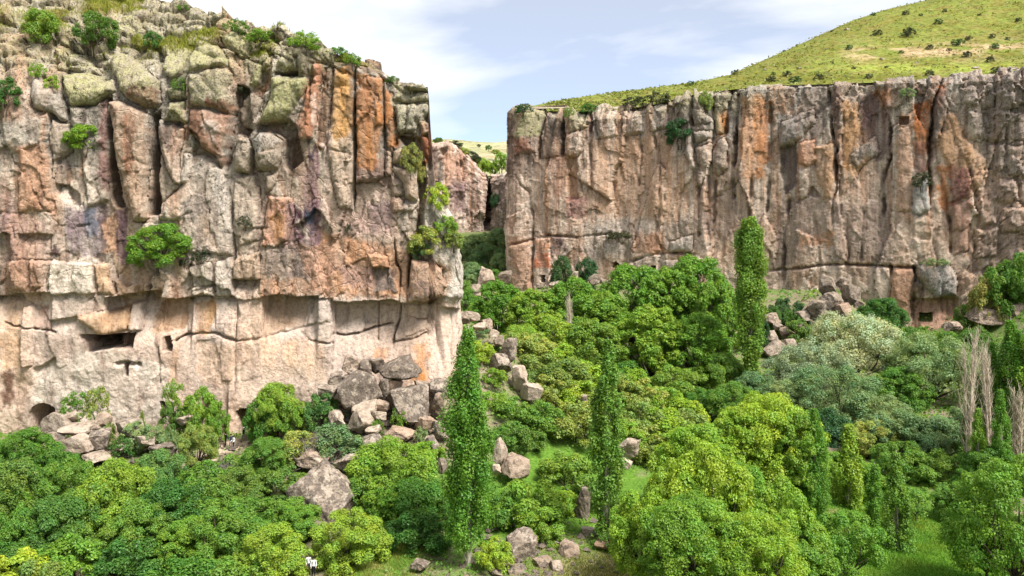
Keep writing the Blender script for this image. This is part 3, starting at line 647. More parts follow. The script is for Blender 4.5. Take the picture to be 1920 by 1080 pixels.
B([(493, 428), (506, 368), (550, 370), (553, 405), (539, 451), (516, 465), (493, 461)], 0.6, 8, 0.8, name='rock_slab', keep=0.5, flat=True)
B([(500, 328), (522, 325), (515, 352), (500, 362)], 1.2, 7, 0.8, col=(190, 170, 150))
B([(5, 488), (55, 487), (53, 546), (8, 549)], 0.9, 9, 0.8, keep=0.4, name='rock_block'); B([(58, 487), (97, 490), (84, 538), (58, 547)], 1.0, 9, 0.8, keep=0.4)
B([(98, 488), (174, 492), (180, 551), (92, 553)], 0.7, 8, 0.5, keep=0.4, flat=True, name='rock_slab'); B([(177, 496), (206, 496), (219, 551), (184, 551)], 0.9, 8, 0.7, keep=0.4)
c.crack([(208, 494), (216, 520), (221, 551)], 1.0, 2.2)
B([(144, 596), (178, 584), (233, 579), (236, 618), (206, 626), (189, 626), (167, 612)], 1.4, 10, 0.7, keep=0.5)
B([(236, 572), (258, 568), (260, 622), (238, 620)], 0.8, 5, 0.5, keep=0.5, flat=True)
B([(36, 575), (60, 573), (62, 690), (40, 690)], 0.7, 5, 0.5, keep=0.5, flat=True, part=False)
B([(434, 490), (446, 480), (490, 470), (487, 524), (434, 524)], 1.0, 9, 0.5, keep=0.5, col=(210, 180, 154))
B([(688, 478), (727, 480), (728, 502), (697, 502)], 0.7, 6, 0.4, keep=0.4, flat=True, col=(214, 162, 126))
B([(355, 500), (398, 490), (400, 535), (360, 545)], 0.8, 7, 0.7, keep=0.5, col=(214, 200, 184)); B([(358, 540), (398, 537), (400, 557), (358, 557)], 0.9, 5, 0.5, keep=0.4, col=(224, 206, 186))
B([(404, 490), (434, 480), (438, 556), (402, 557)], 0.7, 7, 0.6, keep=0.4, col=(218, 206, 194), name='rock_slab')
B([(767, 484), (797, 487), (830, 502), (837, 535), (833, 557), (797, 565), (767, 566), (764, 517)], 2.2, 14, 1.2, keep=0.35, name='rock_block')
# panels of the lower wall
for q, h in [([(288, 566), (342, 562), (343, 624), (300, 632)], -0.7), ([(346, 566), (362, 564), (363, 625), (345, 626)], 0.6), ([(364, 564), (396, 562), (400, 600), (392, 626), (365, 626)], -0.3),
             ([(400, 564), (440, 564), (440, 634), (402, 624)], 0.3), ([(444, 564), (490, 562), (492, 632), (444, 636)], 0.2), ([(494, 564), (566, 562), (567, 608), (496, 626)], -0.6), ([(570, 562), (618, 562), (618, 604), (570, 612)], 0.5),
             ([(626, 574), (702, 574), (702, 614), (660, 628), (626, 626)], -0.3), ([(708, 574), (742, 576), (738, 606), (708, 612)], 0.1), ([(754, 576), (826, 570), (826, 612), (752, 640)], 0.25),
             ([(366, 640), (402, 634), (412, 700), (370, 715)], -0.4), ([(444, 644), (490, 640), (494, 705), (446, 715)], 0.2), ([(404, 632), (438, 640), (438, 716), (418, 712)], 0.35), ([(66, 574), (88, 572), (90, 622), (66, 620)], -0.4)]:
    B(q, 0.55 * h, 8, 0.0, 1.4, 0.9, 'rock_panel', flat=True, ragged=2.4)
for ln, d, w in [([(0, 605), (18, 612), (36, 614), (90, 621), (106, 624)], 0.7, 1.8), ([(322, 643), (333, 634), (348, 629), (375, 627), (400, 625), (418, 632), (440, 639), (480, 637), (510, 629), (545, 622), (582, 612)], 1.0, 2.0),
                 ([(560, 625), (575, 640), (622, 646)], 0.6, 1.7), ([(622, 630), (640, 633), (662, 631), (696, 620), (735, 610)], 0.8, 1.7), ([(735, 647), (772, 641), (810, 625)], 0.7, 1.6), ([(760, 598), (790, 604), (825, 602)], 0.6, 1.6),
                 ([(738, 440), (741, 493), (750, 511), (747, 567), (749, 575), (744, 609), (735, 632), (733, 662)], 1.1, 1.7), ([(770, 470), (764, 520), (770, 562)], 1.5, 2.0), ([(705, 569), (705, 645)], 0.5, 1.6), ([(621, 560), (620, 705)], 0.7, 1.7),
                 ([(442, 560), (441, 735)], 0.4, 1.5), ([(690, 420), (697, 450), (688, 480)], 0.5, 1.5), ([(728, 400), (745, 420), (758, 440)], 0.5, 1.5), ([(440, 330), (434, 400), (440, 470), (436, 520)], 1.2, 2.2), ([(296, 650), (300, 720)], 0.4, 1.5)]:
    c.crack(ln, 1.3 * d, 1.15 * w)
# carved base: rough broken toe and hollows
b = c.vis & (c.py > 640) & (c.px < 330); c.D[b] += 0.5 * smooth(640, 700, c.py[b]) * fbm(c.S[b] * 0.35, c.Z[b] * 0.35, oct=4, seed=61)
b = c.vis & (c.py > 690) & (c.px > 430) & (c.px < 640); c.D[b] += 1.3 * smooth(690, 780, c.py[b]) * (0.6 + 0.5 * fbm(c.S[b] * 0.3, c.Z[b] * 0.5, oct=4, seed=62))
# caves
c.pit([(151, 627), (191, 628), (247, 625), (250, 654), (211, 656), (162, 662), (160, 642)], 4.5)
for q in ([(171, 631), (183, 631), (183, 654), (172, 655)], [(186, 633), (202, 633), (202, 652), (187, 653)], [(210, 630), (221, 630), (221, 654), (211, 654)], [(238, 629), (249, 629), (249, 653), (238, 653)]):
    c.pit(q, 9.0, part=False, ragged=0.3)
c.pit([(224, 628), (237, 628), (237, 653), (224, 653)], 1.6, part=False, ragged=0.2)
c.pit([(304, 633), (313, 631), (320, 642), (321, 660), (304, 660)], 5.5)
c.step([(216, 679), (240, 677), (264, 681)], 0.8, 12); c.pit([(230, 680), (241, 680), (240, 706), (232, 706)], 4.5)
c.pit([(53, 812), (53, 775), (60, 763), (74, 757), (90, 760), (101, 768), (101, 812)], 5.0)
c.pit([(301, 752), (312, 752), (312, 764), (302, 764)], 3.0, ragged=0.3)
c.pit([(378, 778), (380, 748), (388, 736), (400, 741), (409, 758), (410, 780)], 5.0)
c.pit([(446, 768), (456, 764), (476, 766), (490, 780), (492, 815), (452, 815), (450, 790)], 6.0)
# grass and soil on the ledges of the top
gt = np.clip(gt, 0, 1)[..., None] * np.clip(c.nz / 0.2, 0, 1)[..., None]
gc = np.where(fbm(c.S * 1.3, c.Z * 1.3, oct=2, seed=54)[..., None] > 0.1, lin((140, 142, 56), 0.55), lin((160, 150, 84), 0.55))
c.C[:] = c.C * (1 - gt) + gc * gt; c.lich *= 1 - gt[..., 0]; c.blk *= 1 - gt[..., 0]
gt_l = gt
CLIFF_L = c.finish('cliff', M_CLIFF, 'tall near cliff on the left with carved cave doorways along its pale foot')

# ================= the long cliff on the right
RC = Cliff([(34, 395), (16, 330), (4, 272), (-0.2, 255), (-0.3, 249.5), (2.5, 247), (30, 238), (66.6, 222), (95, 207), (117.6, 197), (150, 186), (190, 176)],
           0.30, (240, 26, 10),
           [(900, 214), (958, 212), (980, 208), (1000, 208), (1045, 222), (1100, 228), (1180, 222), (1240, 206), (1290, 186), (1350, 175), (1440, 166), (1560, 160), (1700, 156), (1800, 156), (1920, 152), (2400, 150)],
           [(900, 206), (958, 204), (980, 200), (1000, 200), (1045, 206), (1100, 206), (1180, 201), (1240, 190), (1290, 176), (1350, 167), (1440, 158), (1560, 153), (1700, 149), (1800, 144), (1920, 138), (2400, 130)],
           corner='left', lean=1.1, cap=(14, 0.3), ramp_in=0.6, rimn=0.45, coarse=(138, 292))
c = RC
rr = 0.80 + 1.1 * smooth(1790, 1850, c.px + 20 * c.wob) + 0.7 * smooth(250, 200, c.py + 10 * c.wob)
base_relief(c, rr, 1.2)
f, e = facet(c.S / 9.0 + 0.5 * fbm(c.S * 0.08, c.Z * 0.05, seed=71), c.Z / 60.0, 19, 1.2); c.D += 1.3 * f - 0.5 * np.exp(-(e / 0.012) ** 2)
gg = smooth(300, 225, c.py + 25 * c.wob + 10 * c.wob2)[..., None]
c.C[:] = rock((222, 196, 176)) * (1 - gg) + rock((182, 170, 158)) * gg
tone = fbm(c.S * 0.07, c.Z * 0.03, oct=4, seed=55); c.C *= 1 + 0.24 * tone[..., None]
hue = fbm(c.S * 0.10 + 40, c.Z * 0.03, oct=4, seed=56); c.C *= 1 + np.stack([0.08 * hue, -0.05 * hue, -0.18 * hue], -1)
c.lich[:] = 0.55 * smooth(235, 180, c.py + 25 * c.wob) * smooth(1500, 1300, c.px); c.blk[:] = 0.15 + 0.65 * smooth(290, 190, c.py + 30 * c.wob)
c.weather(0.8); c.streaks(205, 440, 0.8, 400)
c.paint([(955, 205), (975, 205), (962, 330), (955, 440)], (104, 82, 74), 5, 0.85)
c.paint([(960, 230), (1020, 240), (1012, 330), (965, 330)], (140, 120, 108), 10, 0.7, 0.4, blk=0.4)
c.paint([(975, 205), (1020, 205), (1010, 250), (975, 255)], (190, 182, 150), 8, 0.8, lich=0.95)
c.paint([(1020, 215), (1060, 215), (1060, 290), (1015, 300)], (120, 106, 96), 9, 0.75, 0.4, blk=0.6)
c.paint([(970, 260), (995, 262), (995, 285), (972, 285)], (160, 112, 92), 6, 0.7)
c.paint([(1030, 290), (1065, 290), (1065, 370), (1040, 370)], (166, 124, 104), 9, 0.7, 0.3)
c.paint([(1060, 295), (1080, 290), (1085, 375), (1066, 375)], (206, 166, 136), 6, 0.75)
c.paint([(1110, 265), (1260, 250), (1270, 420), (1120, 400)], (210, 172, 144), 16, 0.75, 0.4)
c.paint([(1060, 370), (1100, 370), (1100, 410), (1064, 410)], (160, 118, 112), 9, 0.7)
c.paint([(1000, 446), (1033, 444), (1034, 470), (1002, 472)], (212, 160, 128), 4, 0.8); c.paint([(1004, 472), (1034, 470), (1034, 502), (1004, 502)], (198, 128, 96), 4, 0.85)
c.paint([(960, 440), (996, 450), (996, 540), (958, 540)], (196, 156, 130), 6, 0.75)
c.paint([(1036, 446), (1060, 446), (1060, 470), (1036, 475)], (140, 116, 112), 5, 0.75)
c.paint([(1090, 420), (1180, 410), (1185, 480), (1095, 480)], (196, 184, 172), 12, 0.75, blk=0.55)
c.paint([(1185, 440), (1250, 430), (1255, 475), (1190, 480)], (198, 150, 122), 8, 0.7)
c.paint([(1240, 420), (1330, 400), (1330, 470), (1250, 470)], (190, 172, 160), 12, 0.7, blk=0.4)
c.paint([(1260, 180), (1330, 175), (1330, 260), (1270, 300), (1255, 230)], (168, 156, 144), 10, 0.8, blk=0.75)
c.paint([(1343, 210), (1360, 205), (1358, 255), (1344, 258)], (206, 142, 92), 4, 0.85); c.paint([(1370, 180), (1385, 178), (1386, 270), (1372, 270)], (92, 80, 76), 4, 0.8, 0.3)
c.paint([(1388, 180), (1430, 180), (1435, 330), (1400, 340), (1388, 290)], (206, 156, 116), 10, 0.8, 0.3)
c.paint([(1420, 190), (1442, 190), (1442, 300), (1422, 330)], (208, 150, 108), 6, 0.8)
c.paint([(1310, 330), (1390, 330), (1395, 450), (1320, 450)], (168, 148, 138), 12, 0.6, 0.6, blk=0.3)
c.paint([(1460, 270), (1495, 262), (1493, 344), (1469, 367)], (122, 108, 104), 7, 0.8)
c.paint([(1440, 160), (1495, 165), (1490, 215), (1445, 215)], (176, 140, 112), 8, 0.7, 0.4)
c.paint([(1464, 229), (1522, 205), (1530, 229), (1473, 276), (1460, 273)], (150, 142, 136), 6, 0.8, blk=0.6)
c.paint([(1500, 165), (1545, 165), (1550, 260), (1525, 260), (1500, 220)], (156, 140, 128), 8, 0.7, 0.3, blk=0.5)
c.paint([(1496, 265), (1530, 262), (1532, 310), (1500, 310)], (206, 158, 130), 6, 0.8)
c.paint([(1528, 275), (1565, 270), (1566, 365), (1545, 372), (1530, 330)], (198, 158, 124), 7, 0.85)
c.paint([(1576, 190), (1606, 190), (1612, 250), (1608, 330), (1580, 330)], (208, 162, 118), 7, 0.85, 0.2)
c.paint([(1555, 160), (1578, 165), (1578, 330), (1570, 330)], (130, 104, 92), 5, 0.75)
c.paint([(1608, 180), (1668, 165), (1672, 290), (1640, 300), (1620, 250)], (132, 108, 106), 10, 0.75, 0.3, blk=0.4)
c.paint([(1640, 165), (1670, 165), (1670, 195), (1645, 195)], (196, 136, 90), 6, 0.75, 0.5)
c.paint([(1595, 285), (1640, 255), (1645, 290), (1605, 310)], (170, 158, 148), 6, 0.8, blk=0.7)
c.paint([(1560, 380), (1670, 380), (1670, 490), (1570, 490)], (180, 158, 146), 14, 0.65)
c.paint([(1496, 375), (1560, 375), (1560, 460), (1496, 460)], (190, 166, 152), 10, 0.6); c.paint([(1500, 440), (1560, 435), (1560, 460), (1500, 462)], (208, 160, 124), 8, 0.7)
c.paint([(1445, 380), (1495, 370), (1495, 500), (1450, 500)], (150, 132, 122), 10, 0.65, 0.4, blk=0.5)
c.paint([(1711, 198), (1751, 182), (1744, 255), (1742, 290), (1713, 280)], (196, 124, 76), 6, 0.92, 0.15); c.paint([(1712, 270), (1742, 275), (1742, 325), (1714, 325)], (120, 84, 74), 7, 0.8)
c.paint([(1754, 160), (1774, 155), (1770, 185), (1756, 210)], (190, 112, 66), 5, 0.85)
c.paint([(1680, 165), (1710, 165), (1708, 215), (1682, 215)], (176, 166, 150), 7, 0.75, blk=0.6); c.paint([(1684, 215), (1710, 215), (1712, 420), (1680, 400)], (204, 164, 138), 7, 0.75)
c.paint([(1746, 190), (1770, 165), (1778, 200), (1756, 290), (1744, 270)], (112, 100, 94), 5, 0.8)
c.paint([(1756, 274), (1776, 207), (1795, 216), (1804, 255), (1848, 298), (1843, 341), (1824, 370), (1780, 330)], (204, 164, 130), 8, 0.85)
c.paint([(1778, 313), (1824, 318), (1822, 370), (1784, 384)], (138, 96, 90), 6, 0.85); c.paint([(1782, 380), (1820, 375), (1816, 470), (1790, 480)], (170, 130, 114), 8, 0.75)
c.paint([(1758, 310), (1778, 315), (1778, 400), (1760, 390)], (214, 142, 92), 6, 0.75)
c.paint([(1713, 348), (1742, 330), (1745, 396), (1723, 406), (1708, 396)], (190, 190, 188), 4, 0.9, blk=0.3)
c.paint([(1800, 150), (1920, 145), (1920, 330), (1860, 330), (1830, 240)], (166, 152, 142), 14, 0.75, blk=0.7)
c.paint([(1840, 340), (1920, 330), (1920, 480), (1840, 480)], (176, 154, 142), 14, 0.7, blk=0.4)
c.paint([(1668, 502), (1718, 502), (1712, 590), (1672, 590)], (190, 146, 120), 6, 0.8); c.paint([(1712, 500), (1724, 500), (1716, 600), (1704, 590)], (130, 118, 108), 5, 0.7)
c.paint([(1723, 498), (1776, 496), (1797, 524), (1792, 555), (1756, 560), (1723, 528)], (164, 160, 154), 5, 0.85, blk=0.6)
c.paint([(1710, 565), (1790, 560), (1790, 620), (1710, 620)], (206, 160, 136), 8, 0.75)
B = c.cell
B([(1464, 229), (1522, 205), (1530, 229), (1500, 262), (1473, 276), (1460, 273)], 2.6, 10, 1.2, keep=0.5, name='rock_slab')
B([(1460, 277), (1495, 264), (1493, 344), (1470, 367), (1462, 330)], -2.6, 6, 0.4, keep=0.5, flat=True, part=False)
B([(1497, 268), (1527, 262), (1530, 300), (1518, 312), (1500, 306)], 1.6, 7, 1.2, keep=0.5); B([(1496, 318), (1514, 316), (1516, 370), (1496, 372)], 1.2, 6, 0.8, keep=0.4)
B([(1524, 345), (1540, 370), (1512, 368)], -2.2, 5, 0.5, part=False, flat=True)
B([(1530, 275), (1564, 270), (1567, 345), (1560, 372), (1542, 366), (1530, 320)], 1.2, 8, 0.8, keep=0.6, name='rock_column')
B([(1574, 180), (1606, 180), (1612, 250), (1606, 330), (1576, 372), (1568, 290)], 1.4, 10, 0.8, keep=0.6, name='rock_column')
B([(1595, 290), (1640, 252), (1650, 285), (1608, 318)], 1.6, 9, 1.0, keep=0.5, name='rock_slab')
B([(1287, 253), (1300, 245), (1304, 295), (1316, 327), (1297, 313), (1285, 288)], 3.0, 9, 1.8, keep=0.3, col=(190, 180, 170), blk=0.5, name='rounded_rock'); B([(1304, 278), (1332, 269), (1334, 295), (1324, 319), (1308, 307)], 2.6, 9, 1.8, keep=0.3, col=(160, 142, 128), blk=0.5, name='rounded_rock')
B([(1300, 248), (1332, 244), (1335, 260), (1308, 270)], 3.0, 8, 1.6, keep=0.3, col=(184, 174, 162), blk=0.5, name='rounded_rock'); B([(1335, 284), (1347, 260), (1359, 253), (1366, 272), (1363, 315), (1347, 330), (1334, 323)], 3.0, 12, 1.8, keep=0.3, col=(150, 138, 128), blk=0.7, name='rounded_rock')
B([(1310, 318), (1324, 322), (1320, 348), (1310, 350)], 1.8, 6, 1.0, keep=0.4, col=(170, 158, 148))
B([(1262, 180), (1296, 176), (1296, 230), (1268, 238)], 1.8, 10, 1.4, keep=0.7, blk=0.8); B([(1303, 178), (1336, 176), (1334, 232), (1303, 235)], 1.6, 10, 1.4, keep=0.7, blk=0.8)
B([(1340, 172), (1368, 170), (1364, 200), (1350, 215), (1356, 250), (1340, 254), (1336, 210)], 1.9, 10, 1.3, keep=0.6, col=(176, 166, 150), lich=0.5, name='rock_column')
B([(1062, 215), (1080, 205), (1102, 210), (1104, 240), (1072, 248)], 2.2, 10, 1.4, keep=0.6, lich=0.6); B([(1062, 250), (1092, 248), (1096, 285), (1084, 296), (1060, 290)], 2.2, 9, 1.6, keep=0.6, blk=0.7)
B([(975, 212), (1018, 206), (1012, 250), (1005, 285), (972, 290)], 1.3, 12, 0.9, keep=0.8, name='rock_block'); B([(1024, 214), (1054, 212), (1056, 292), (1016, 296)], 1.2, 12, 0.9, keep=0.8, name='rock_column')
B([(1116, 214), (1150, 206), (1160, 255), (1122, 262)], 1.6, 11, 1.2, keep=0.7, blk=0.7); B([(1166, 214), (1200, 206), (1206, 250), (1170, 256)], 1.6, 11, 1.2, keep=0.7, blk=0.7); B([(1212, 200), (1250, 190), (1252, 240), (1218, 246)], 1.7, 11, 1.2, keep=0.7, blk=0.7)
B([(958, 460), (995, 452), (996, 545), (958, 550)], 1.0, 9, 0.7, keep=0.5, name='rock_column'); B([(1000, 446), (1033, 443), (1034, 540), (1000, 545)], 0.9, 6, 0.8, keep=0.4, name='rock_column')
B([(1064, 298), (1083, 294), (1086, 372), (1068, 376)], -1.4, 5, 0.5, keep=0.4, flat=True, part=False)
B([(1256, 452), (1300, 440), (1300, 470), (1260, 472)], 1.4, 8, 1.2, keep=0.5, col=(190, 182, 174)); B([(1240, 486), (1330, 480), (1330, 505), (1245, 508)], 1.2, 8, 1.0, keep=0.5, col=(186, 178, 170))
B([(1756, 274), (1776, 207), (1795, 216), (1804, 255), (1848, 298), (1843, 341), (1824, 370), (1780, 380), (1760, 330)], 1.6, 12, 1.0, keep=0.5, name='rock_slab')
B([(1782, 384), (1820, 376), (1814, 470), (1788, 480)], 1.0, 9, 0.9, keep=0.6, name='rock_column')
B([(1713, 351), (1742, 332), (1744, 394), (1723, 404), (1708, 394)], 2.0, 7, 1.2, keep=0.3, name='rock_slab')
B([(1748, 185), (1766, 160), (1778, 200), (1758, 275), (1746, 262)], 1.8, 7, 1.2, keep=0.4, name='rock_column')
B([(1723, 500), (1776, 496), (1795, 524), (1792, 553), (1756, 558), (1723, 524)], 3.4, 14, 1.4, keep=0.8, name='rounded_rock')
B([(1670, 506), (1712, 506), (1704, 588), (1672, 596)], 1.6, 8, 1.0, keep=0.4, name='rock_column'); B([(1682, 240), (1708, 236), (1712, 396), (1684, 400)], 1.0, 8, 0.7, keep=0.5, name='rock_column')
for q in ([(1800, 165), (1830, 160), (1834, 200), (1806, 206)], [(1838, 160), (1868, 156), (1866, 200), (1840, 205)], [(1872, 160), (1912, 158), (1912, 205), (1876, 206)], [(1812, 212), (1846, 210), (1850, 260), (1822, 262)],
          [(1852, 212), (1884, 210), (1884, 262), (1856, 266)], [(1888, 212), (1930, 210), (1930, 262), (1890, 268)], [(1852, 272), (1884, 270), (1880, 320), (1856, 322)], [(1888, 272), (1932, 274), (1930, 330), (1890, 330)],
          [(1830, 374), (1868, 370), (1866, 420), (1836, 424)], [(1872, 334), (1912, 336), (1910, 380), (1874, 380)], [(1874, 386), (1930, 388), (1930, 440), (1876, 436)], [(1826, 430), (1870, 428), (1866, 480), (1832, 482)]):
    B(q, 1.5, 10, 1.0, keep=0.9, ragged=4, name='rock_block')
for ln, d, w in [([(1022, 206), (1012, 253), (1010, 300)], 1.8, 2.2), ([(1057, 200), (1057, 294)], 2.6, 2.6), ([(1111, 200), (1108, 270), (1111, 360)], 2.0, 2.4), ([(975, 345), (990, 360), (998, 412), (997, 535)], 1.6, 2.2),
                 ([(963, 459), (998, 449), (1033, 441), (1088, 445), (1142, 437), (1180, 446)], 1.2, 1.8), ([(1180, 492), (1219, 478), (1250, 474), (1308, 477)], 1.2, 1.8), ([(1299, 168), (1299, 238)], 2.8, 2.2), ([(1372, 165), (1366, 195), (1358, 252)], 2.6, 2.6),
                 ([(1382, 168), (1380, 270), (1376, 315), (1374, 375)], 2.4, 2.6), ([(1312, 350), (1312, 445)], 1.4, 2.2), ([(1340, 335), (1336, 420)], 1.2, 2.2), ([(1444, 190), (1443, 330), (1436, 400)], 1.8, 2.4), ([(1551, 158), (1558, 220), (1567, 273), (1569, 340), (1562, 389), (1561, 425)], 2.8, 2.2),
                 ([(1669, 235), (1671, 291), (1656, 340), (1656, 408)], 2.2, 2.2), ([(1440, 508), (1496, 504), (1531, 498), (1571, 496), (1633, 498), (1680, 500), (1718, 502)], 1.3, 1.7), ([(1740, 150), (1740, 185)], 1.8, 2.0), ([(1766, 149), (1751, 187), (1747, 245), (1742, 284), (1745, 395)], 2.8, 2.4),
                 ([(1776, 361), (1780, 420), (1785, 478)], 2.2, 2.4), ([(1672, 496), (1668, 590)], 2.0, 2.0), ([(1716, 500), (1710, 600)], 1.8, 2.4), ([(1588, 400), (1590, 490)], 0.9, 1.8), ([(1620, 395), (1614, 490)], 0.9, 1.8), ([(1480, 370), (1470, 450), (1466, 560)], 1.6, 2.4), ([(1226, 250), (1240, 330), (1236, 430)], 1.0, 2.2), ([(1150, 340), (1152, 420)], 0.9, 2.0), ([(1200, 270), (1196, 350)], 0.8, 2.0), ([(1408, 330), (1404, 420)], 1.2, 2.4)]:
    c.crack(ln, 1.5 * d, 1.5 * w, 3.0)
c.step([(1710, 562), (1760, 558), (1796, 558)], 2.2, 70)
c.pit([(1685, 219), (1704, 219), (1704, 234), (1686, 234)], 2.0, name='niche')
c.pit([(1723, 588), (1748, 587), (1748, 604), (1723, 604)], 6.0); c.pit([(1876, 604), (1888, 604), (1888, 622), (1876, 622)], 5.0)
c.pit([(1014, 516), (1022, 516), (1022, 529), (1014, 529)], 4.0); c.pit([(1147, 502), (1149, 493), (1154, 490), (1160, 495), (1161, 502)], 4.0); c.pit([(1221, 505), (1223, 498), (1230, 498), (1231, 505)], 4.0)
CLIFF_R = c.finish('cliff', M_CLIFF, 'long cliff on the right beneath the grassy hill, streaked with orange')

# ================= the cliff closing the gorge
MC = Cliff([(-95, 318), (-60, 335), (-34, 347), (-18, 352), (-11.6, 353), (-9.9, 354), (-5, 351), (2, 345), (20, 338), (60, 345)],
           0.5, (90, 8, 5), [(600, 262), (815, 274), (840, 272), (856, 280), (880, 302), (905, 326), (915, 332), (935, 330), (960, 318), (1200, 300)],
           [(600, 256), (815, 268), (840, 266), (856, 275), (880, 297), (905, 322), (915, 330), (935, 324), (960, 312), (1200, 296)], corner=None, lean=1.2, cap=(8, 0.3))
c = MC
base_relief(c, np.full(c.px.shape, 1.9), 0.5)
c.C[:] = rock((204, 178, 166)); tone = fbm(c.S * 0.09, c.Z * 0.04, oct=4, seed=57); c.C *= 1 + 0.28 * tone[..., None]
c.blk[:] = 0.3
c.weather(1.0)
c.streaks(280, 430, 1.0, 500)
c.paint([(828, 290), (870, 285), (880, 340), (835, 345)], (220, 174, 150), 8, 0.8, 0.4); c.paint([(845, 340), (880, 340), (880, 410), (850, 410)], (160, 132, 132), 10, 0.75, 0.5)
c.paint([(800, 260), (825, 280), (820, 340), (800, 350)], (150, 126, 116), 8, 0.7, blk=0.6); c.paint([(840, 400), (875, 400), (878, 445), (840, 445)], (228, 208, 192), 8, 0.7); c.paint([(918, 330), (958, 330), (958, 440), (918, 440)], (158, 140, 130), 8, 0.8, 0.3, blk=0.5)
c.cell([(885, 322), (911, 332), (909, 450), (884, 450)], 0.9, 3, 0.8, keep=1.0, name='rock_column', flat=True); c.cell([(920, 335), (955, 330), (957, 450), (918, 450)], 0.8, 3, 0.8, keep=1.0, name='rock_column', flat=True); c.cell([(832, 284), (866, 282), (874, 450), (838, 450)], 0.7, 3, 0.6, keep=1.0, name='rock_slab', flat=True)
c.crack([(861, 285), (865, 330)], 1.4, 1.8); c.crack([(916, 318), (917, 345), (914, 380), (912, 445)], 14, 3.6, 1.0)
CLIFF_M = c.finish('cliff', M_CLIFF_FAR, 'distant pale cliff with a dark cleft closing the gorge between the two walls')

# ---------------------------------------------------------------- hills
def hill_material(name, far=False):
    t = NT(name); g = t.n('ShaderNodeNewGeometry'); pos = g.outputs['Position']
    col = t.n('ShaderNodeVertexColor'); col.layer_name = 'Col'
    k = 0.35 if far else 1.0
    n2 = t.noise(pos, 0.55 * k, 6, 0.78); n3 = t.noise(pos, 0.16 * k, 5, 0.6)
    c = t.mix(1.0, col.outputs['Color'], t.ramp(n2, [(0.36, (0.38, 0.40, 0.34)), (0.5, (0.95, 0.95, 0.95)), (0.66, (1.3, 1.22, 1.12))]), 'MULTIPLY')
    c = t.mix(t.mapr(n3, 0.48, 0.68, 0, 0.6), c, t.ramp(n2, [(0.35, lin((120, 104, 60), 0.6)), (0.65, lin((190, 168, 110), 0.6))]))
    t.bsdf(c, 0.95, t.bump(n2, 0.8, 0.5), 0.05); return t.m
M_HILL = hill_material('hill_grass'); M_FARHILL = hill_material('far_hill_grass', True)
# grassy hill above the right cliff: columns of points run from the rim back over the crest
HPX = np.linspace(962, 2300, 330); nt_ = 130
rimY = np.interp(HPX, [962, 1440, 1920, 2300], [251.5, 224.5, 200, 186]); 
rimZ = CZ + (HOR - np.interp(HPX, [962, 1000, 1045, 1100, 1180, 1240, 1290, 1350, 1440, 1560, 1700, 1800, 1920, 2300], [208, 203, 207, 207, 202, 191, 177, 168, 159, 155, 150, 145, 139, 132])) / FPX * rimY - 0.35
skY = np.interp(HPX, [962, 1040, 1200, 1370, 1480, 1600, 1740, 1900, 2300], [253.5, 262, 272, 292, 325, 355, 385, 400, 380])
skp = np.interp(HPX, [962, 1000, 1040, 1100, 1200, 1300, 1370, 1420, 1480, 1550, 1600, 1660, 1740, 1850, 2000, 2300], [205, 198, 190, 180, 168, 155, 140, 118, 92, 60, 38, 18, 0, -26, -36, 10])
skZ = CZ + (HOR - skp) / FPX * skY
tt = np.concatenate([np.linspace(0, 1, 95), np.linspace(1, 2.6, nt_ - 94)[1:]]); TT = tt[None, :]
HY = rimY[:, None] + (skY - rimY)[:, None] * TT
prof = np.where(TT <= 1, 0.12 * TT + 0.88 * (0.45 * TT ** 1.6 + 0.55 * np.sin(np.clip(TT, 0, 1) * math.pi / 2) ** 2.2), 1 - 0.35 * (TT - 1) ** 1.5)
HX = (HPX[:, None] - 960) / FPX * HY
HZ = rimZ[:, None] + (skZ - rimZ)[:, None] * prof
amp = np.clip((skZ - rimZ)[:, None] * 0.02, 0, 1) * np.sin(np.clip(TT, 0, 1) * math.pi) 
HZ += amp * 1.6 * fbm(HX * 0.05, HY * 0.05, seed=81) + 0.18 * fbm(HX * 0.5, HY * 0.5, seed=82) * np.clip(TT * 8, 0, 1)
hpx = np.repeat(HPX[:, None], nt_, 1); hpy = HOR - FPX * (HZ - CZ) / HY
gr = fbm(HX * 0.035, HY * 0.06, oct=5, seed=83)
Cc = lin((148, 160, 78), 0.54) * (1 + 0.25 * gr[..., None])
def hmix(w, colr):
    global Cc
    w = np.clip(w, 0, 1)[..., None]; Cc = Cc * (1 - w) + lin(colr, 0.62) * w
hmix(smooth(0.0, 0.35, fbm(HX * 0.06 + 5, HY * 0.06, oct=4, seed=84)), (138, 144, 72))
hmix(0.85 * np.exp(-((hpy - 128) / 9) ** 2) * smooth(1500, 1620, hpx) * (hpx < 2400), (170, 184, 86))
hmix(0.85 * np.exp(-((hpy - 146) / 9) ** 2) * smooth(1380, 1450, hpx) * smooth(1790, 1740, hpx) * (0.6 + 0.6 * fbm(HX * 0.3, HY * 0.3, seed=86)), (112, 112, 44))
bare = np.exp(-((hpy - (98 - 0.03 * (hpx - 1650))) / 17) ** 2) * smooth(1520, 1640, hpx) * smooth(1980, 1880, hpx)
hmix(bare * smooth(-0.25, 0.15, fbm(HX * 0.12, HY * 0.2, oct=5, seed=85)), (214, 186, 150))
hmix(0.6 * smooth(0.05, 0.3, fbm(HX * 0.25, HY * 0.35, oct=4, seed=87)) * (TT > 0.1), (132, 124, 56))
V = np.stack([HX, HY, HZ], -1).reshape(-1, 3); n_, m_ = HX.shape
i0 = (np.arange(n_ - 1)[:, None] * m_ + np.arange(m_ - 1)[None, :]).ravel()
HILL = link('hill', make_mesh('hill', V, np.stack([i0, i0 + m_, i0 + m_ + 1, i0 + 1], 1), M_HILL, True, {'Col': Cc.reshape(-1, 3)}))
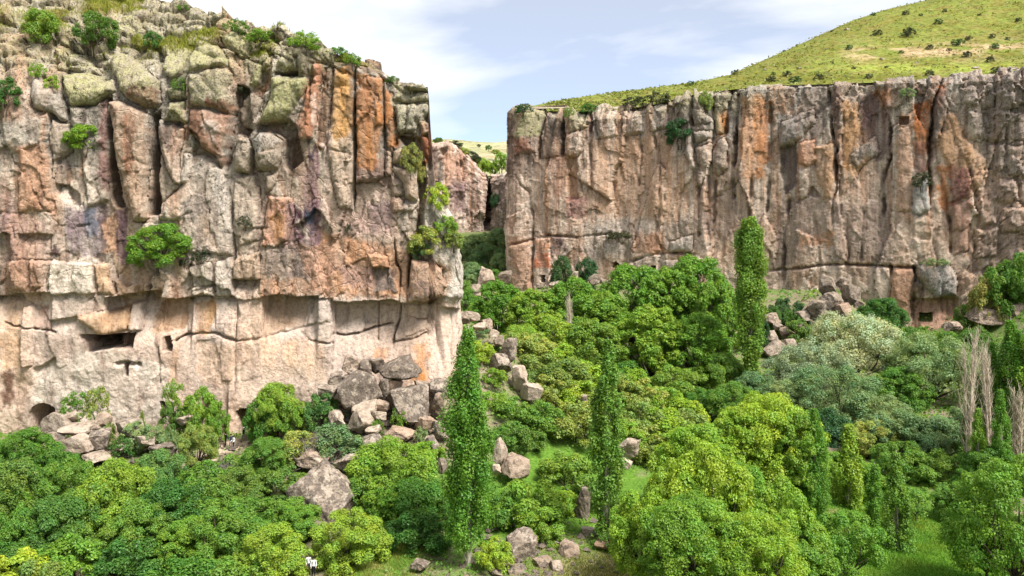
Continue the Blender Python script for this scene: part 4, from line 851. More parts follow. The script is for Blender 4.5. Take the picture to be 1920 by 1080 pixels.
tag(HILL, 'rounded grassy hill with a bare earth band above the right cliff', 'hill', kind='structure')
def hill_at(px, py):
    d = np.where(TT <= 1.0, np.hypot(hpx - px, hpy - py), 1e9); i = np.unravel_index(np.argmin(d), d.shape); return Vector((HX[i], HY[i], HZ[i]))
# far hill
fx = np.linspace(-900, 900, 160); fy = np.concatenate([np.linspace(357, 950, 90), np.linspace(950, 2200, 14)[1:]])
FX, FY = np.meshgrid(fx, fy, indexing='ij')
zz = np.interp(FY, [357, 420, 600, 900, 1300, 2200], [49.0, 58, 80, 110, 108, 60]) + 0.012 * np.clip(np.abs(FX) - 60, 0, 500) * np.clip((FY - 400) / 400, 0, 1)
zz += np.clip((FY - 380) / 300, 0, 1) * 5 * fbm(FX * 0.012, FY * 0.012, seed=91) + 1.2 * fbm(FX * 0.06, FY * 0.06, seed=92)
fg = fbm(FX * 0.02, FY * 0.02, oct=5, seed=93)[..., None]
fc_ = lin((182, 184, 142), 0.66) * (1 + 0.2 * fg); wv = smooth(0.1, 0.4, fbm(FX * 0.05, FY * 0.03, oct=4, seed=94))[..., None]
fc_ = fc_ * (1 - wv) + lin((204, 190, 158), 0.66) * wv
n_, m_ = FX.shape; i0 = (np.arange(n_ - 1)[:, None] * m_ + np.arange(m_ - 1)[None, :]).ravel()
FAR = link('hill', make_mesh('hill', np.stack([FX, FY, zz], -1).reshape(-1, 3), np.stack([i0, i0 + m_, i0 + m_ + 1, i0 + 1], 1), M_FARHILL, True, {'Col': fc_.reshape(-1, 3)}))
tag(FAR, 'pale distant hillside seen through the gap between the cliffs', 'hill', kind='structure')
# ---------------------------------------------------------------- plants: prototypes
def leaf_material(name, col, trans=0.4):
    t = NT(name)
    a = t.n('ShaderNodeVertexColor'); a.layer_name = 'Col'
    oi = t.n('ShaderNodeObjectInfo')
    hs = t.n('ShaderNodeHueSaturation'); hs.inputs['Color'].default_value = tuple(col) + (1,)
    t.l(t.mapr(oi.outputs['Random'], 0, 1, 0.474, 0.518), hs.inputs['Hue']); t.l(t.mapr(oi.outputs['Random'], 0, 1, 1.14, 0.80), hs.inputs['Value'])
    c = t.mix(1.0, hs.outputs['Color'], a.outputs['Color'], 'MULTIPLY')
    d = t.n('ShaderNodeBsdfDiffuse'); t.l(c, d.inputs['Color'])
    tr = t.n('ShaderNodeBsdfTranslucent'); tc_ = t.mix(1.0, c, (1.25, 1.15, 0.6), 'MULTIPLY'); t.l(tc_, tr.inputs['Color'])
    m1 = t.n('ShaderNodeMixShader'); m1.inputs[0].default_value = trans; t.l(d.outputs[0], m1.inputs[1]); t.l(tr.outputs[0], m1.inputs[2])
    g = t.n('ShaderNodeBsdfGlossy'); g.inputs['Roughness'].default_value = 0.45; g.inputs['Color'].default_value = (0.9, 0.95, 0.9, 1)
    m2 = t.n('ShaderNodeMixShader'); m2.inputs[0].default_value = 0.022; t.l(m1.outputs[0], m2.inputs[1]); t.l(g.outputs[0], m2.inputs[2])
    t.l(m2.outputs[0], t.out.inputs['Surface']); return t.m
LEAF = {k: leaf_material('leaves_' + k, v, tr) for k, v, tr in [
    ('lime', (0.270, 0.430, 0.040), 0.42), ('bright', (0.190, 0.355, 0.040), 0.42), ('mid', (0.140, 0.285, 0.038), 0.40), ('dark', (0.098, 0.215, 0.035), 0.38),
    ('deep', (0.045, 0.122, 0.036), 0.35), ('silver', (0.350, 0.430, 0.255), 0.35), ('olive', (0.255, 0.345, 0.075), 0.38), ('sage', (0.195, 0.305, 0.120), 0.36), ('blue', (0.105, 0.240, 0.058), 0.36), ('straw', (0.351, 0.351, 0.095), 0.35), ('scrub', (0.060, 0.075, 0.035), 0.25)]}
def bark_material(name, c0, c1):
    t = NT(name); g = t.n('ShaderNodeNewGeometry')
    st = t.n('ShaderNodeMapping'); st.inputs['Scale'].default_value = (1, 1, 0.25); t.l(g.outputs['Position'], st.inputs['Vector'])
    n = t.noise(st.outputs[0], 4.0, 4, 0.65); t.bsdf(t.ramp(n, [(0.32, c0), (0.68, c1)]), 0.9, t.bump(n, 0.6, 0.05), 0.15); return t.m
BARK = {'brown': bark_material('bark_brown', (0.035, 0.026, 0.020), (0.12, 0.095, 0.075)), 'pale': bark_material('bark_pale', (0.20, 0.18, 0.14), (0.50, 0.47, 0.40)),
        'dead': bark_material('bark_dead', (0.30, 0.24, 0.17), (0.62, 0.54, 0.44)), 'grey': bark_material('bark_grey', (0.10, 0.085, 0.075), (0.26, 0.23, 0.20))}

def tube(V, F, pts, radii, sides=6):
    """tapered tube appended to vertex and face lists"""
    base = len(V); n = len(pts)
    for i, (p, r) in enumerate(zip(pts, radii)):
        d = (pts[min(i + 1, n - 1)] - pts[max(i - 1, 0)]).normalized()
        a = d.orthogonal().normalized(); b = d.cross(a)
        for k in range(sides):
            w = 2 * math.pi * k / sides; V.append(tuple(p + (a * math.cos(w) + b * math.sin(w)) * r))
    for i in range(n - 1):
        for k in range(sides):
            k2 = (k + 1) % sides; F.append((base + i * sides + k, base + i * sides + k2, base + (i + 1) * sides + k2, base + (i + 1) * sides + k))
def limb(V, F, rng, a, b, r0, r1, bend=0.15, seg=5, sides=5):
    d = b - a; o = Vector((rng.uniform(-1, 1), rng.uniform(-1, 1), rng.uniform(-.3, .6))) * d.length * bend
    pts = [a + d * (i / seg) + o * math.sin(math.pi * i / seg) for i in range(seg + 1)]
    tube(V, F, pts, [r0 + (r1 - r0) * (i / seg) for i in range(seg + 1)], sides); return pts
def leaves_mesh(name, pos, nrm, size, tone, rs, aspect=1.45):
    """folded diamond leaf sprays"""
    n = len(pos)
    nrm = nrm / (np.linalg.norm(nrm, axis=1, keepdims=True) + 1e-9)
    rv = rs.normal(size=(n, 3)); t = np.cross(nrm, rv); t /= np.linalg.norm(t, axis=1, keepdims=True) + 1e-9
    b = np.cross(nrm, t); s = size[:, None]
    V = np.empty((n, 4, 3), np.float32)
    V[:, 0] = pos - t * s * 0.5 * aspect; V[:, 1] = pos + b * s * 0.5 + nrm * s * 0.12; V[:, 2] = pos + t * s * 0.5 * aspect - nrm * s * 0.1; V[:, 3] = pos - b * s * 0.5 + nrm * s * 0.12
    F = np.arange(n * 4, dtype=np.int32).reshape(n, 4)
    C = np.repeat(tone[:, None, :], 4, 1).reshape(-1, 3)
    return make_mesh(name, V.reshape(-1, 3), F, None, False, {'Col': C})
def rand_dirs(rs, n):
    d = rs.normal(size=(n, 3)); return d / np.linalg.norm(d, axis=1, keepdims=True)
def puff_leaves(rs, centers, radii, dens, leaf, zsq=1.0, shell=(0.72, 1.06), up=0.55, jitter=0.75, tonevar=0.14):
    P_, N_, S_, T_ = [], [], [], []
    for cen, r in zip(centers, radii):
        n = max(8, int(dens * r * r))
        d = rand_dirs(rs, n); d[:, 2] = np.where(d[:, 2] < -0.75, -d[:, 2], d[:, 2])
        rad = r * rs.uniform(shell[0], shell[1], n)[:, None]
        p = cen + d * rad * np.array([1, 1, zsq]); P_.append(p)
        N_.append(d + jitter * rs.normal(size=(n, 3)) * 0.45 + np.array([0, 0, up])); S_.append(leaf * rs.uniform(0.5, 1.5, n))
        tn = rs.uniform(1 - tonevar, 1 + tonevar); lv = tn * rs.uniform(0.84, 1.16, n)
        hu = rs.uniform(-0.13, 0.15); T_.append(np.stack([lv * (1 + hu + rs.uniform(-.06, .06, n)), lv, lv * (1 - hu)], 1))
    return np.concatenate(P_), np.concatenate(N_), np.concatenate(S_), np.concatenate(T_)
PROTO = {}
def lobed(name, seed, H, W, base, nl, nsub, leaf, dens, lobe=(0.30, 0.44), bark='brown', multi=1, loose=0.0, low=-0.72, trunk_r=None):
    """broad tree or bush: crown of lobes and sub-lobes; base = height fraction where the crown starts"""
    rng = random.Random(seed); rs = np.random.RandomState(seed)
    cz = H * (base + 1) / 2; hz = H * (1 - base) / 2
    cen, rad = [], []
    k = 0; ga = math.pi * (3 - math.sqrt(5))
    for i in range(nl):
        z = 1 - (i + 0.5) / nl * (1 - low); r = math.sqrt(max(0, 1 - z * z)); th = ga * i + rng.uniform(-.5, .5)
        f = rng.uniform(0.60, 0.80); lr = W / 2 * rng.uniform(*lobe)
        cen.append(np.array([r * math.cos(th) * (W / 2 - lr * 0.62) * f / 0.72, r * math.sin(th) * (W / 2 - lr * 0.62) * f / 0.72, cz + z * (hz - lr * 0.45)])); rad.append(lr)
    cen.append(np.array([0, 0, cz])); rad.append(W / 2 * 0.5)
    C2, R2 = [], []
    for c0, r0 in zip(cen, rad):
        for _ in range(nsub):
            d = rand_dirs(rs, 1)[0]; d[2] = d[2] * 0.8 + 0.12; o = c0 - np.array([0, 0, cz]); o = o / (np.linalg.norm(o) + 1e-6)
            d = d + 0.5 * o; d /= np.linalg.norm(d); r2 = r0 * rs.uniform(0.34, 0.56); C2.append(c0 + d * r0 * rs.uniform(0.55, 0.85)); R2.append(r2)
    for d in rand_dirs(rs, nl * 3):                                  # stray sprays break the outline
        if d[2] > -0.5: C2.append(np.array([d[0] * W / 2, d[1] * W / 2, 0]) * rs.uniform(0.86, 1.06) + np.array([0, 0, cz + d[2] * hz * rs.uniform(0.86, 1.08)])); R2.append(W * rs.uniform(0.03, 0.065))
    p, n, s, t = puff_leaves(rs, C2, R2, dens, leaf, 0.9, (0.45 + 0.2 * (1 - loose), 1.08 + 0.25 * loose))
    p[:, 2] = np.where(p[:, 2] > cz, cz + (p[:, 2] - cz) * (H - cz) / (np.percentile(p[:, 2], 99.6) - cz), p[:, 2]); wx = np.percentile(np.abs(p[:, :2]), 98.5); p[:, :2] *= W / 2 / wx
    crown = leaves_mesh(name + '_crown', p, n, s, t, rs)
    V, F = [], []; V2, F2 = [], []; tr = trunk_r or W * 0.022
    for m_ in range(multi):
        b0 = Vector((rng.uniform(-.1, .1) * W * (multi > 1), rng.uniform(-.1, .1) * W * (multi > 1), -0.6)); fork = Vector((b0.x * 1.5, b0.y * 1.5, max(H * base * 0.9, H * 0.16)))
        limb(V, F, rng, b0, fork, tr * 1.25, tr * 0.85, 0.06, 4, 7)
        for j, c0 in enumerate(cen):
            if j % multi == m_: limb(V2, F2, rng, fork, Vector(c0) , tr * 0.62, tr * 0.12, 0.14, 5, 5)
    trunk = make_mesh(name + '_trunk', V, F, BARK[bark], True)
    PROTO[name] = dict(crown=crown, trunk=trunk, limbs=make_mesh(name + '_branches', V2, F2, BARK[bark], True), H=H, W=W)
def poplar(name, seed, H, W, leaf, dens, bare=0.10, gap=0.0, lean=0.0, broad=False):
    rng = random.Random(seed); rs = np.random.RandomState(seed)
    C2, R2 = [], []; V, F = [], []; V2, F2 = [], []
    limb(V, F, rng, Vector((0, 0, -0.6)), Vector((lean, 0, H * 0.97)), W * 0.055, 0.03, 0.01, 10, 7)
    def R_(u): return W / 2 * (0.62 + 0.38 * math.sin(min(1, u / 0.4) * math.pi / 2)) * (1 - max(0, (u - 0.55) / 0.45) ** 1.8 * 0.88)
    if broad:
        def R_(u): return W / 2 * (0.40 + 0.60 * smooth(0.0, 0.62, u)) * math.sqrt(max(0.0, 1 - max(0.0, (u - 0.80) / 0.205) ** 2))
    nb = int(H * 8.5)
    for i in range(nb):
        u = bare + (1 - bare) * ((i + rng.random()) / nb); th = rng.uniform(0, 2 * math.pi); rr = R_(u) * (0.80 + 0.26 * (0.5 + 0.5 * math.sin(u * 37 + 2.1 * math.sin(th * 2 + u * 9 + seed))))
        if rng.random() < gap and u < 0.9: continue
        r2 = max(0.42, rr * rng.uniform(0.26, 0.40)); q = (rr - r2 * 0.7) * math.sqrt(rng.uniform(0.15, 1))
        p = Vector((q * math.cos(th) + lean * u, q * math.sin(th), u * H)); C2.append(np.array(p)); R2.append(r2)
        if i % 3 == 0: limb(V2, F2, rng, Vector((lean * u, 0, max(0.2, u * H - q * 2.2))), p + Vector((0, 0, r2)), W * 0.012, 0.012, 0.05, 3, 4)
    p, n, s, t = puff_leaves(rs, C2, R2, dens, leaf, 1.9, (0.3, 1.1), 0.15, 1.0, 0.12)
    k = p[:, 2] < H * 1.0; p, n, s, t = p[k], n[k], s[k], t[k]
    PROTO[name] = dict(crown=leaves_mesh(name + '_crown', p, n, s, t, rs, 1.3), trunk=make_mesh(name + '_trunk', V, F, BARK['pale'], True), limbs=make_mesh(name + '_branches', V2, F2, BARK['pale'], True), H=H, W=W)
def dead_poplar(name, seed, H, W):
    rng = random.Random(seed); V, F = [], []
    for k in range(rng.randint(2, 3)):
        o = Vector((rng.uniform(-.3, .3), rng.uniform(-.3, .3), -0.5)); top = Vector((rng.uniform(-.25, .25) * W, rng.uniform(-.25, .25) * W, H * rng.uniform(0.82, 1.0)))
        pts = limb(V, F, rng, o, top, 0.20, 0.05, 0.02, 9, 6)
        for i in range(34):
            u = rng.uniform(0.25, 0.97); p = o + (top - o) * u; th = rng.uniform(0, 6.28); l = rng.uniform(0.8, 2.6) * (1.1 - u * 0.5)
            e = p + Vector((math.cos(th) * l * 0.34, math.sin(th) * l * 0.34, l)); q = limb(V, F, rng, p, e, 0.05, 0.014, 0.16, 4, 4)
            for _ in range(5): 
                f = q[rng.randint(1, 4)]; limb(V, F, rng, f, f + Vector((rng.uniform(-.5, .5), rng.uniform(-.5, .5), rng.uniform(0.5, 1.2))), 0.02, 0.008, 0.15, 2, 3)
    PROTO[name] = dict(crown=None, trunk=make_mesh(name + '_trunk', V, F, BARK['dead'], True), H=H, W=W)
def dry_bush(name, seed, H, W):
    rng = random.Random(seed); V, F = [], []
    for k in range(70):
        th = rng.uniform(0, 6.28); ph = rng.uniform(0.1, 1.3); l = rng.uniform(.7, 1.0)
        e = Vector((math.cos(th) * math.sin(ph) * W / 2 * l, math.sin(th) * math.sin(ph) * W / 2 * l, math.cos(ph) * H * l + 0.1)); q = limb(V, F, rng, Vector((0, 0, -0.2)), e, 0.05, 0.015, 0.12, 4, 4)
        for _ in range(4):
            f = q[rng.randint(2, 4)]; limb(V, F, rng, f, f + Vector((rng.uniform(-.7, .7), rng.uniform(-.7, .7), rng.uniform(-.1, .6))), 0.022, 0.01, 0.1, 2, 3)
    PROTO[name] = dict(crown=None, trunk=make_mesh(name + '_stems', V, F, BARK['grey'], True), H=H, W=W)

for i in range(4): lobed('round%d' % i, 100 + i, 8.0, 8.0, 0.08, 19, 9, 0.130, 430, lobe=(0.24, 0.46))
for i in range(2): lobed('big%d' % i, 190 + i, 13.0, 13.0, 0.08, 40, 10, 0.155, 190, lobe=(0.15, 0.34))
for i in range(2): lobed('tall%d' % i, 120 + i, 15.0, 10.0, 0.20, 32, 9, 0.20, 190, lobe=(0.20, 0.37))
for i in range(3): lobed('bush%d' % i, 140 + i, 3.4, 4.0, -0.05, 13, 8, 0.100, 680, lobe=(0.25, 0.47), multi=3, trunk_r=0.06)
for i in range(2): lobed('scrub%d' % i, 150 + i, 2.0, 2.6, -0.05, 10, 6, 0.10, 520, lobe=(0.32, 0.46), multi=3, loose=0.4, trunk_r=0.04)
for i in range(2): lobed('willow%d' % i, 160 + i, 14.0, 14.0, 0.14, 24, 10, 0.165, 150, lobe=(0.18, 0.36), loose=0.6, trunk_r=0.34)
for i in range(2): lobed('sapling%d' % i, 180 + i, 4.5, 3.0, 0.40, 9, 6, 0.11, 430, lobe=(0.34, 0.52), trunk_r=0.06)
poplar('poplar0', 200, 21.0, 4.8, 0.135, 640); poplar('poplar1', 201, 19.0, 3.4, 0.14, 640, 0.05, 0.05); poplar('poplar2', 202, 30.0, 5.2, 0.20, 380, 0.02, broad=True)
dead_poplar('dead0', 210, 14.0, 2.2); dead_poplar('dead1', 211, 13.0, 1.8); dry_bush('dry0', 212, 2.0, 3.6)

def plant(proto, px, ytop, wpx, Y, leaf, name, label, cat='tree', group=None, ybase=None, at=None, rot=None, bark=None, sink=0.0):
    """stands on the ground at depth Y under column px (or at the point 'at'), its top seen at row ytop"""
    pr = PROTO[proto]
    if at is None:
        X = (px - 960.0) / FPX * Y; zb = gz(X, Y) if ybase is None else CZ + (HOR - ybase) / FPX * Y
    else: X, Y, zb = at
    h = max(CZ + (HOR - ytop) / FPX * Y - zb, 0.5); w = wpx / FPX * Y
    if pr['crown'] is not None and at is None:
        need = 0.88 * w * pr['H'] / pr['W']
        if h < need: zb -= need - h; h = need                 # low ground: the stems are sunk among the undergrowth
    o = bpy.data.objects.new(name, None); COL.objects.link(o); o.empty_display_size = 0.3
    o.location = (X, Y, zb - sink); sxy = w / pr['W']; o.scale = (sxy, sxy, (h + sink) / pr['H'])
    o.rotation_euler = (0, 0, (hash((px * 7 + ytop * 13)) % 628) / 100.0 if rot is None else rot)
    tk = link('trunk' if cat == 'tree' else 'stems', pr['trunk'], o)
    if pr.get('limbs'): link('branches', pr['limbs'], tk)
    if bark: tk.material_slots[0].link = 'OBJECT'; tk.material_slots[0].material = BARK[bark]
    if pr['crown'] is not None:
        if len(pr['crown'].materials) == 0: pr['crown'].materials.append(LEAF['mid'])
        cr_ = link('crown', pr['crown'], o); cr_.material_slots[0].link = 'OBJECT'; cr_.material_slots[0].material = LEAF[leaf]
    tag(o, label, cat, group); return o

# ---------------------------------------------------------------- boulders: prototypes
def boulder_material():
    t = NT('boulder_rock'); tcn = t.n('ShaderNodeTexCoord'); oi = t.n('ShaderNodeObjectInfo')
    g = t.n('ShaderNodeNewGeometry'); pos = g.outputs['Position']
    n1 = t.noise(pos, 0.9, 4, 0.65); n2 = t.noise(pos, 4.0, 4, 0.7); n3 = t.noise(pos, 1.3, 5, 0.75, 0.4)
    c = t.ramp(n1, [(0.3, rock((148, 132, 118))), (0.5, rock((186, 170, 154))), (0.7, rock((212, 198, 184)))])
    c = t.mix(1.0, c, oi.outputs['Color'], 'MULTIPLY')
    c = t.mix(1.0, c, t.ramp(n2, [(0.3, (0.75, 0.74, 0.73)), (0.5, (1, 1, 1)), (0.7, (1.1, 1.1, 1.1))]), 'MULTIPLY')
    al = t.n('ShaderNodeObjectInfo').outputs['Alpha']
    kf = t.math('MULTIPLY', t.mapr(t.math('ADD', n3, t.mapr(al, 0, 1, -0.12, 0.14)), 0.50, 0.56, 0, 1), 0.85)
    c = t.mix(kf, c, t.ramp(n2, [(0.35, rock((84, 74, 68))), (0.65, rock((136, 124, 114)))]))
    t.bsdf(c, 0.92, t.bump(n2, 0.9, 0.22), 0.12); return t.m
M_BOULDER = boulder_material()
BOULD = []
def boulder_proto(seed, cuts, rough, soft):
    rs = np.random.RandomState(seed); bm = bmesh.new(); bmesh.ops.create_icosphere(bm, subdivisions=5, radius=1.0)
    v = np.array([q.co[:] for q in bm.verts])
    v = v * 1.35
    Q = np.linalg.qr(rs.normal(size=(3, 3)) * 0.25 + np.eye(3))[0]
    pl = [(Q[i] * sg + rs.normal(size=3) * 0.16, rs.uniform(0.62, 0.86)) for i in range(3) for sg in (-1, 1)] + [(rand_dirs(rs, 1)[0], rs.uniform(0.70, 0.95)) for _ in range(cuts)]
    for n, d in pl:
        n = n / np.linalg.norm(n); e = v @ n - d; v = v - np.where(e > 0, e * soft, 0)[:, None] * n
    a = fbm(v[:, 0] * 1.3 + seed, v[:, 1] * 1.3 + v[:, 2] * 0.9, oct=4, seed=seed); a2 = fbm(v[:, 1] * 2.9 + seed, v[:, 2] * 2.9 - v[:, 0], oct=3, seed=seed + 5)
    a3 = fbm(v[:, 0] * 6.1 - v[:, 1] * 2, v[:, 2] * 6.1 + v[:, 1] * 3, oct=3, seed=seed + 9)
    v = v * (1 + rough * a + rough * 0.5 * a2 + rough * 0.28 * a3)[:, None]
    mn, mx_ = v.min(0), v.max(0); v = (v - (mn + mx_) / 2) / ((mx_ - mn) / 2)
    F = np.array([[q.index for q in f.verts] for f in bm.faces]); bm.free()
    BOULD.append(make_mesh('boulder', v, F, M_BOULDER, True))
for sd, ct, rg, sf in [(1, 5, 0.14, 0.93), (2, 7, 0.16, 0.95), (3, 4, 0.13, 0.90), (4, 8, 0.18, 0.95), (5, 8, 0.13, 0.86), (6, 6, 0.17, 0.95), (7, 9, 0.14, 0.84), (8, 7, 0.2, 0.95)]: boulder_proto(sd, ct, rg, sf)
def boulder(px, py, wpx, hpx, Y, k, label, group, tint=(1, 1, 1), lich=0.5, roll=0.0, rotz=None, name='boulder'):
    p = P(px, py, Y); o = link(name, BOULD[k % len(BOULD)]); s = Y / FPX
    o.location = p; o.scale = (wpx * s / 2, wpx * s / 2 * 0.9, hpx * s / 2)
    rz = [0, 0.35, -0.3, 3.14, 2.8, -2.9][int(px + py) % 6] if rotz is None else rotz
    o.rotation_euler = (0, roll, rz); o.color = (tint[0], tint[1], tint[2], lich)
    return tag(o, label, 'boulder', group)
# ---------------------------------------------------------------- boulders
ORD = ['first', 'second', 'third', 'fourth', 'fifth', 'sixth', 'seventh', 'eighth', 'ninth', 'tenth', 'eleventh', 'twelfth', 'thirteenth', 'fourteenth', 'fifteenth', 'sixteenth', 'seventeenth', 'eighteenth', 'nineteenth', 'twentieth',
       'twenty-first', 'twenty-second', 'twenty-third', 'twenty-fourth', 'twenty-fifth', 'twenty-sixth', 'twenty-seventh', 'twenty-eighth', 'twenty-ninth', 'thirtieth']
WARM = (1.02, 0.95, 0.90); PALE = (1.14, 1.12, 1.10); GREY = (0.82, 0.80, 0.78); PINK = (1.05, 0.92, 0.85); DARK = (0.66, 0.63, 0.60); BRWN = (0.9, 0.74, 0.62)
def rocks(rows, group, where):
    rows = sorted(rows, key=lambda r: r[0]); n = 0
    for r in rows:
        px, py, w, h, Y, k = r[:6]; tint = r[6] if len(r) > 6 else (1, 1, 1); li = r[7] if len(r) > 7 else 0.45; lab = r[8] if len(r) > 8 else None; roll = r[9] if len(r) > 9 else 0
        if lab is None:
            lab = '%s from the left of the smaller %s' % (ORD[n], where); n += 1
        boulder(px, py, w, h, Y, k, lab, group, tint, li, roll)
rocks([(112, 792, 54, 46, 103.5, 4, (1, 1, 1), 0.4, 'speckled grey rounded boulder in front of the arched cave'), (150, 804, 66, 30, 102, 6, PALE, 0.2, 'long pale flat boulder between the arched cave and two saplings'),
       (148, 834, 60, 40, 99.5, 4, PALE, 0.15, 'smooth pale rounded boulder at the front of the group below the arched cave'), (187, 824, 44, 38, 100.5, 2, (1, 1, 1), 0.6, 'dark speckled boulder beside the smooth pale one below the two saplings'),
       (106, 818, 40, 24, 101, 0, GREY, 0.6), (180, 856, 52, 22, 98, 3, PALE, 0.25), (243, 802, 52, 38, 102.5, 0, (1, 1, 1), 0.55, 'pale boulder with a dark cap right of the two saplings'), (192, 786, 30, 28, 103.6, 4, WARM, 0.1),
       (273, 826, 34, 22, 100, 2, PALE, 0.2), (304, 846, 66, 32, 98.5, 1, (1, 1, 1), 0.7, 'large white boulder with black patches beside the pale footpath'), (333, 876, 40, 30, 96, 5, GREY, 0.5), (140, 778, 34, 22, 104, 7, PALE, 0.2),
       (342, 789, 30, 18, 103, 1, PALE, 0.1, 'small white slab lying on the pale path beside the cliff shrubs'), (228, 838, 22, 14, 99.5, 3, PALE, 0.2), (95, 836, 30, 18, 99, 6, PALE, 0.2)],
      'boulders below the arched cave', 'boulders below the arched cave')
rocks([(658, 681, 38, 34, 107, 3, WARM, 0.5), (664, 699, 28, 18, 106.2, 1, PALE, 0.3), (686, 692, 34, 40, 106.6, 5, GREY, 0.7), (752, 693, 82, 54, 106, 3, GREY, 0.7, 'largest dark grey angular slab on top of the rockfall', 0.12), (704, 686, 40, 30, 107, 1, GREY, 0.6),
       (720, 729, 30, 44, 105, 1, (1, 1, 1), 0.6), (674, 729, 86, 68, 104.6, 4, (1, 1, 1), 0.75, 'big rounded boulder with dark lichen cap in the middle of the rockfall'), (655, 714, 34, 28, 105.6, 0, GREY, 0.6), (686, 766, 50, 36, 103, 6, PALE, 0.15, 'smooth pale boulder under the big lichen-capped rockfall boulder'),
       (737, 720, 36, 26, 105.6, 0, PINK, 0.1), (769, 751, 92, 66, 104, 0, (1, 1, 1), 0.62, 'broad two-toned boulder at the right of the rockfall'), (822, 730, 54, 44, 105.5, 5, (1, 1, 1), 0.7), (824, 765, 40, 58, 103.4, 1, WARM, 0.5, 'upright brown slab leaning beside the foreground poplar', 0.25),
       (631, 710, 26, 26, 105.6, 2, (1, 1, 1), 0.5), (609, 720, 34, 16, 106, 3, PALE, 0.1), (615, 733, 50, 26, 104.8, 0, (1, 1, 1), 0.4), (632, 790, 34, 40, 101.6, 1, PALE, 0.3), (679, 792, 48, 48, 101.4, 5, PALE, 0.2, 'knobbly cream boulder below the middle of the rockfall'),
       (709, 780, 30, 22, 102, 2, PALE, 0.3), (696, 832, 58, 42, 99, 3, (1, 1, 1), 0.6), (681, 858, 48, 36, 97.5, 7, GREY, 0.4), (770, 787, 26, 22, 102.4, 1, (1, 1, 1), 0.4), (797, 792, 38, 26, 102, 0, PINK, 0.1), (750, 812, 60, 26, 100.6, 3, PINK, 0.15), (826, 806, 30, 40, 101, 2, (1, 1, 1), 0.55),
       (816, 848, 28, 66, 98.5, 1, (1, 1, 1), 0.6, 'tall tilted slab at the lower right end of the rockfall', -0.35), (829, 882, 26, 50, 96, 5, GREY, 0.6), (719, 760, 26, 24, 103.4, 6, WARM, 0.2), (745, 775, 20, 16, 102.6, 4, PALE, 0.2), (660, 758, 26, 22, 103.6, 7, (1, 1, 1), 0.4), (790, 722, 30, 20, 106, 2, PALE, 0.2), (700, 806, 30, 20, 100.6, 6, PALE, 0.3), (645, 740, 24, 20, 104.6, 3, GREY, 0.6)],
      'rockfall against the cliff foot', 'rocks of the rockfall at the cliff foot')
rocks([(614, 926, 124, 138, 89, 7, (1, 1, 1), 0.62, 'huge grey lichened boulder above the round lime bush'), (654, 869, 58, 34, 95, 1, PALE, 0.4, 'pale block lying behind the huge lichened boulder'), (590, 858, 66, 28, 95.5, 3, WARM, 0.45, 'flat brown slab behind the dry bush'), (588, 990, 44, 30, 84, 2, DARK, 0.5, 'dark rock below the huge lichened boulder'),
       (172, 1076, 66, 32, 77, 1, PALE, 0.55, 'white rock with black patches at the bottom edge'), (294, 1074, 46, 26, 77.5, 3, (1, 1, 1), 0.6, 'grey rock poking through bushes at the bottom edge'), (788, 1056, 36, 16, 76.5, 3, GREY, 0.6, 'small flat grey rock on the grass left of the foreground poplar'),
       (175, 1010, 26, 50, 82, 6, DARK, 0.3, 'dark rock hidden between the left foreground trees')], 'lone foreground boulders', 'lone rocks')
rocks([(868, 596, 26, 26, 119, 5, GREY, 0.5), (885, 593, 28, 22, 120, 2, PALE, 0.0, 'small bright white boulder at the top of the rocky ridge'), (925, 624, 22, 16, 119, 3, PALE, 0.1), (953, 658, 36, 52, 116, 1, (1, 1, 1), 0.5, 'tall grey boulder with a flat face on the ridge'), (938, 682, 44, 42, 115, 5, (1, 1, 1), 0.5, 'pointed two-toned boulder on the ridge beside the poplar top'),
       (976, 712, 36, 52, 113, 1, PALE, 0.15, 'pale upright boulder on the ridge above the split boulder'), (997, 734, 44, 36, 112, 0, PALE, 0.15, 'pale split boulder lowest on the ridge crest'), (912, 606, 24, 20, 121, 0, WARM, 0.3), (937, 640, 24, 26, 118, 3, GREY, 0.4), (900, 612, 26, 18, 120, 6, PALE, 0.2),
       (1091, 750, 24, 22, 114, 1, PALE, 0.2), (1110, 758, 18, 14, 113, 3, GREY, 0.4)], 'boulders along the ridge', 'rocks along the rocky ridge behind the poplar')
rocks([(936, 848, 28, 54, 96, 4, PALE, 0.2, 'tall pale boulder half hidden behind the foreground poplar'), (968, 875, 62, 46, 95, 4, WARM, 0.25, 'smooth round tan boulder with lichen top right of the foreground poplar'), (932, 882, 20, 20, 94.5, 1, PALE, 0.1), (978, 1031, 56, 70, 79.5, 2, (1, 1, 1), 0.6, 'large egg-shaped grey boulder at the foot of the foreground bushes'),
       (1067, 1034, 46, 40, 80, 4, WARM, 0.35, 'rounded brown boulder standing alone on the dry grass'), (1093, 952, 32, 82, 88, 1, GREY, 0.65, 'tall narrow grey boulder left of the slim poplar'), (1106, 1002, 38, 30, 84, 2, (1, 1, 1), 0.3, 'low grey boulder at the foot of the slim poplar'), (1018, 1058, 40, 30, 78, 0, WARM, 0.4), (1043, 1065, 34, 30, 77.4, 5, PALE, 0.3), (973, 1072, 44, 28, 76.5, 3, GREY, 0.5), (932, 1074, 26, 16, 76, 1, GREY, 0.5), (1130, 1020, 30, 22, 81, 6, BRWN, 0.2),
       (1178, 843, 46, 42, 103, 1, PALE, 0.35, 'pale boulder right of the slim poplar among lime shrubs'), (1174, 868, 24, 20, 101, 3, PALE, 0.1)], 'boulders between the two poplars', 'rocks between the two poplars')
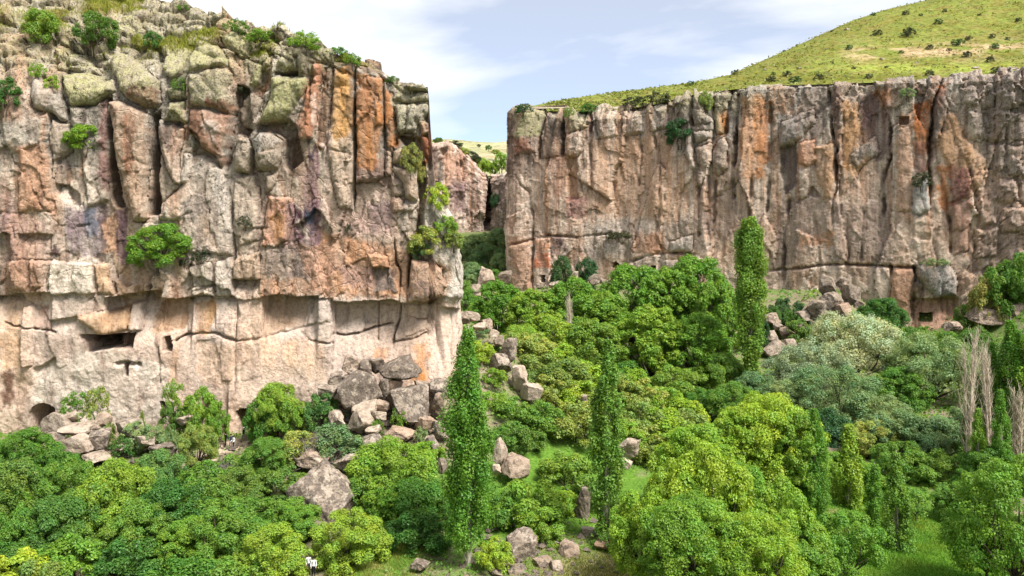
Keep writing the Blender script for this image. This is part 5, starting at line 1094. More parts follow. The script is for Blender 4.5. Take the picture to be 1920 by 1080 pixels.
rocks([(1527, 582, 46, 41, 186, 1, (0.92, 0.9, 0.88), 0.45, 'biggest pale angular boulder below the right cliff'), (1503, 591, 28, 19, 186, 0, (0.86, 0.84, 0.82), 0.4), (1558, 565, 43, 36, 190, 5, GREY, 0.5), (1595, 553, 34, 43, 191, 2, GREY, 0.5, 'tall mossy-topped boulder against the right cliff'), (1552, 538, 37, 39, 193, 1, GREY, 0.5, 'tilted grey slab topmost in the talus of the right cliff', 0.4), (1580, 580, 30, 27, 188, 0, PINK, 0.1), (1575, 530, 19, 21, 196, 1, GREY, 0.4), (1610, 570, 21, 18, 190, 3, DARK, 0.4),
       (1446, 598, 36, 27, 184, 3, WARM, 0.4), (1459, 612, 23, 16, 182, 1, (0.92, 0.9, 0.88), 0.3), (1431, 618, 23, 18, 182, 5, (0.86, 0.84, 0.82), 0.4), (1443, 632, 36, 27, 180, 3, (0.92, 0.9, 0.88), 0.3), (1456, 656, 55, 45, 175, 7, (0.92, 0.9, 0.88), 0.35, 'pale rock outcrop right of the tall grove poplar'), (1476, 624, 30, 23, 181, 1, WARM, 0.4), (1480, 648, 32, 27, 177, 5, (0.92, 0.9, 0.88), 0.4), (1378, 634, 27, 36, 172, 3, PINK, 0.3), (1641, 660, 19, 25, 170, 1, (0.92, 0.9, 0.88), 0.3), (1666, 642, 16, 12, 175, 3, (0.92, 0.9, 0.88), 0.2), (1498, 612, 30, 21, 182, 6, (0.86, 0.84, 0.82), 0.4), (1420, 640, 21, 27, 176, 0, WARM, 0.3)],
      'talus below the right cliff', 'talus rocks below the right cliff')
rocks([(1117, 524, 28, 22, 220, 4, GREY, 0.4), (1137, 532, 20, 16, 219, 1, GREY, 0.4), (1127, 547, 20, 14, 216, 3, PALE, 0.3), (1077, 518, 16, 20, 225, 1, PALE, 0.2), (1040, 534, 20, 16, 226, 6, (1, 1, 1), 0.4)], 'rocks at the far cliff foot', 'rocks at the far cliff foot')
rocks([(913, 528, 42, 48, 232, 1, WARM, 0.3, 'leaning brown slab in the bottom of the gorge', 0.4), (889, 548, 38, 32, 226, 5, GREY, 0.4), (948, 520, 28, 26, 236, 2, DARK, 0.4), (905, 556, 30, 22, 222, 3, WARM, 0.3), (895, 480, 20, 26, 290, 1, PALE, 0.2), (880, 575, 26, 20, 200, 0, GREY, 0.4)], 'rocks in the gorge', 'rocks in the bottom of the gorge')
rocks([(1846, 590, 74, 34, 191, 3, WARM, 0.6, 'broad overhanging rock beside the small doorway at the right cliff foot'), (1906, 586, 36, 40, 188, 0, WARM, 0.5, 'rounded rock above the small doorway at the right edge'), (1785, 612, 34, 20, 189, 5, WARM, 0.5, 'low brown rock right of the square cave doorway')], 'rock steps at the right cliff foot', 'rock steps')
boulder(699, 129, 34, 32, 113, 2, 'brown cap boulder perched on the left cliff edge', 'boulders on the cliff edge', BRWN, 0.6)
boulder(742, 154, 20, 14, 112, 0, 'small brown stone on the rim beside the cliff end', 'boulders on the cliff edge', DARK, 0.5)
BOULDER_N = len([o for o in bpy.data.objects if o.name.startswith('boulder')])

# ---------------------------------------------------------------- foreground trees, left
G1 = 'trees and bushes in the left foreground'
def T(*a, **k): return plant(*a, **k)
for a in [('round0', 48, 808, 125, 94, 'mid', 'broadleaf_tree', 'dense green tree at the left edge below the arched cave'), ('round1', 15, 870, 148, 86, 'dark', 'broadleaf_tree', 'dark tree at the left edge, second row down'), ('round2', 130, 865, 117, 88, 'mid', 'broadleaf_tree', 'bushy green tree below the smooth pale boulder'),
          ('round0', 225, 866, 140, 86, 'bright', 'broadleaf_tree', 'large bright tree in the middle of the left canopy'), ('round1', 120, 930, 148, 81, 'dark', 'broadleaf_tree', 'dark tree below the large bright one in the left canopy'), ('round2', 300, 845, 101, 92, 'blue', 'broadleaf_tree', 'blue-green tree below the white patched boulder'),
          ('round1', 330, 905, 148, 84, 'dark', 'broadleaf_tree', 'wide dark tree left of the huge lichened boulder'), ('round0', 470, 935, 144, 82, 'mid', 'broadleaf_tree', 'green tree with rounded clumps beside the huge lichened boulder'), ('round2', 415, 960, 132, 79, 'mid', 'broadleaf_tree', 'green tree at the bottom between dark tree and stone path'),
          ('round0', 510, 990, 140, 76, 'bright', 'broadleaf_tree', 'light green tree at the bottom beside the two people in white'), ('bush0', 30, 1038, 130, 74, 'lime', 'leafy_bush', 'lime bush in the bottom left corner'), ('bush1', 125, 1010, 130, 76, 'bright', 'leafy_bush', 'bright bush at the bottom edge near the left corner'),
          ('bush2', 245, 1008, 130, 77, 'dark', 'leafy_bush', 'dark green bush above the grey rock at the bottom edge'), ('bush0', 350, 1045, 150, 74, 'mid', 'leafy_bush', 'green bush at the bottom edge, third from the left corner'), ('bush1', 440, 1050, 140, 73, 'mid', 'leafy_bush', 'green bush at the bottom edge, fourth from the left corner'),
          ('bush2', 75, 1050, 110, 73, 'olive', 'leafy_bush', 'yellowish bush at the bottom edge beside the lime corner bush'), ('round1', 505, 820, 90, 95, 'mid', 'broadleaf_tree', 'green tree just below the group of walkers'), ('round2', 372, 798, 72, 98, 'olive', 'broadleaf_tree', 'olive tree left of the group of walkers'), ('bush0', 540, 880, 110, 91, 'dark', 'leafy_bush', 'dark bush left of the huge lichened boulder'),
          ('bush1', 380, 870, 120, 92, 'mid', 'leafy_bush', 'green bush beside the bare brown bush'), ('bush2', 445, 852, 90, 95, 'mid', 'leafy_bush', 'green bush below the olive tree by the path'), ('round2', 20, 960, 132, 79, 'mid', 'broadleaf_tree', 'green tree at the left edge above the lime corner bush'), ('round1', 270, 940, 117, 81, 'mid', 'broadleaf_tree', 'round green tree above the dark bottom bush'),
          ('bush1', 555, 935, 90, 85, 'mid', 'leafy_bush', 'green bush against the left side of the huge boulder'), ('bush0', 255, 792, 62, 101.5, 'sage', 'leafy_bush', 'low sage bush on the slope right of the pale boulders'), ('bush2', 285, 795, 52, 101, 'sage', 'leafy_bush', 'sage bush touching the pale footpath'), ('scrub0', 232, 818, 44, 100, 'dark', 'leafy_bush', 'low dark bush below the pale boulder with dark cap'),
          ('scrub1', 205, 792, 26, 102, 'olive', 'leafy_bush', 'small yellowish bush between pale boulders'), ('scrub0', 322, 806, 28, 101.5, 'sage', 'leafy_bush', 'small sage bush on the path edge beside the white slab'), ('bush1', 190, 905, 130, 84, 'mid', 'leafy_bush', 'green bush filling the middle of the left canopy'), ('bush0', 30, 915, 110, 86, 'bright', 'leafy_bush', 'bright bush among the dark trees at the left edge')] + [('round3', 105, 842, 95, 93, 'mid', 'broadleaf_tree', 'round green tree right of the one at the left edge'), ('round3', 185, 905, 120, 84, 'bright', 'broadleaf_tree', 'bright round tree in the centre of the left canopy'), ('round3', 60, 985, 125, 79, 'dark', 'broadleaf_tree', 'dark round tree above the bright bottom bush'), ('round2', 200, 975, 115, 80, 'mid', 'broadleaf_tree', 'green round tree above the white rock at the bottom edge'), ('round3', 395, 905, 120, 86, 'mid', 'broadleaf_tree', 'green round tree below the bare brown bush'), ('round1', 350, 975, 120, 79, 'bright', 'broadleaf_tree', 'bright round tree low in the left canopy'), ('round3', 535, 940, 100, 83, 'bright', 'broadleaf_tree', 'bright round tree touching the huge boulder'), ('round0', 445, 880, 110, 90, 'dark', 'broadleaf_tree', 'dark round tree right of the bare brown bush'), ('round1', 250, 880, 110, 89, 'bright', 'broadleaf_tree', 'brightest round tree in the left canopy')]:
    T(*a, cat='tree' if a[0].startswith('round') else 'bush', group=G1)
PROT = []
for a in [('round2', 655, 962, 138, 78, 'bright', 'leafy_bush', 'round lime-green bush in front of the huge lichened boulder'), ('round0', 735, 828, 165, 92, 'bright', 'leafy_bush', 'tall bright bush below the rockfall'), ('round1', 795, 900, 150, 86, 'mid', 'leafy_bush', 'dark-centred green bush left of the foreground poplar'), ('bush0', 695, 880, 100, 90, 'mid', 'leafy_bush', 'green bush between huge boulder and tall bright bush'),
          ('bush2', 780, 960, 120, 81, 'dark', 'leafy_bush', 'dark bush on the grass left of the foreground poplar'), ('bush1', 740, 905, 110, 86, 'bright', 'leafy_bush', 'bright bush below the tall bright bush under the rockfall'), ('bush0', 800, 830, 70, 97, 'lime', 'leafy_bush', 'lime bush right of the tall bright bush'), ('bush2', 690, 835, 70, 97, 'mid', 'leafy_bush', 'small green bush at the left foot of the rockfall'),
          ('round0', 520, 718, 92, 104, 'bright', 'leafy_bush', 'green bush in front of the dark cave where the walkers stand'), ('bush1', 545, 752, 60, 102, 'bright', 'leafy_bush', 'bright bush right of the walkers in front of the cave'), ('bush0', 490, 745, 60, 103, 'mid', 'leafy_bush', 'green bush at the cave mouth beside the walker with white cap'), ('bush2', 602, 738, 68, 103.5, 'blue', 'leafy_bush', 'dark round bush at the left end of the rockfall'),
          ('sapling0', 325, 713, 44, 104.5, 'mid', 'young_tree', 'young tree left of the small square cave'), ('bush1', 375, 728, 72, 104, 'bright', 'leafy_bush', 'green bush below the small square cave doorway'), ('bush0', 325, 757, 52, 104, 'dark', 'leafy_bush', 'dark bush at the foot of the young tree by the square cave'), ('bush2', 408, 755, 44, 103.5, 'bright', 'leafy_bush', 'bright bush under the second arched cave'),
          ('sapling1', 143, 733, 50, 104.5, 'mid', 'young_tree', 'sapling with round crown above the arched cave boulders'), ('sapling0', 182, 724, 44, 104.5, 'olive', 'young_tree', 'thin olive sapling beside the round-crowned sapling'), ('scrub0', 178, 784, 24, 103, 'dark', 'leafy_bush', 'small dark bush at the foot of the two saplings'), ('scrub1', 265, 770, 14, 104.5, 'olive', 'leafy_bush', 'tiny olive shrub at the cliff foot below the slot window'),
          ('scrub0', 749, 764, 32, 102, 'mid', 'leafy_bush', 'small green bush growing among the rockfall boulders'), ('scrub1', 707, 786, 28, 101, 'mid', 'leafy_bush', 'small green bush beside the knobbly cream boulder'), ('scrub0', 790, 800, 26, 100.4, 'sage', 'leafy_bush', 'small sage bush beside the pink rockfall rocks'), ('bush1', 625, 798, 110, 98, 'sage', 'leafy_bush', 'sage bush growing over the bare dry bush'), ('bush0', 560, 810, 80, 97, 'olive', 'leafy_bush', 'olive bush left of the sage bush'), ('scrub1', 745, 830, 30, 97, 'mid', 'leafy_bush', 'small bush under the pink rock of the rockfall'),
          ('bush2', 985, 900, 135, 87, 'bright', 'leafy_bush', 'wide bright bush right of the foreground poplar'), ('bush0', 930, 915, 90, 86, 'mid', 'leafy_bush', 'green bush hidden behind the foreground poplar'), ('bush1', 1055, 918, 70, 89, 'lime', 'leafy_bush', 'lime bush left of the tall narrow boulder'), ('bush2', 930, 1010, 70, 77, 'lime', 'leafy_bush', 'small lime bush at the foot of the foreground poplar'), ('bush0', 1060, 850, 105, 97, 'mid', 'leafy_bush', 'round green bush left of the slim poplar'),
          ('bush1', 1010, 950, 90, 83, 'bright', 'leafy_bush', 'bright bush above the egg-shaped boulder'), ('bush0', 965, 748, 100, 107, 'mid', 'leafy_bush', 'green bush below the split ridge boulder'), ('bush2', 1010, 752, 90, 107, 'mid', 'leafy_bush', 'dark green bush below the ridge crest'), ('bush1', 985, 800, 80, 102, 'dark', 'leafy_bush', 'dark bush above the smooth tan boulder'), ('bush0', 1080, 755, 110, 108, 'olive', 'leafy_bush', 'olive bush left of the slim poplar'), ('bush2', 925, 735, 70, 109, 'bright', 'leafy_bush', 'bright bush between the foreground poplar and the ridge'),
          ('bush1', 930, 690, 50, 112, 'bright', 'leafy_bush', 'bright bush under the pointed ridge boulder'), ('bush2', 1130, 900, 70, 92, 'dark', 'leafy_bush', 'dark bush behind the slim poplar'), ('bush0', 1140, 985, 70, 82, 'mid', 'leafy_bush', 'green bush at the foot of the slim poplar'), ('bush1', 935, 800, 60, 101, 'mid', 'leafy_bush', 'green bush behind the tall pale boulder'), ('bush1', 1035, 1000, 60, 82, 'mid', 'leafy_bush', 'low bush beside the rounded brown boulder')]:
    T(*a, cat='tree' if 'tree' in a[6] else 'bush', group='bushes around the boulders')
T('dry0', 420, 868, 90, 93, None, 'bare_bush', 'bare brown leafless bush below the walkers', cat='bush'); T('dry0', 590, 818, 110, 96.5, None, 'bare_bush', 'bare grey bush on the flat brown slab', cat='bush')
T('poplar0', 878, 616, 108, 77, 'bright', 'poplar_tree', 'tall dense poplar in the centre foreground', bark='pale'); T('poplar1', 1140, 636, 76, 82, 'mid', 'poplar_tree', 'slim open poplar with white trunk right of centre', bark='pale')
# lime shrubs on the ridge
n = 0
for (px, yt, w, Y, lf, pk) in [(900, 640, 56, 116, 'lime', 0), (925, 650, 48, 119, 'mid', 1), (965, 622, 73, 124, 'olive', 2), (1005, 628, 97, 124, 'olive', 0), (1045, 645, 97, 124, 'lime', 1), (1010, 665, 97, 119, 'olive', 2), (1060, 672, 97, 119, 'olive', 0), (1100, 682, 109, 121, 'lime', 1), (1040, 700, 85, 116, 'olive', 2), (1090, 715, 97, 116, 'lime', 0),
                             (1160, 700, 97, 121, 'olive', 1), (1200, 712, 97, 121, 'olive', 2), (1245, 728, 97, 122, 'lime', 0), (1280, 745, 97, 122, 'lime', 1), (1190, 750, 109, 114, 'olive', 2), (1235, 765, 109, 114, 'lime', 0), (1285, 770, 97, 117, 'olive', 1), (1120, 725, 85, 117, 'olive', 0), (1215, 800, 97, 109, 'olive', 2), (1170, 790, 85, 109, 'lime', 1), (1250, 810, 85, 108, 'lime', 0), (1185, 690, 73, 124, 'lime', 0), (880, 612, 36, 124, 'sage', 1), (1150, 770, 85, 112, 'olive', 2), (905, 612, 31, 124, 'sage', 2), (1300, 800, 97, 112, 'lime', 2)]:
    T('bush%d' % pk, px, yt, w, Y, lf, 'ridge_shrub', '%s from the left of the lime shrubs along the ridge slope' % 'X', cat='bush', group='shrubs along the ridge')
rs_ = sorted([o for o in bpy.data.objects if o.name.startswith('ridge_shrub')], key=lambda o: o.location.x / o.location.y)
for i, o in enumerate(rs_): o['label'] = '%s from the left of the shrubs covering the ridge slope' % ORD[i]

# ---------------------------------------------------------------- right foreground and valley
for a in [('round0', 1335, 842, 170, 74, 'lime', 'broadleaf_tree', 'tallest lime tree of the bottom group right of centre'), ('round3', 1265, 872, 130, 76, 'lime', 'broadleaf_tree', 'lime tree just left of the tallest in the bottom group'), ('round1', 1395, 868, 130, 76, 'bright', 'broadleaf_tree', 'bright tree just right of the tallest in the bottom group'), ('big0', 1300, 935, 200, 69, 'bright', 'broadleaf_tree', 'broad bright tree at the bottom edge below the tallest lime tree'), ('round2', 1205, 925, 125, 73, 'lime', 'broadleaf_tree', 'lime tree at the left end of the bottom group'), ('round3', 1465, 905, 140, 73, 'lime', 'broadleaf_tree', 'lime tree at the right end of the bottom group'), ('big1', 1410, 965, 180, 68, 'lime', 'broadleaf_tree', 'broad lime tree at the bottom edge right of the bright one'), ('round2', 1500, 985, 120, 71, 'bright', 'broadleaf_tree', 'bright tree at the bottom edge right of the lime group'), ('round1', 1300, 800, 150, 90, 'lime', 'broadleaf_tree', 'yellow-green tree above the bottom lime group'),
          ('round2', 1590, 962, 130, 74, 'bright', 'broadleaf_tree', 'bright tree at the bottom edge left of the meadow'), ('big0', 1440, 742, 190, 97, 'lime', 'broadleaf_tree', 'tall lime tree with domed crown above the bottom group'), ('tall0', 1500, 775, 95, 93, 'bright', 'broadleaf_tree', 'green tree right of the domed lime tree'), ('tall1', 1385, 770, 110, 95, 'lime', 'broadleaf_tree', 'lime tree left of the domed one'),
          ('big1', 1900, 866, 210, 71, 'bright', 'broadleaf_tree', 'large tree in the lower right corner'), ('round1', 1850, 915, 120, 75, 'mid', 'broadleaf_tree', 'darker tree beside the one in the lower right corner'), ('sapling0', 1717, 915, 62, 91, 'mid', 'fruit_tree', 'small fruit tree with bare trunk standing in the meadow'), ('round0', 1795, 905, 90, 92, 'mid', 'broadleaf_tree', 'dark tree at the right edge of the meadow'),
          ('round1', 1610, 870, 110, 100, 'bright', 'broadleaf_tree', 'green tree behind the two small poplars'), ('round2', 1690, 830, 120, 108, 'mid', 'broadleaf_tree', 'green tree at the back of the meadow'), ('round0', 1690, 770, 130, 116, 'sage', 'broadleaf_tree', 'pale green rounded tree below the green willow'), ('round1', 1755, 780, 120, 116, 'sage', 'broadleaf_tree', 'grey-green tree left of the dead poplars'), ('round2', 1640, 790, 90, 116, 'olive', 'broadleaf_tree', 'olive tree with yellow top in the valley'),
          ('round1', 1560, 850, 100, 108, 'bright', 'broadleaf_tree', 'bright tree below the silver willow'), ('round2', 1765, 850, 120, 105, 'mid', 'broadleaf_tree', 'green tree below the dead poplars'), ('round0', 1860, 840, 120, 100, 'mid', 'broadleaf_tree', 'green tree in front of the dead poplars'), ('round0', 1470, 715, 90, 135, 'sage', 'broadleaf_tree', 'grey-green tree below the tall grove poplar')]:
    T(*a, cat='tree', group='trees of the right valley')
T('poplar1', 1592, 795, 72, 96, 'bright', 'poplar_tree', 'short poplar left of the meadow behind the bottom trees', cat='tree', group='small poplars'); T('poplar1', 1680, 848, 64, 84, 'mid', 'poplar_tree', 'narrow poplar at the left edge of the meadow', cat='tree', group='small poplars', rot=2.0); T('poplar0', 1527, 765, 60, 92, 'bright', 'poplar_tree', 'small poplar right of the domed lime tree', cat='tree', group='small poplars', rot=1.0); T('poplar1', 1640, 870, 50, 90, 'bright', 'poplar_tree', 'thinnest poplar between the two other meadow poplars', cat='tree', group='small poplars', rot=4.0)
T('poplar2', 1408, 406, 66, 142, 'mid', 'poplar_tree', 'tallest poplar rising above the grove in front of the right cliff')
T('poplar0', 1895, 600, 80, 106, 'bright', 'poplar_tree', 'leafy poplar at the right edge behind the dead ones', cat='tree', group='poplars at the right edge', rot=0.4); T('poplar0', 1945, 590, 90, 104, 'bright', 'poplar_tree', 'leafy poplar cut by the right picture edge', cat='tree', group='poplars at the right edge', rot=2.2); T('poplar1', 1858, 640, 50, 108, 'bright', 'poplar_tree', 'thin leafy poplar between the dead trunks', cat='tree', group='poplars at the right edge', rot=3.3); T('poplar1', 1830, 700, 60, 106, 'mid', 'poplar_tree', 'thin leafy poplar below the dead trunks', cat='tree', group='poplars at the right edge', rot=5.0)
T('poplar1', 1834, 765, 40, 101, 'bright', 'poplar_tree', 'short leafy poplar in front of the tallest dead one', cat='tree', group='poplars at the right edge', rot=1.5); T('poplar1', 1876, 730, 44, 100, 'bright', 'poplar_tree', 'leafy poplar in front of the dead trunks', cat='tree', group='poplars at the right edge', rot=2.7); T('poplar0', 1915, 660, 60, 110, 'lime', 'poplar_tree', 'yellow-green poplar behind the dead trunk nearest the edge', cat='tree', group='poplars at the right edge', rot=5.7)
T('dead0', 1818, 608, 40, 104, None, 'dead_poplar', 'tallest bare dead poplar on the right', cat='tree', group='dead poplars'); T('dead1', 1850, 632, 32, 105, None, 'dead_poplar', 'bare dead poplar right of the tallest dead one', cat='tree', group='dead poplars', rot=1.1); T('dead1', 1908, 712, 28, 101, None, 'dead_poplar', 'bare dead poplar nearest the right edge', cat='tree', group='dead poplars', rot=2.4); T('dead0', 1880, 760, 40, 101, None, 'dead_poplar', 'short bare dead poplar among leafy ones', cat='tree', group='dead poplars', rot=3.9)
# middle grove
for a in [('tall0', 935, 528, 100, 168, 'bright', 'grove_tree', 'leftmost tree of the grove leaning over the ridge'), ('tall1', 1000, 545, 100, 164, 'bright', 'grove_tree', 'second tree of the grove from the left'), ('tall0', 1075, 522, 110, 166, 'bright', 'grove_tree', 'grove tree beside the white dead trunk'), ('tall1', 1130, 548, 100, 163, 'bright', 'grove_tree', 'grove tree between the white trunk and the highest ones'), ('tall1', 1185, 498, 125, 168, 'bright', 'grove_tree', 'broad tree in the middle of the grove'), ('tall0', 1250, 505, 120, 166, 'bright', 'grove_tree', 'dark-centred tree right of the middle of the grove'),
          ('tall1', 1305, 482, 125, 168, 'bright', 'grove_tree', 'highest broad tree of the grove'), ('tall0', 1345, 530, 90, 160, 'bright', 'grove_tree', 'grove tree just left of the tallest poplar'), ('tall0', 1220, 575, 130, 152, 'bright', 'grove_tree', 'front tree of the grove with forked trunk'), ('tall1', 1110, 600, 110, 152, 'mid', 'grove_tree', 'dark front tree of the grove behind the ridge'), ('tall1', 1030, 590, 110, 154, 'bright', 'grove_tree', 'front tree of the grove left of the dark one'), ('tall0', 1310, 590, 120, 150, 'bright', 'grove_tree', 'front tree of the grove below the highest one'), ('round1', 1350, 660, 90, 146, 'mid', 'grove_tree', 'low blue-green tree under the tallest poplar'), ('round2', 1270, 690, 120, 142, 'mid', 'grove_tree', 'low dark tree at the foot of the grove'), ('round0', 1170, 680, 110, 146, 'mid', 'grove_tree', 'low dark tree behind the ridge shrubs'), ('round1', 980, 610, 90, 150, 'bright', 'grove_tree', 'low green tree above the ridge boulders'), ('round0', 1380, 720, 100, 128, 'mid', 'grove_tree', 'blue-green tree below the tallest poplar'), ('round2', 1325, 730, 80, 132, 'mid', 'grove_tree', 'low blue-green tree right of the ridge end')]:
    T(*a, cat='tree', group='trees of the grove')
T('dead1', 1068, 545, 16, 158, None, 'dead_tree', 'single white dead trunk standing in the grove', cat='tree')
for a in [('willow0', 1600, 588, 175, 156, 'silver', 'willow_tree', 'upper silver-leaved willow below the right cliff'), ('willow1', 1515, 645, 150, 146, 'silver', 'willow_tree', 'left silver-leaved willow above the valley clearing'), ('willow0', 1560, 690, 170, 134, 'sage', 'willow_tree', 'darker silver willow in front of the upper two', ), ('willow1', 1745, 628, 165, 146, 'sage', 'willow_tree', 'green willow with dark forked trunk right of the silver ones'), ('willow0', 1640, 740, 120, 130, 'sage', 'willow_tree', 'low willow between silver and green willows')]:
    T(*a, cat='tree', group='willows')
for a in [('round0', 1450, 575, 36, 186, 'dark', 'valley_tree', 'dark tree right of the tallest poplar top trunk'), ('round1', 1650, 560, 90, 184, 'dark', 'valley_tree', 'dark bushy tree right of the talus boulders'), ('round2', 1690, 612, 110, 168, 'dark', 'valley_tree', 'dark tree behind the green willow'), ('round0', 1620, 600, 90, 174, 'deep', 'valley_tree', 'very dark tree behind the upper silver willow'), ('round1', 1830, 622, 80, 165, 'dark', 'valley_tree', 'dark tree behind the tallest dead poplar'), ('round2', 1780, 640, 90, 155, 'dark', 'valley_tree', 'dark tree right of the green willow'), ('round0', 1395, 690, 60, 150, 'sage', 'valley_tree', 'grey tree left of the tallest poplar foot'), ('round1', 1690, 690, 110, 142, 'mid', 'valley_tree', 'green tree below the green willow'), ('round1', 1420, 700, 90, 138, 'sage', 'valley_tree', 'grey-green tree at the foot of the tallest poplar'), ('round2', 1540, 770, 120, 124, 'deep', 'valley_tree', 'shadowy tree under the front willow'), ('round0', 1820, 760, 100, 118, 'sage', 'valley_tree', 'sage tree at the foot of the dead poplars'),
          ('bush0', 1470, 560, 44, 188, 'deep', 'talus_bush', 'dark bush left of the talus boulders'), ('bush1', 1500, 566, 36, 190, 'deep', 'talus_bush', 'dark bush above the pale angular talus boulder'), ('bush2', 1620, 585, 60, 184, 'mid', 'talus_bush', 'green bush below the pink talus rock'), ('bush0', 1500, 600, 60, 180, 'dark', 'talus_bush', 'dark bush below the pale angular talus boulder'), ('bush1', 1880, 490, 80, 190, 'mid', 'talus_bush', 'green bush on the mound at the right edge'), ('bush2', 1920, 475, 70, 188, 'mid', 'talus_bush', 'green bush cut by the edge on the right mound'), ('bush0', 1850, 520, 60, 190, 'straw', 'talus_bush', 'yellowish bush on the right mound'), ('bush1', 1896, 540, 60, 192, 'dark', 'talus_bush', 'dark bush above the small right doorway'), ('bush2', 1912, 622, 44, 178, 'mid', 'talus_bush', 'green bush beside the small right doorway'), ('bush1', 1815, 566, 46, 196, 'dark', 'talus_bush', 'dark bush on the rock step right of the doorway'), ('bush0', 1735, 612, 36, 186, 'mid', 'talus_bush', 'small bush in front of the square cave doorway'),
          ('bush0', 1053, 480, 44, 230, 'deep', 'talus_bush', 'left of two dark bushes at the far cliff foot'), ('bush1', 1100, 484, 46, 230, 'deep', 'talus_bush', 'right of two dark bushes at the far cliff foot'), ('round0', 885, 440, 56, 300, 'sage', 'gorge_tree', 'dark tree at the foot of the cleft'), ('round1', 938, 428, 54, 290, 'sage', 'gorge_tree', 'dark tree against the right cliff corner in the gorge'), ('round2', 912, 458, 60, 270, 'sage', 'gorge_tree', 'dark tree in the middle of the gorge'), ('round0', 880, 492, 56, 250, 'sage', 'gorge_tree', 'blue-green tree beside the left cliff corner'), ('round1', 940, 475, 44, 258, 'sage', 'gorge_tree', 'narrow dark tree above the leaning brown slab'), ('bush0', 880, 545, 50, 200, 'mid', 'gorge_tree', 'green bush at the left cliff corner'), ('bush1', 905, 565, 60, 185, 'bright', 'gorge_tree', 'bright bush above the top ridge boulder'), ('bush1', 890, 515, 50, 235, 'sage', 'gorge_tree', 'blue-green bush behind the gorge rocks'), ('round1', 1425, 590, 36, 176, 'deep', 'valley_tree', 'dark tree behind the tallest poplar'), ('round2', 1370, 560, 60, 176, 'dark', 'valley_tree', 'dark tree between the grove and the right cliff'),
          ('bush2', 1075, 535, 60, 205, 'mid', 'talus_bush', 'green bush hidden behind the grove tops'), ('bush1', 1478, 578, 44, 186, 'dark', 'talus_bush', 'dark bush at the left foot of the talus'), ('bush2', 1440, 572, 36, 190, 'deep', 'talus_bush', 'dark bush between tallest poplar and right cliff'), ('bush0', 1540, 604, 50, 180, 'mid', 'talus_bush', 'green bush in front of the talus boulders'), ('bush1', 1590, 596, 46, 183, 'dark', 'talus_bush', 'dark bush below the mossy-topped talus boulder'), ('bush2', 1670, 612, 60, 180, 'mid', 'talus_bush', 'green bush left of the square cave doorway'), ('bush0', 1775, 622, 60, 182, 'mid', 'talus_bush', 'green bush right of the square cave doorway'), ('bush1', 1830, 612, 56, 184, 'dark', 'talus_bush', 'dark bush below the broad overhanging rock'),
          ('round3', 862, 452, 44, 285, 'sage', 'gorge_tree', 'grey-green tree just right of the near cliff edge'), ('round3', 910, 436, 40, 315, 'sage', 'gorge_tree', 'grey-green tree below the cleft'), ('bush0', 925, 505, 44, 250, 'mid', 'gorge_tree', 'green bush behind the leaning brown slab'), ('bush2', 868, 525, 40, 225, 'mid', 'gorge_tree', 'green bush low beside the near cliff edge'), ('bush1', 945, 545, 44, 215, 'bright', 'gorge_tree', 'bright bush below the right cliff corner'), ('bush0', 902, 495, 44, 262, 'mid', 'gorge_tree', 'green bush in the middle of the gorge floor')]:
    T(*a, cat='tree' if 'tree' in a[6] else 'bush', group='valley trees and bushes')

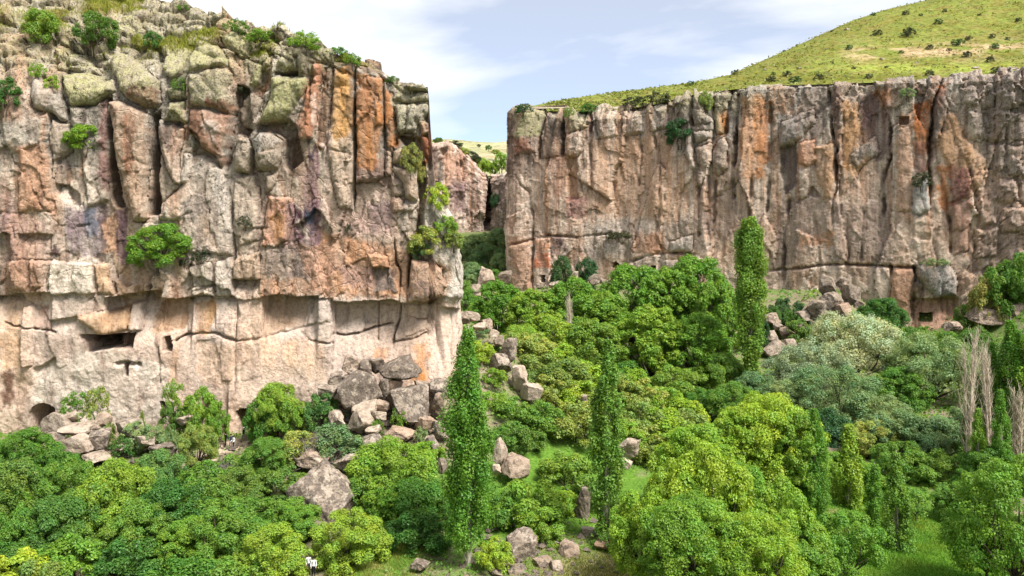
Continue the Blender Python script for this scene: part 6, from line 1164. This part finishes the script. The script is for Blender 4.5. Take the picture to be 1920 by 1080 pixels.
# ---------------------------------------------------------------- shrubs on cliffs and hills
def cliff_shrub(cl, px, ytop, ybot, w, pk, leaf, label, push=0.3, name='cliff_shrub', up=False):
    p = cl.surf(px, ybot - 2); at = (p.x, p.y - push * 0.3 + (0.8 if up else 0.0), p.z - 0.25)
    return plant(pk, px, ytop, w * 1.12, 0, leaf, name, label, cat='shrub', group='shrubs rooted in the cliffs', at=at)
for a in [(LC, 80, 18, 84, 64, 'bush0', 'mid', 'green shrub in the gully at the top left of the near cliff'), (LC, 185, 22, 95, 68, 'bush1', 'dark', 'large dark shrub on the left cliff top'), (LC, 10, 145, 206, 54, 'bush2', 'dark', 'dark shrub at the left picture edge'), (LC, 155, 234, 285, 58, 'bush0', 'lime', 'bright lime shrub on the cliff below the yellow lichen block'), (LC, 72, 118, 146, 26, 'scrub0', 'bright', 'small bright shrub above the smooth grey boulder of the cliff'), (LC, 98, 140, 168, 24, 'scrub1', 'bright', 'small shrub right of the smooth grey cliff boulder'),
          (LC, 296, 420, 508, 100, 'round1', 'bright', 'largest bright shrub on the middle of the left cliff'), (LC, 445, 36, 62, 38, 'scrub0', 'dark', 'dark round shrub on the left cliff skyline'), (LC, 488, 56, 80, 50, 'scrub1', 'mid', 'wide low shrub right of the dark skyline shrub'), (LC, 572, 60, 92, 52, 'scrub0', 'bright', 'twiggy shrub on the skyline above the lichen slabs'), (LC, 632, 88, 108, 36, 'scrub1', 'bright', 'shrub on the skyline above the orange columns'), (LC, 662, 100, 122, 28, 'scrub0', 'mid', 'shrub at the top of the crack between orange columns'), (LC, 345, 8, 18, 20, 'scrub1', 'mid', 'small shrub on the skyline at the top left'),
          (LC, 285, 58, 92, 32, 'scrub1', 'dark', 'dark shrub between boulders of the left cliff top'), (LC, 340, 146, 172, 28, 'scrub0', 'dark', 'dark shrub in the joint above the tall pale pillar'), (LC, 455, 130, 185, 32, 'bush2', 'scrub', 'dull shrub in the deep joint left of the lichen slabs'), (LC, 375, 468, 490, 30, 'scrub1', 'scrub', 'small dull shrub right of the largest bright one'), (LC, 348, 484, 502, 22, 'scrub0', 'scrub', 'tiny dull shrub just right of the largest bright one'), (LC, 462, 404, 424, 26, 'scrub0', 'scrub', 'tiny shrub on the slab below the rounded boulders'),
          (LC, 655, 418, 434, 12, 'scrub1', 'scrub', 'tiny shrub on the smooth pink wall'), (LC, 797, 424, 484, 60, 'bush0', 'olive', 'yellow-green shrub on the ledge at the cliff end'), (LC, 772, 268, 325, 40, 'bush1', 'straw', 'straw-coloured shrub in the gully at the cliff end'), (LC, 735, 142, 156, 24, 'scrub0', 'dark', 'small shrub on the rim at the cliff end'), (LC, 238, 128, 0, 0, 0, 0, 0), (RC, 1272, 224, 276, 50, 'bush1', 'deep', 'dark round shrub high on the right cliff'), (RC, 1325, 170, 206, 24, 'bush2', 'olive', 'olive shrub in a notch of the right cliff rim'), (RC, 985, 194, 212, 32, 'scrub0', 'deep', 'dark shrub on the left corner of the right cliff top'),
          (RC, 1106, 194, 216, 30, 'scrub1', 'dark', 'dark shrub on the right cliff rim near its corner'), (RC, 1165, 434, 452, 50, 'scrub0', 'scrub', 'dull tuft on the ledge of the right cliff'), (RC, 1728, 322, 350, 30, 'scrub1', 'scrub', 'dull tuft above the pale slab of the right cliff'), (RC, 1065, 200, 222, 20, 'scrub0', 'olive', 'small olive shrub on the right cliff rim'), (RC, 1700, 165, 186, 26, 'scrub1', 'sage', 'sage tuft on the right cliff rim'), (RC, 1750, 484, 500, 44, 'scrub0', 'sage', 'sage tuft on the grey bulging rock'), (MC, 926, 362, 392, 16, 'bush0', 'deep', 'dark shrub right of the cleft'), (RC, 1230, 172, 190, 40, 'scrub0', 'scrub', 'dull shrub on the right cliff rim'), (RC, 1190, 180, 200, 40, 'scrub1', 'scrub', 'dull wide shrub on the right cliff rim')]:
    if a[4]: cliff_shrub(*a)
for (px, yt, yb, w, pk, lf, lab) in [(818, 343, 392, 50, 'bush1', 'lime', 'bright lime shrub beside the cliff end'), (835, 404, 440, 42, 'bush2', 'bright', 'green shrub below the bright lime one at the cliff end'), (850, 432, 464, 38, 'bush0', 'olive', 'lowest shrub on the sloping cliff end'), (790, 440, 482, 40, 'bush2', 'sage', 'pale shrub at the back of the cliff end ledge'), (785, 300, 345, 26, 'bush0', 'straw', 'straw shrub low in the gully at the cliff end')]:
    q = P(px, yb, 110.2); plant(pk, px, yt, w, 0, lf, 'cliff_shrub', lab, cat='shrub', group='shrubs rooted in the cliffs', at=(q.x, q.y, q.z - 0.3))
for (px, yt, yb, w, lf, lab, Y) in [(940, 286, 325, 34, 'lime', 'bright shrub beside the right cliff corner above the gorge', 361), (903, 296, 326, 40, 'lime', 'bright shrub above the cleft', 361), (922, 304, 328, 30, 'bright', 'green shrub right above the cleft', 361), (884, 284, 312, 32, 'scrub', 'dull shrub on the far cliff rim', 358), (868, 276, 296, 30, 'olive', 'olive shrub on the far cliff rim', 360), (848, 264, 280, 40, 'scrub', 'low dull scrub on the far cliff edge', 362), (916, 272, 282, 14, 'dark', 'dark dot of shrub on the distant hillside', 480), (930, 280, 290, 20, 'olive', 'olive shrub on the distant hillside', 460), (822, 258, 270, 20, 'dark', 'dark shrub on the skyline beside the left cliff', 420), (898, 270, 276, 8, 'scrub', 'tiny shrub on the distant hillside', 560)]:
    q = P(px, yb, Y); plant('bush%d' % (px % 3), px, yt, w, 0, lf, 'hill_shrub', lab, cat='shrub', group='shrubs above the gorge', at=(q.x, q.y, q.z))
hs = [(1638, 30, 11), (1704, 68, 26), (1644, 66, 18), (1699, 28, 14), (1758, 45, 16), (1796, 86, 22), (1817, 75, 13), (1861, 70, 12), (1813, 107, 18), (1743, 141, 17), (1474, 144, 18), (1444, 153, 18), (1492, 156, 22), (1536, 150, 18), (1631, 148, 16), (1375, 140, 14), (1470, 97, 6), (1773, 22, 9), (1909, 40, 12), (1881, 143, 20), (1869, 138, 22), (1742, 92, 14), (1594, 92, 14), (1863, 91, 16), (1855, 115, 16), (1910, 148, 16), (1296, 160, 14), (1560, 60, 6), (1690, 100, 10), (1780, 96, 10), (1450, 140, 9), (1836, 30, 8), (1725, 30, 8), (1890, 75, 10), (1600, 130, 8), (1660, 128, 8)]
hs.sort()
for i, (px, py, w) in enumerate(hs):
    q = hill_at(px, py); lf = 'scrub' if i % 3 else 'deep'
    plant('scrub%d' % (i % 2), px, py - w * 0.62, w, 0, lf, 'hill_shrub', '%s from the left of the dark shrubs dotting the grassy hill' % ORD[i] if i < 28 else '%s from the right of the dark shrubs dotting the grassy hill' % ORD[len(hs) - 1 - i], cat='shrub', group='shrubs on the hill', at=(q.x, q.y, q.z - 0.15))
for i, (px, py, w) in enumerate([(1590, 56, 10), (1548, 92, 8), (1655, 112, 9), (1720, 118, 8), (1500, 128, 9), (1432, 131, 8), (1830, 128, 14), (1900, 130, 16), (1850, 142, 12)]):
    q = hill_at(px, py); o = link('hill_rock', BOULD[i % 8]); s = q.y / FPX * w / 2; o.location = q; o.scale = (s, s, s * 0.6); o.color = (1, 1, 1, 0.4)
    tag(o, '%s from the left of the pale stones on the grassy hill' % ORD[sorted([1590, 1548, 1655, 1720, 1500, 1432, 1830, 1900, 1850]).index(px)], 'stone', 'stones on the hill')
# ---------------------------------------------------------------- undergrowth, grass
rs = np.random.RandomState(5)
def scatter(n, x0, x1, y0, y1):
    y = rs.uniform(y0, y1, n); px = rs.uniform(x0, x1, n); return (px - 960) / FPX * y, y
ux, uy = scatter(52000, -60, 1990, 72, 245)
uz = ground(ux, uy); upx = 960 + FPX * ux / uy; upy = HOR - FPX * (uz - CZ) / uy
dens = smooth(-0.4, 0.15, fbm(ux * 0.13, uy * 0.13, oct=3, seed=66)) 
dens *= 1 - np.exp(-(((ux - 39) / 7) ** 2 + ((uy - 83) / 11) ** 2)); dens *= 1 - np.exp(-(((ux - 8) / 6) ** 2 + ((uy - 77) / 4) ** 2)); dens *= 1 - np.exp(-(((ux + 12) / 3) ** 2 + ((uy - 77) / 5) ** 2)); dens *= 1 - 0.9 * np.exp(-(((ux - 35.5) / 2.4) ** 2 + ((uy - 94) / 3) ** 2))
for (x0, y0, r) in [(-38.5, 104, 2.4), (-37.2, 102, 2), (-36, 100.4, 1.8), (-35, 103.5, 2.4), (-42, 104.5, 2.8), (-48, 104.5, 3), (-55, 104.8, 3), (-33.5, 104, 2.2), (-20.5, 75.5, 1.3), (-19, 73, 1.6)]: dens *= 1 - np.exp(-(((ux - x0) / r) ** 2 + ((uy - y0) / (r * 0.8)) ** 2))
dens *= np.where((np.abs(ux + 15) < 10) & (uy > 98) & (uy < 110), 0.3, 1.0)
k = rs.rand(len(ux)) < dens * 0.9; ux, uy, uz = ux[k], uy[k], uz[k]
hh = (0.25 + 0.55 * smooth(-0.1, 0.5, fbm(ux * 0.3, uy * 0.3, oct=3, seed=67))) * np.clip(uy / 100, 0.8, 1.6)
rep = 3; pos = np.repeat(np.stack([ux, uy, uz], 1), rep, 0) + rs.normal(size=(len(ux) * rep, 3)) * 0.3; pos[:, 2] = np.repeat(uz, rep) + rs.rand(len(pos)) * np.repeat(hh, rep)
tn = rs.uniform(0.65, 1.3, len(pos)) ; yl = np.repeat(smooth(0.0, 0.5, fbm(ux * 0.1 + 7, uy * 0.1, oct=2, seed=68)), rep)
tone = np.stack([tn * (1 + 0.5 * yl), tn * (1 + 0.15 * yl), tn], 1)
me = leaves_mesh('undergrowth', pos, rs.normal(size=pos.shape) + np.array([0, -0.3, 0.9]), np.repeat(np.clip(uy / 100, 0.8, 1.8), rep) * rs.uniform(0.12, 0.34, len(pos)), tone, rs); me.materials.append(LEAF['mid'])
tag(link('undergrowth', me), 'low leafy ground cover between the trees on the valley floor', 'undergrowth', kind='stuff')
def blades(name, x, y, z, h, w, col, label, var=0.25):
    n = len(x); th = rs.uniform(0, 6.28, n); lean = rs.normal(size=(n, 2)) * 0.35
    V = np.empty((n, 3, 3), np.float32); hh = h * rs.uniform(0.6, 1.3, n)
    V[:, 0] = np.stack([x - np.cos(th) * w, y - np.sin(th) * w, z - 0.05], 1); V[:, 1] = np.stack([x + np.cos(th) * w, y + np.sin(th) * w, z - 0.05], 1); V[:, 2] = np.stack([x + lean[:, 0] * hh, y + lean[:, 1] * hh, z + hh], 1)
    t = rs.uniform(1 - var, 1 + var, n)[:, None] * col; C = np.repeat(t[:, None, :], 3, 1).reshape(-1, 3)
    me = make_mesh(name, V.reshape(-1, 3), np.arange(n * 3, dtype=np.int32).reshape(n, 3), M_BLADE, False, {'Col': C}); tag(link(name, me), label, 'grass', kind='stuff')
t_ = NT('grass_blades'); a_ = t_.n('ShaderNodeVertexColor'); a_.layer_name = 'Col'; d_ = t_.n('ShaderNodeBsdfDiffuse'); t_.l(a_.outputs['Color'], d_.inputs['Color']); r_ = t_.n('ShaderNodeBsdfTranslucent'); t_.l(a_.outputs['Color'], r_.inputs['Color']); m_s = t_.n('ShaderNodeMixShader'); m_s.inputs[0].default_value = 0.35; t_.l(d_.outputs[0], m_s.inputs[1]); t_.l(r_.outputs[0], m_s.inputs[2]); t_.l(m_s.outputs[0], t_.out.inputs['Surface']); M_BLADE = t_.m
n = 26000; gx = rs.normal(39, 5.5, n); gy = rs.normal(84, 8, n)
blades('grass', gx, gy, ground(gx, gy), 0.28, 0.045, np.stack([0.17 + 0.09 * fbm(gx * 0.3, gy * 0.3, seed=71), 0.30 + 0.05 * fbm(gx * 0.3, gy * 0.3, seed=72), np.full(n, 0.035)], 1), 'bright short grass of the meadow at the lower right')
n = 14000; gx = np.concatenate([rs.normal(8, 4.5, n // 2), rs.normal(-12, 2.6, n // 2)]); gy = np.concatenate([rs.normal(77.5, 3, n // 2), rs.normal(78, 4, n // 2)])
blades('grass', gx, gy, ground(gx, gy), 0.25, 0.04, np.stack([0.26 + 0.10 * fbm(gx * 0.4, gy * 0.4, seed=73), 0.28 + 0.02 * fbm(gx * 0.4, gy * 0.4, seed=72), np.full(n, 0.06)], 1), 'dry yellow grass around the boulders at the bottom centre')
# grass tufts on the left cliff top
top = LC.vis & (LC.py < 135) & (LC.px > -20) & (LC.px < 660); wgt = np.clip(gt_l[..., 0], 0, 1) * top
w_ = wgt.ravel(); idx = rs.choice(len(w_), 16000, p=w_ / w_.sum()) if w_.sum() > 0 else np.zeros(0, int)
gx = LC.Xf.ravel()[idx] + rs.normal(size=len(idx)) * 0.1; gy = LC.Yf.ravel()[idx] + rs.normal(size=len(idx)) * 0.1; g_z = LC.Zf.ravel()[idx]
blades('grass', gx, gy, g_z, 0.35, 0.06, np.stack([np.full(len(idx), 0.24), np.full(len(idx), 0.26), np.full(len(idx), 0.045)], 1), 'yellow-green grass on the ledges of the left cliff top')
# low tussocks over the grassy hill
ok = ((TT <= 1.0) & (TT > 0.02) & (hpx > 1030) & (hpx < 1990) & (hpy > -30)).ravel(); dn = np.clip(0.35 + fbm(HX * 0.12, HY * 0.2, oct=4, seed=141), 0, 1).ravel() * ok
idx = rs.choice(len(dn), 10000, p=dn / dn.sum()); jx = rs.normal(size=(len(idx), 2)) * np.array([0.9, 0.9])
gx = HX.ravel()[idx] + jx[:, 0]; gy = HY.ravel()[idx] + jx[:, 1]; g_z = HZ.ravel()[idx] + 0.05
tn_ = rs.uniform(0.30, 0.78, len(idx)); pos = np.stack([gx, gy, g_z], 1)
me = leaves_mesh('grass', pos, rs.normal(size=pos.shape) * 0.5 + np.array([0, -0.5, 0.8]), rs.uniform(0.3, 0.8, len(idx)), np.stack([tn_ * 1.05, tn_ * 1.0, tn_ * 0.8], 1), rs, 1.9); me.materials.append(LEAF['olive'])
tag(link('grass', me), 'tussocky olive grass growing all over the rounded hill', 'grass', kind='stuff')
# rubble
rb = []; F_ = []; V_ = []
bx = np.concatenate([rs.normal(-17, 6.5, 500), rs.uniform(-60, -32, 260), rs.normal(2, 4, 160), rs.normal(72, 9, 260)]); by = np.concatenate([rs.normal(102, 3.5, 500), rs.uniform(98, 106.5, 260), rs.normal(80, 4, 160), rs.normal(186, 8, 260)])
bz = ground(bx, by); oc = np.array([[1, 0, 0], [-1, 0, 0], [0, 1, 0], [0, -1, 0], [0, 0, 1], [0, 0, -1]], float); of = np.array([[0, 2, 4], [2, 1, 4], [1, 3, 4], [3, 0, 4], [2, 0, 5], [1, 2, 5], [3, 1, 5], [0, 3, 5]])
vv = []; ff = []
for i in range(len(bx)):
    s = rs.uniform(0.12, 0.5) * (1.6 if by[i] > 150 else 1); q = oc * rs.uniform(0.6, 1.2, (6, 3)) + rs.normal(size=(6, 3)) * 0.18; q *= s * np.array([1.1, 1.1, 0.8]); a = rs.uniform(0, 6.28); cs, sn = math.cos(a), math.sin(a)
    q = np.stack([q[:, 0] * cs - q[:, 1] * sn, q[:, 0] * sn + q[:, 1] * cs, q[:, 2]], 1) + np.array([bx[i], by[i], bz[i] + s * 0.25]); vv.append(q); ff.append(of + 6 * i)
tag(link('rubble', make_mesh('rubble', np.concatenate(vv), np.concatenate(ff), M_BOULDER, False)), 'small broken stones scattered over the slopes below the cliffs', 'rubble', kind='stuff')

# ---------------------------------------------------------------- people
def simple(name, col, rough=0.85):
    t = NT(name); g = t.n('ShaderNodeTexCoord'); n = t.noise(g.outputs['Object'], 9.0, 3, 0.6)
    t.bsdf(t.mix(1.0, tuple(col), t.ramp(n, [(0.3, (0.8, 0.8, 0.8)), (0.7, (1.1, 1.1, 1.1))]), 'MULTIPLY'), rough); return t.m
MP = {'skin': simple('skin', (0.42, 0.25, 0.18), 0.6), 'black': simple('black_cloth', (0.012, 0.012, 0.016)), 'navy': simple('navy_cloth', (0.02, 0.03, 0.07)), 'white': simple('white_cloth', (0.75, 0.75, 0.76)), 'hair': simple('dark_hair', (0.012, 0.009, 0.008)), 'grey': simple('grey_cloth', (0.28, 0.28, 0.30)), 'jean': simple('denim', (0.06, 0.09, 0.16))}
def skin_mesh(name, J, E, mats, subdiv=2):
    me = bpy.data.meshes.new(name); me.from_pydata([j[0] for j in J], E, []); o = bpy.data.objects.new(name, me); COL.objects.link(o)
    md = o.modifiers.new('skin', 'SKIN'); md.use_smooth_shade = True; md.branch_smoothing = 0.3
    for i, j in enumerate(J):
        sv = me.skin_vertices[0].data[i]; sv.radius = (j[1], j[2] if len(j) > 2 else j[1]); sv.use_root = (i == 0)
    ms = o.modifiers.new('sub', 'SUBSURF'); ms.levels = subdiv; ms.render_levels = subdiv
    dg = bpy.context.evaluated_depsgraph_get(); ev = o.evaluated_get(dg); nm = bpy.data.meshes.new_from_object(ev); bpy.data.objects.remove(o, do_unlink=True)
    for p in nm.polygons: p.use_smooth = True
    for m in mats: nm.materials.append(m)
    return nm
def person(px, py, Y, face, top, legs, hat, stride, label, group, h=1.70, z=None, arm=0.15, sleeves=True):
    sc = h / 1.70; s = stride
    J = [((0, 0, 0.94), 0.135, 0.10), ((0, 0, 1.10), 0.13, 0.09), ((0, 0, 1.28), 0.155, 0.105), ((0, 0, 1.41), 0.12, 0.085), ((0, 0.005, 1.48), 0.052), ((0, -0.01, 1.545), 0.068), ((0, -0.005, 1.62), 0.084, 0.094), ((0, 0, 1.67), 0.062)]
    E = [(0, 1), (1, 2), (2, 3), (3, 4), (4, 5), (5, 6), (6, 7)]
    def add(parent, pts):
        p = parent
        for c, r in pts: J.append((c, r)); E.append((p, len(J) - 1)); p = len(J) - 1
        return p
    for sd in (-1, 1):
        f = s * sd
        add(0, [((sd * 0.095, -0.02 * f, 0.86), 0.088), ((sd * 0.10, -0.30 * f, 0.50), 0.060), ((sd * 0.10, -0.34 * f + (0.06 if f < 0 else 0), 0.34), 0.056), ((sd * 0.10, -0.42 * f + (0.10 if f < 0 else 0), 0.08), 0.040), ((sd * 0.105, -0.42 * f - 0.13, 0.035), 0.034)])
        w = add(3, [((sd * 0.19, 0, 1.385), 0.060), ((sd * 0.235, 0.05 * f, 1.12), 0.044), ((sd * 0.22, -0.12 - arm + 0.05 * f, 0.93 + arm * 0.5), 0.033), ((sd * 0.215, -0.17 - arm, 0.88 + arm * 0.55), 0.030)])
        b = J[w][0]
        for k, (dx, ln) in enumerate([(-0.024, 0.075), (-0.008, 0.085), (0.008, 0.08), (0.024, 0.065)]): add(w, [((b[0] + dx, b[1] - 0.04, b[2] - 0.05), 0.009), ((b[0] + dx, b[1] - 0.05 - ln * 0.2, b[2] - 0.05 - ln * 0.8), 0.007)])
        add(w, [((b[0] - sd * 0.035, b[1] - 0.035, b[2] - 0.01), 0.010), ((b[0] - sd * 0.045, b[1] - 0.06, b[2] - 0.045), 0.008)])
    me = skin_mesh('person', J, E, [MP['skin'], MP[top], MP[legs]])
    for p in me.polygons:
        c = p.center
        if c.z > 1.455: p.material_index = 0
        elif c.z > 0.93 and (abs(c.x) < 0.2 or c.z > (1.0 if sleeves else 1.2)): p.material_index = 1
        elif abs(c.x) > 0.175 and c.z > 0.72: p.material_index = 0
        else: p.material_index = 2
    q = P(px, py, Y); zz_ = gz(q.x, Y) if z is None else z
    o = link('person', me); o.location = (q.x, Y, zz_ + 0.0); o.rotation_euler = (0, 0, face); o.scale = (sc, sc, sc)
    tag(o, label, 'person', group)
    # hair or cap, and a simple face
    bm = bmesh.new(); bmesh.ops.create_uvsphere(bm, u_segments=14, v_segments=10, radius=0.108)
    bmesh.ops.delete(bm, geom=[v for v in bm.verts if v.co.z < -0.035 and v.co.y < 0.02 or v.co.z < -0.075], context='VERTS')
    for v in bm.verts: v.co = Vector((v.co.x * 0.93, v.co.y * 1.05 + 0.012, v.co.z * 1.02 + 1.645))
    if hat == 'white':
        r = bmesh.ops.create_circle(bm, cap_ends=True, segments=14, radius=0.095); bmesh.ops.translate(bm, verts=r['verts'], vec=(0, -0.10, 1.65))
    hm = bpy.data.meshes.new('cap' if hat == 'white' else 'hair'); bm.to_mesh(hm); bm.free(); hm.materials.append(MP[hat])
    for p in hm.polygons: p.use_smooth = True
    ho = link('cap' if hat == 'white' else 'hair', hm, o)
    bm = bmesh.new()
    for (x, y, z_, sx, sy, sz) in [(-0.032, -0.092, 1.615, 0.011, 0.008, 0.009), (0.032, -0.092, 1.615, 0.011, 0.008, 0.009), (0, -0.098, 1.555, 0.022, 0.008, 0.006)]:
        r = bmesh.ops.create_uvsphere(bm, u_segments=8, v_segments=6, radius=1); bmesh.ops.scale(bm, vec=(sx, sy, sz), verts=r['verts']); bmesh.ops.translate(bm, vec=(x, y, z_), verts=r['verts'])
    fm = bpy.data.meshes.new('face'); bm.to_mesh(fm); bm.free(); fm.materials.append(MP['hair']); link('face', fm, o)
    return o
person(423, 812, 103.6, 2.6, 'black', 'black', 'hair', 0.3, 'person all in black, leftmost of the walkers by the cave', 'people by the cave', 1.72)
person(433, 815, 103.2, 0.5, 'navy', 'jean', 'hair', 0.35, 'person in navy top beside the one all in black', 'people by the cave', 1.72)
person(438, 815, 102.8, -0.6, 'white', 'navy', 'hair', 0.2, 'person in white top at the right of the walkers', 'people by the cave', 1.60)
person(457, 806, 105.0, 1.2, 'navy', 'grey', 'white', 0.5, 'person in white cap and dark coat at the cave mouth', 'people by the cave', 1.74)
person(578, 1058, 76.0, 0.4, 'white', 'jean', 'hair', 0.35, 'person in white shirt, left of the two on the bottom path', 'people on the lower path', 1.68)
person(588, 1058, 75.4, 0.2, 'white', 'black', 'hair', 0.35, 'person in white shirt, right of the two on the bottom path', 'people on the lower path', 1.72)
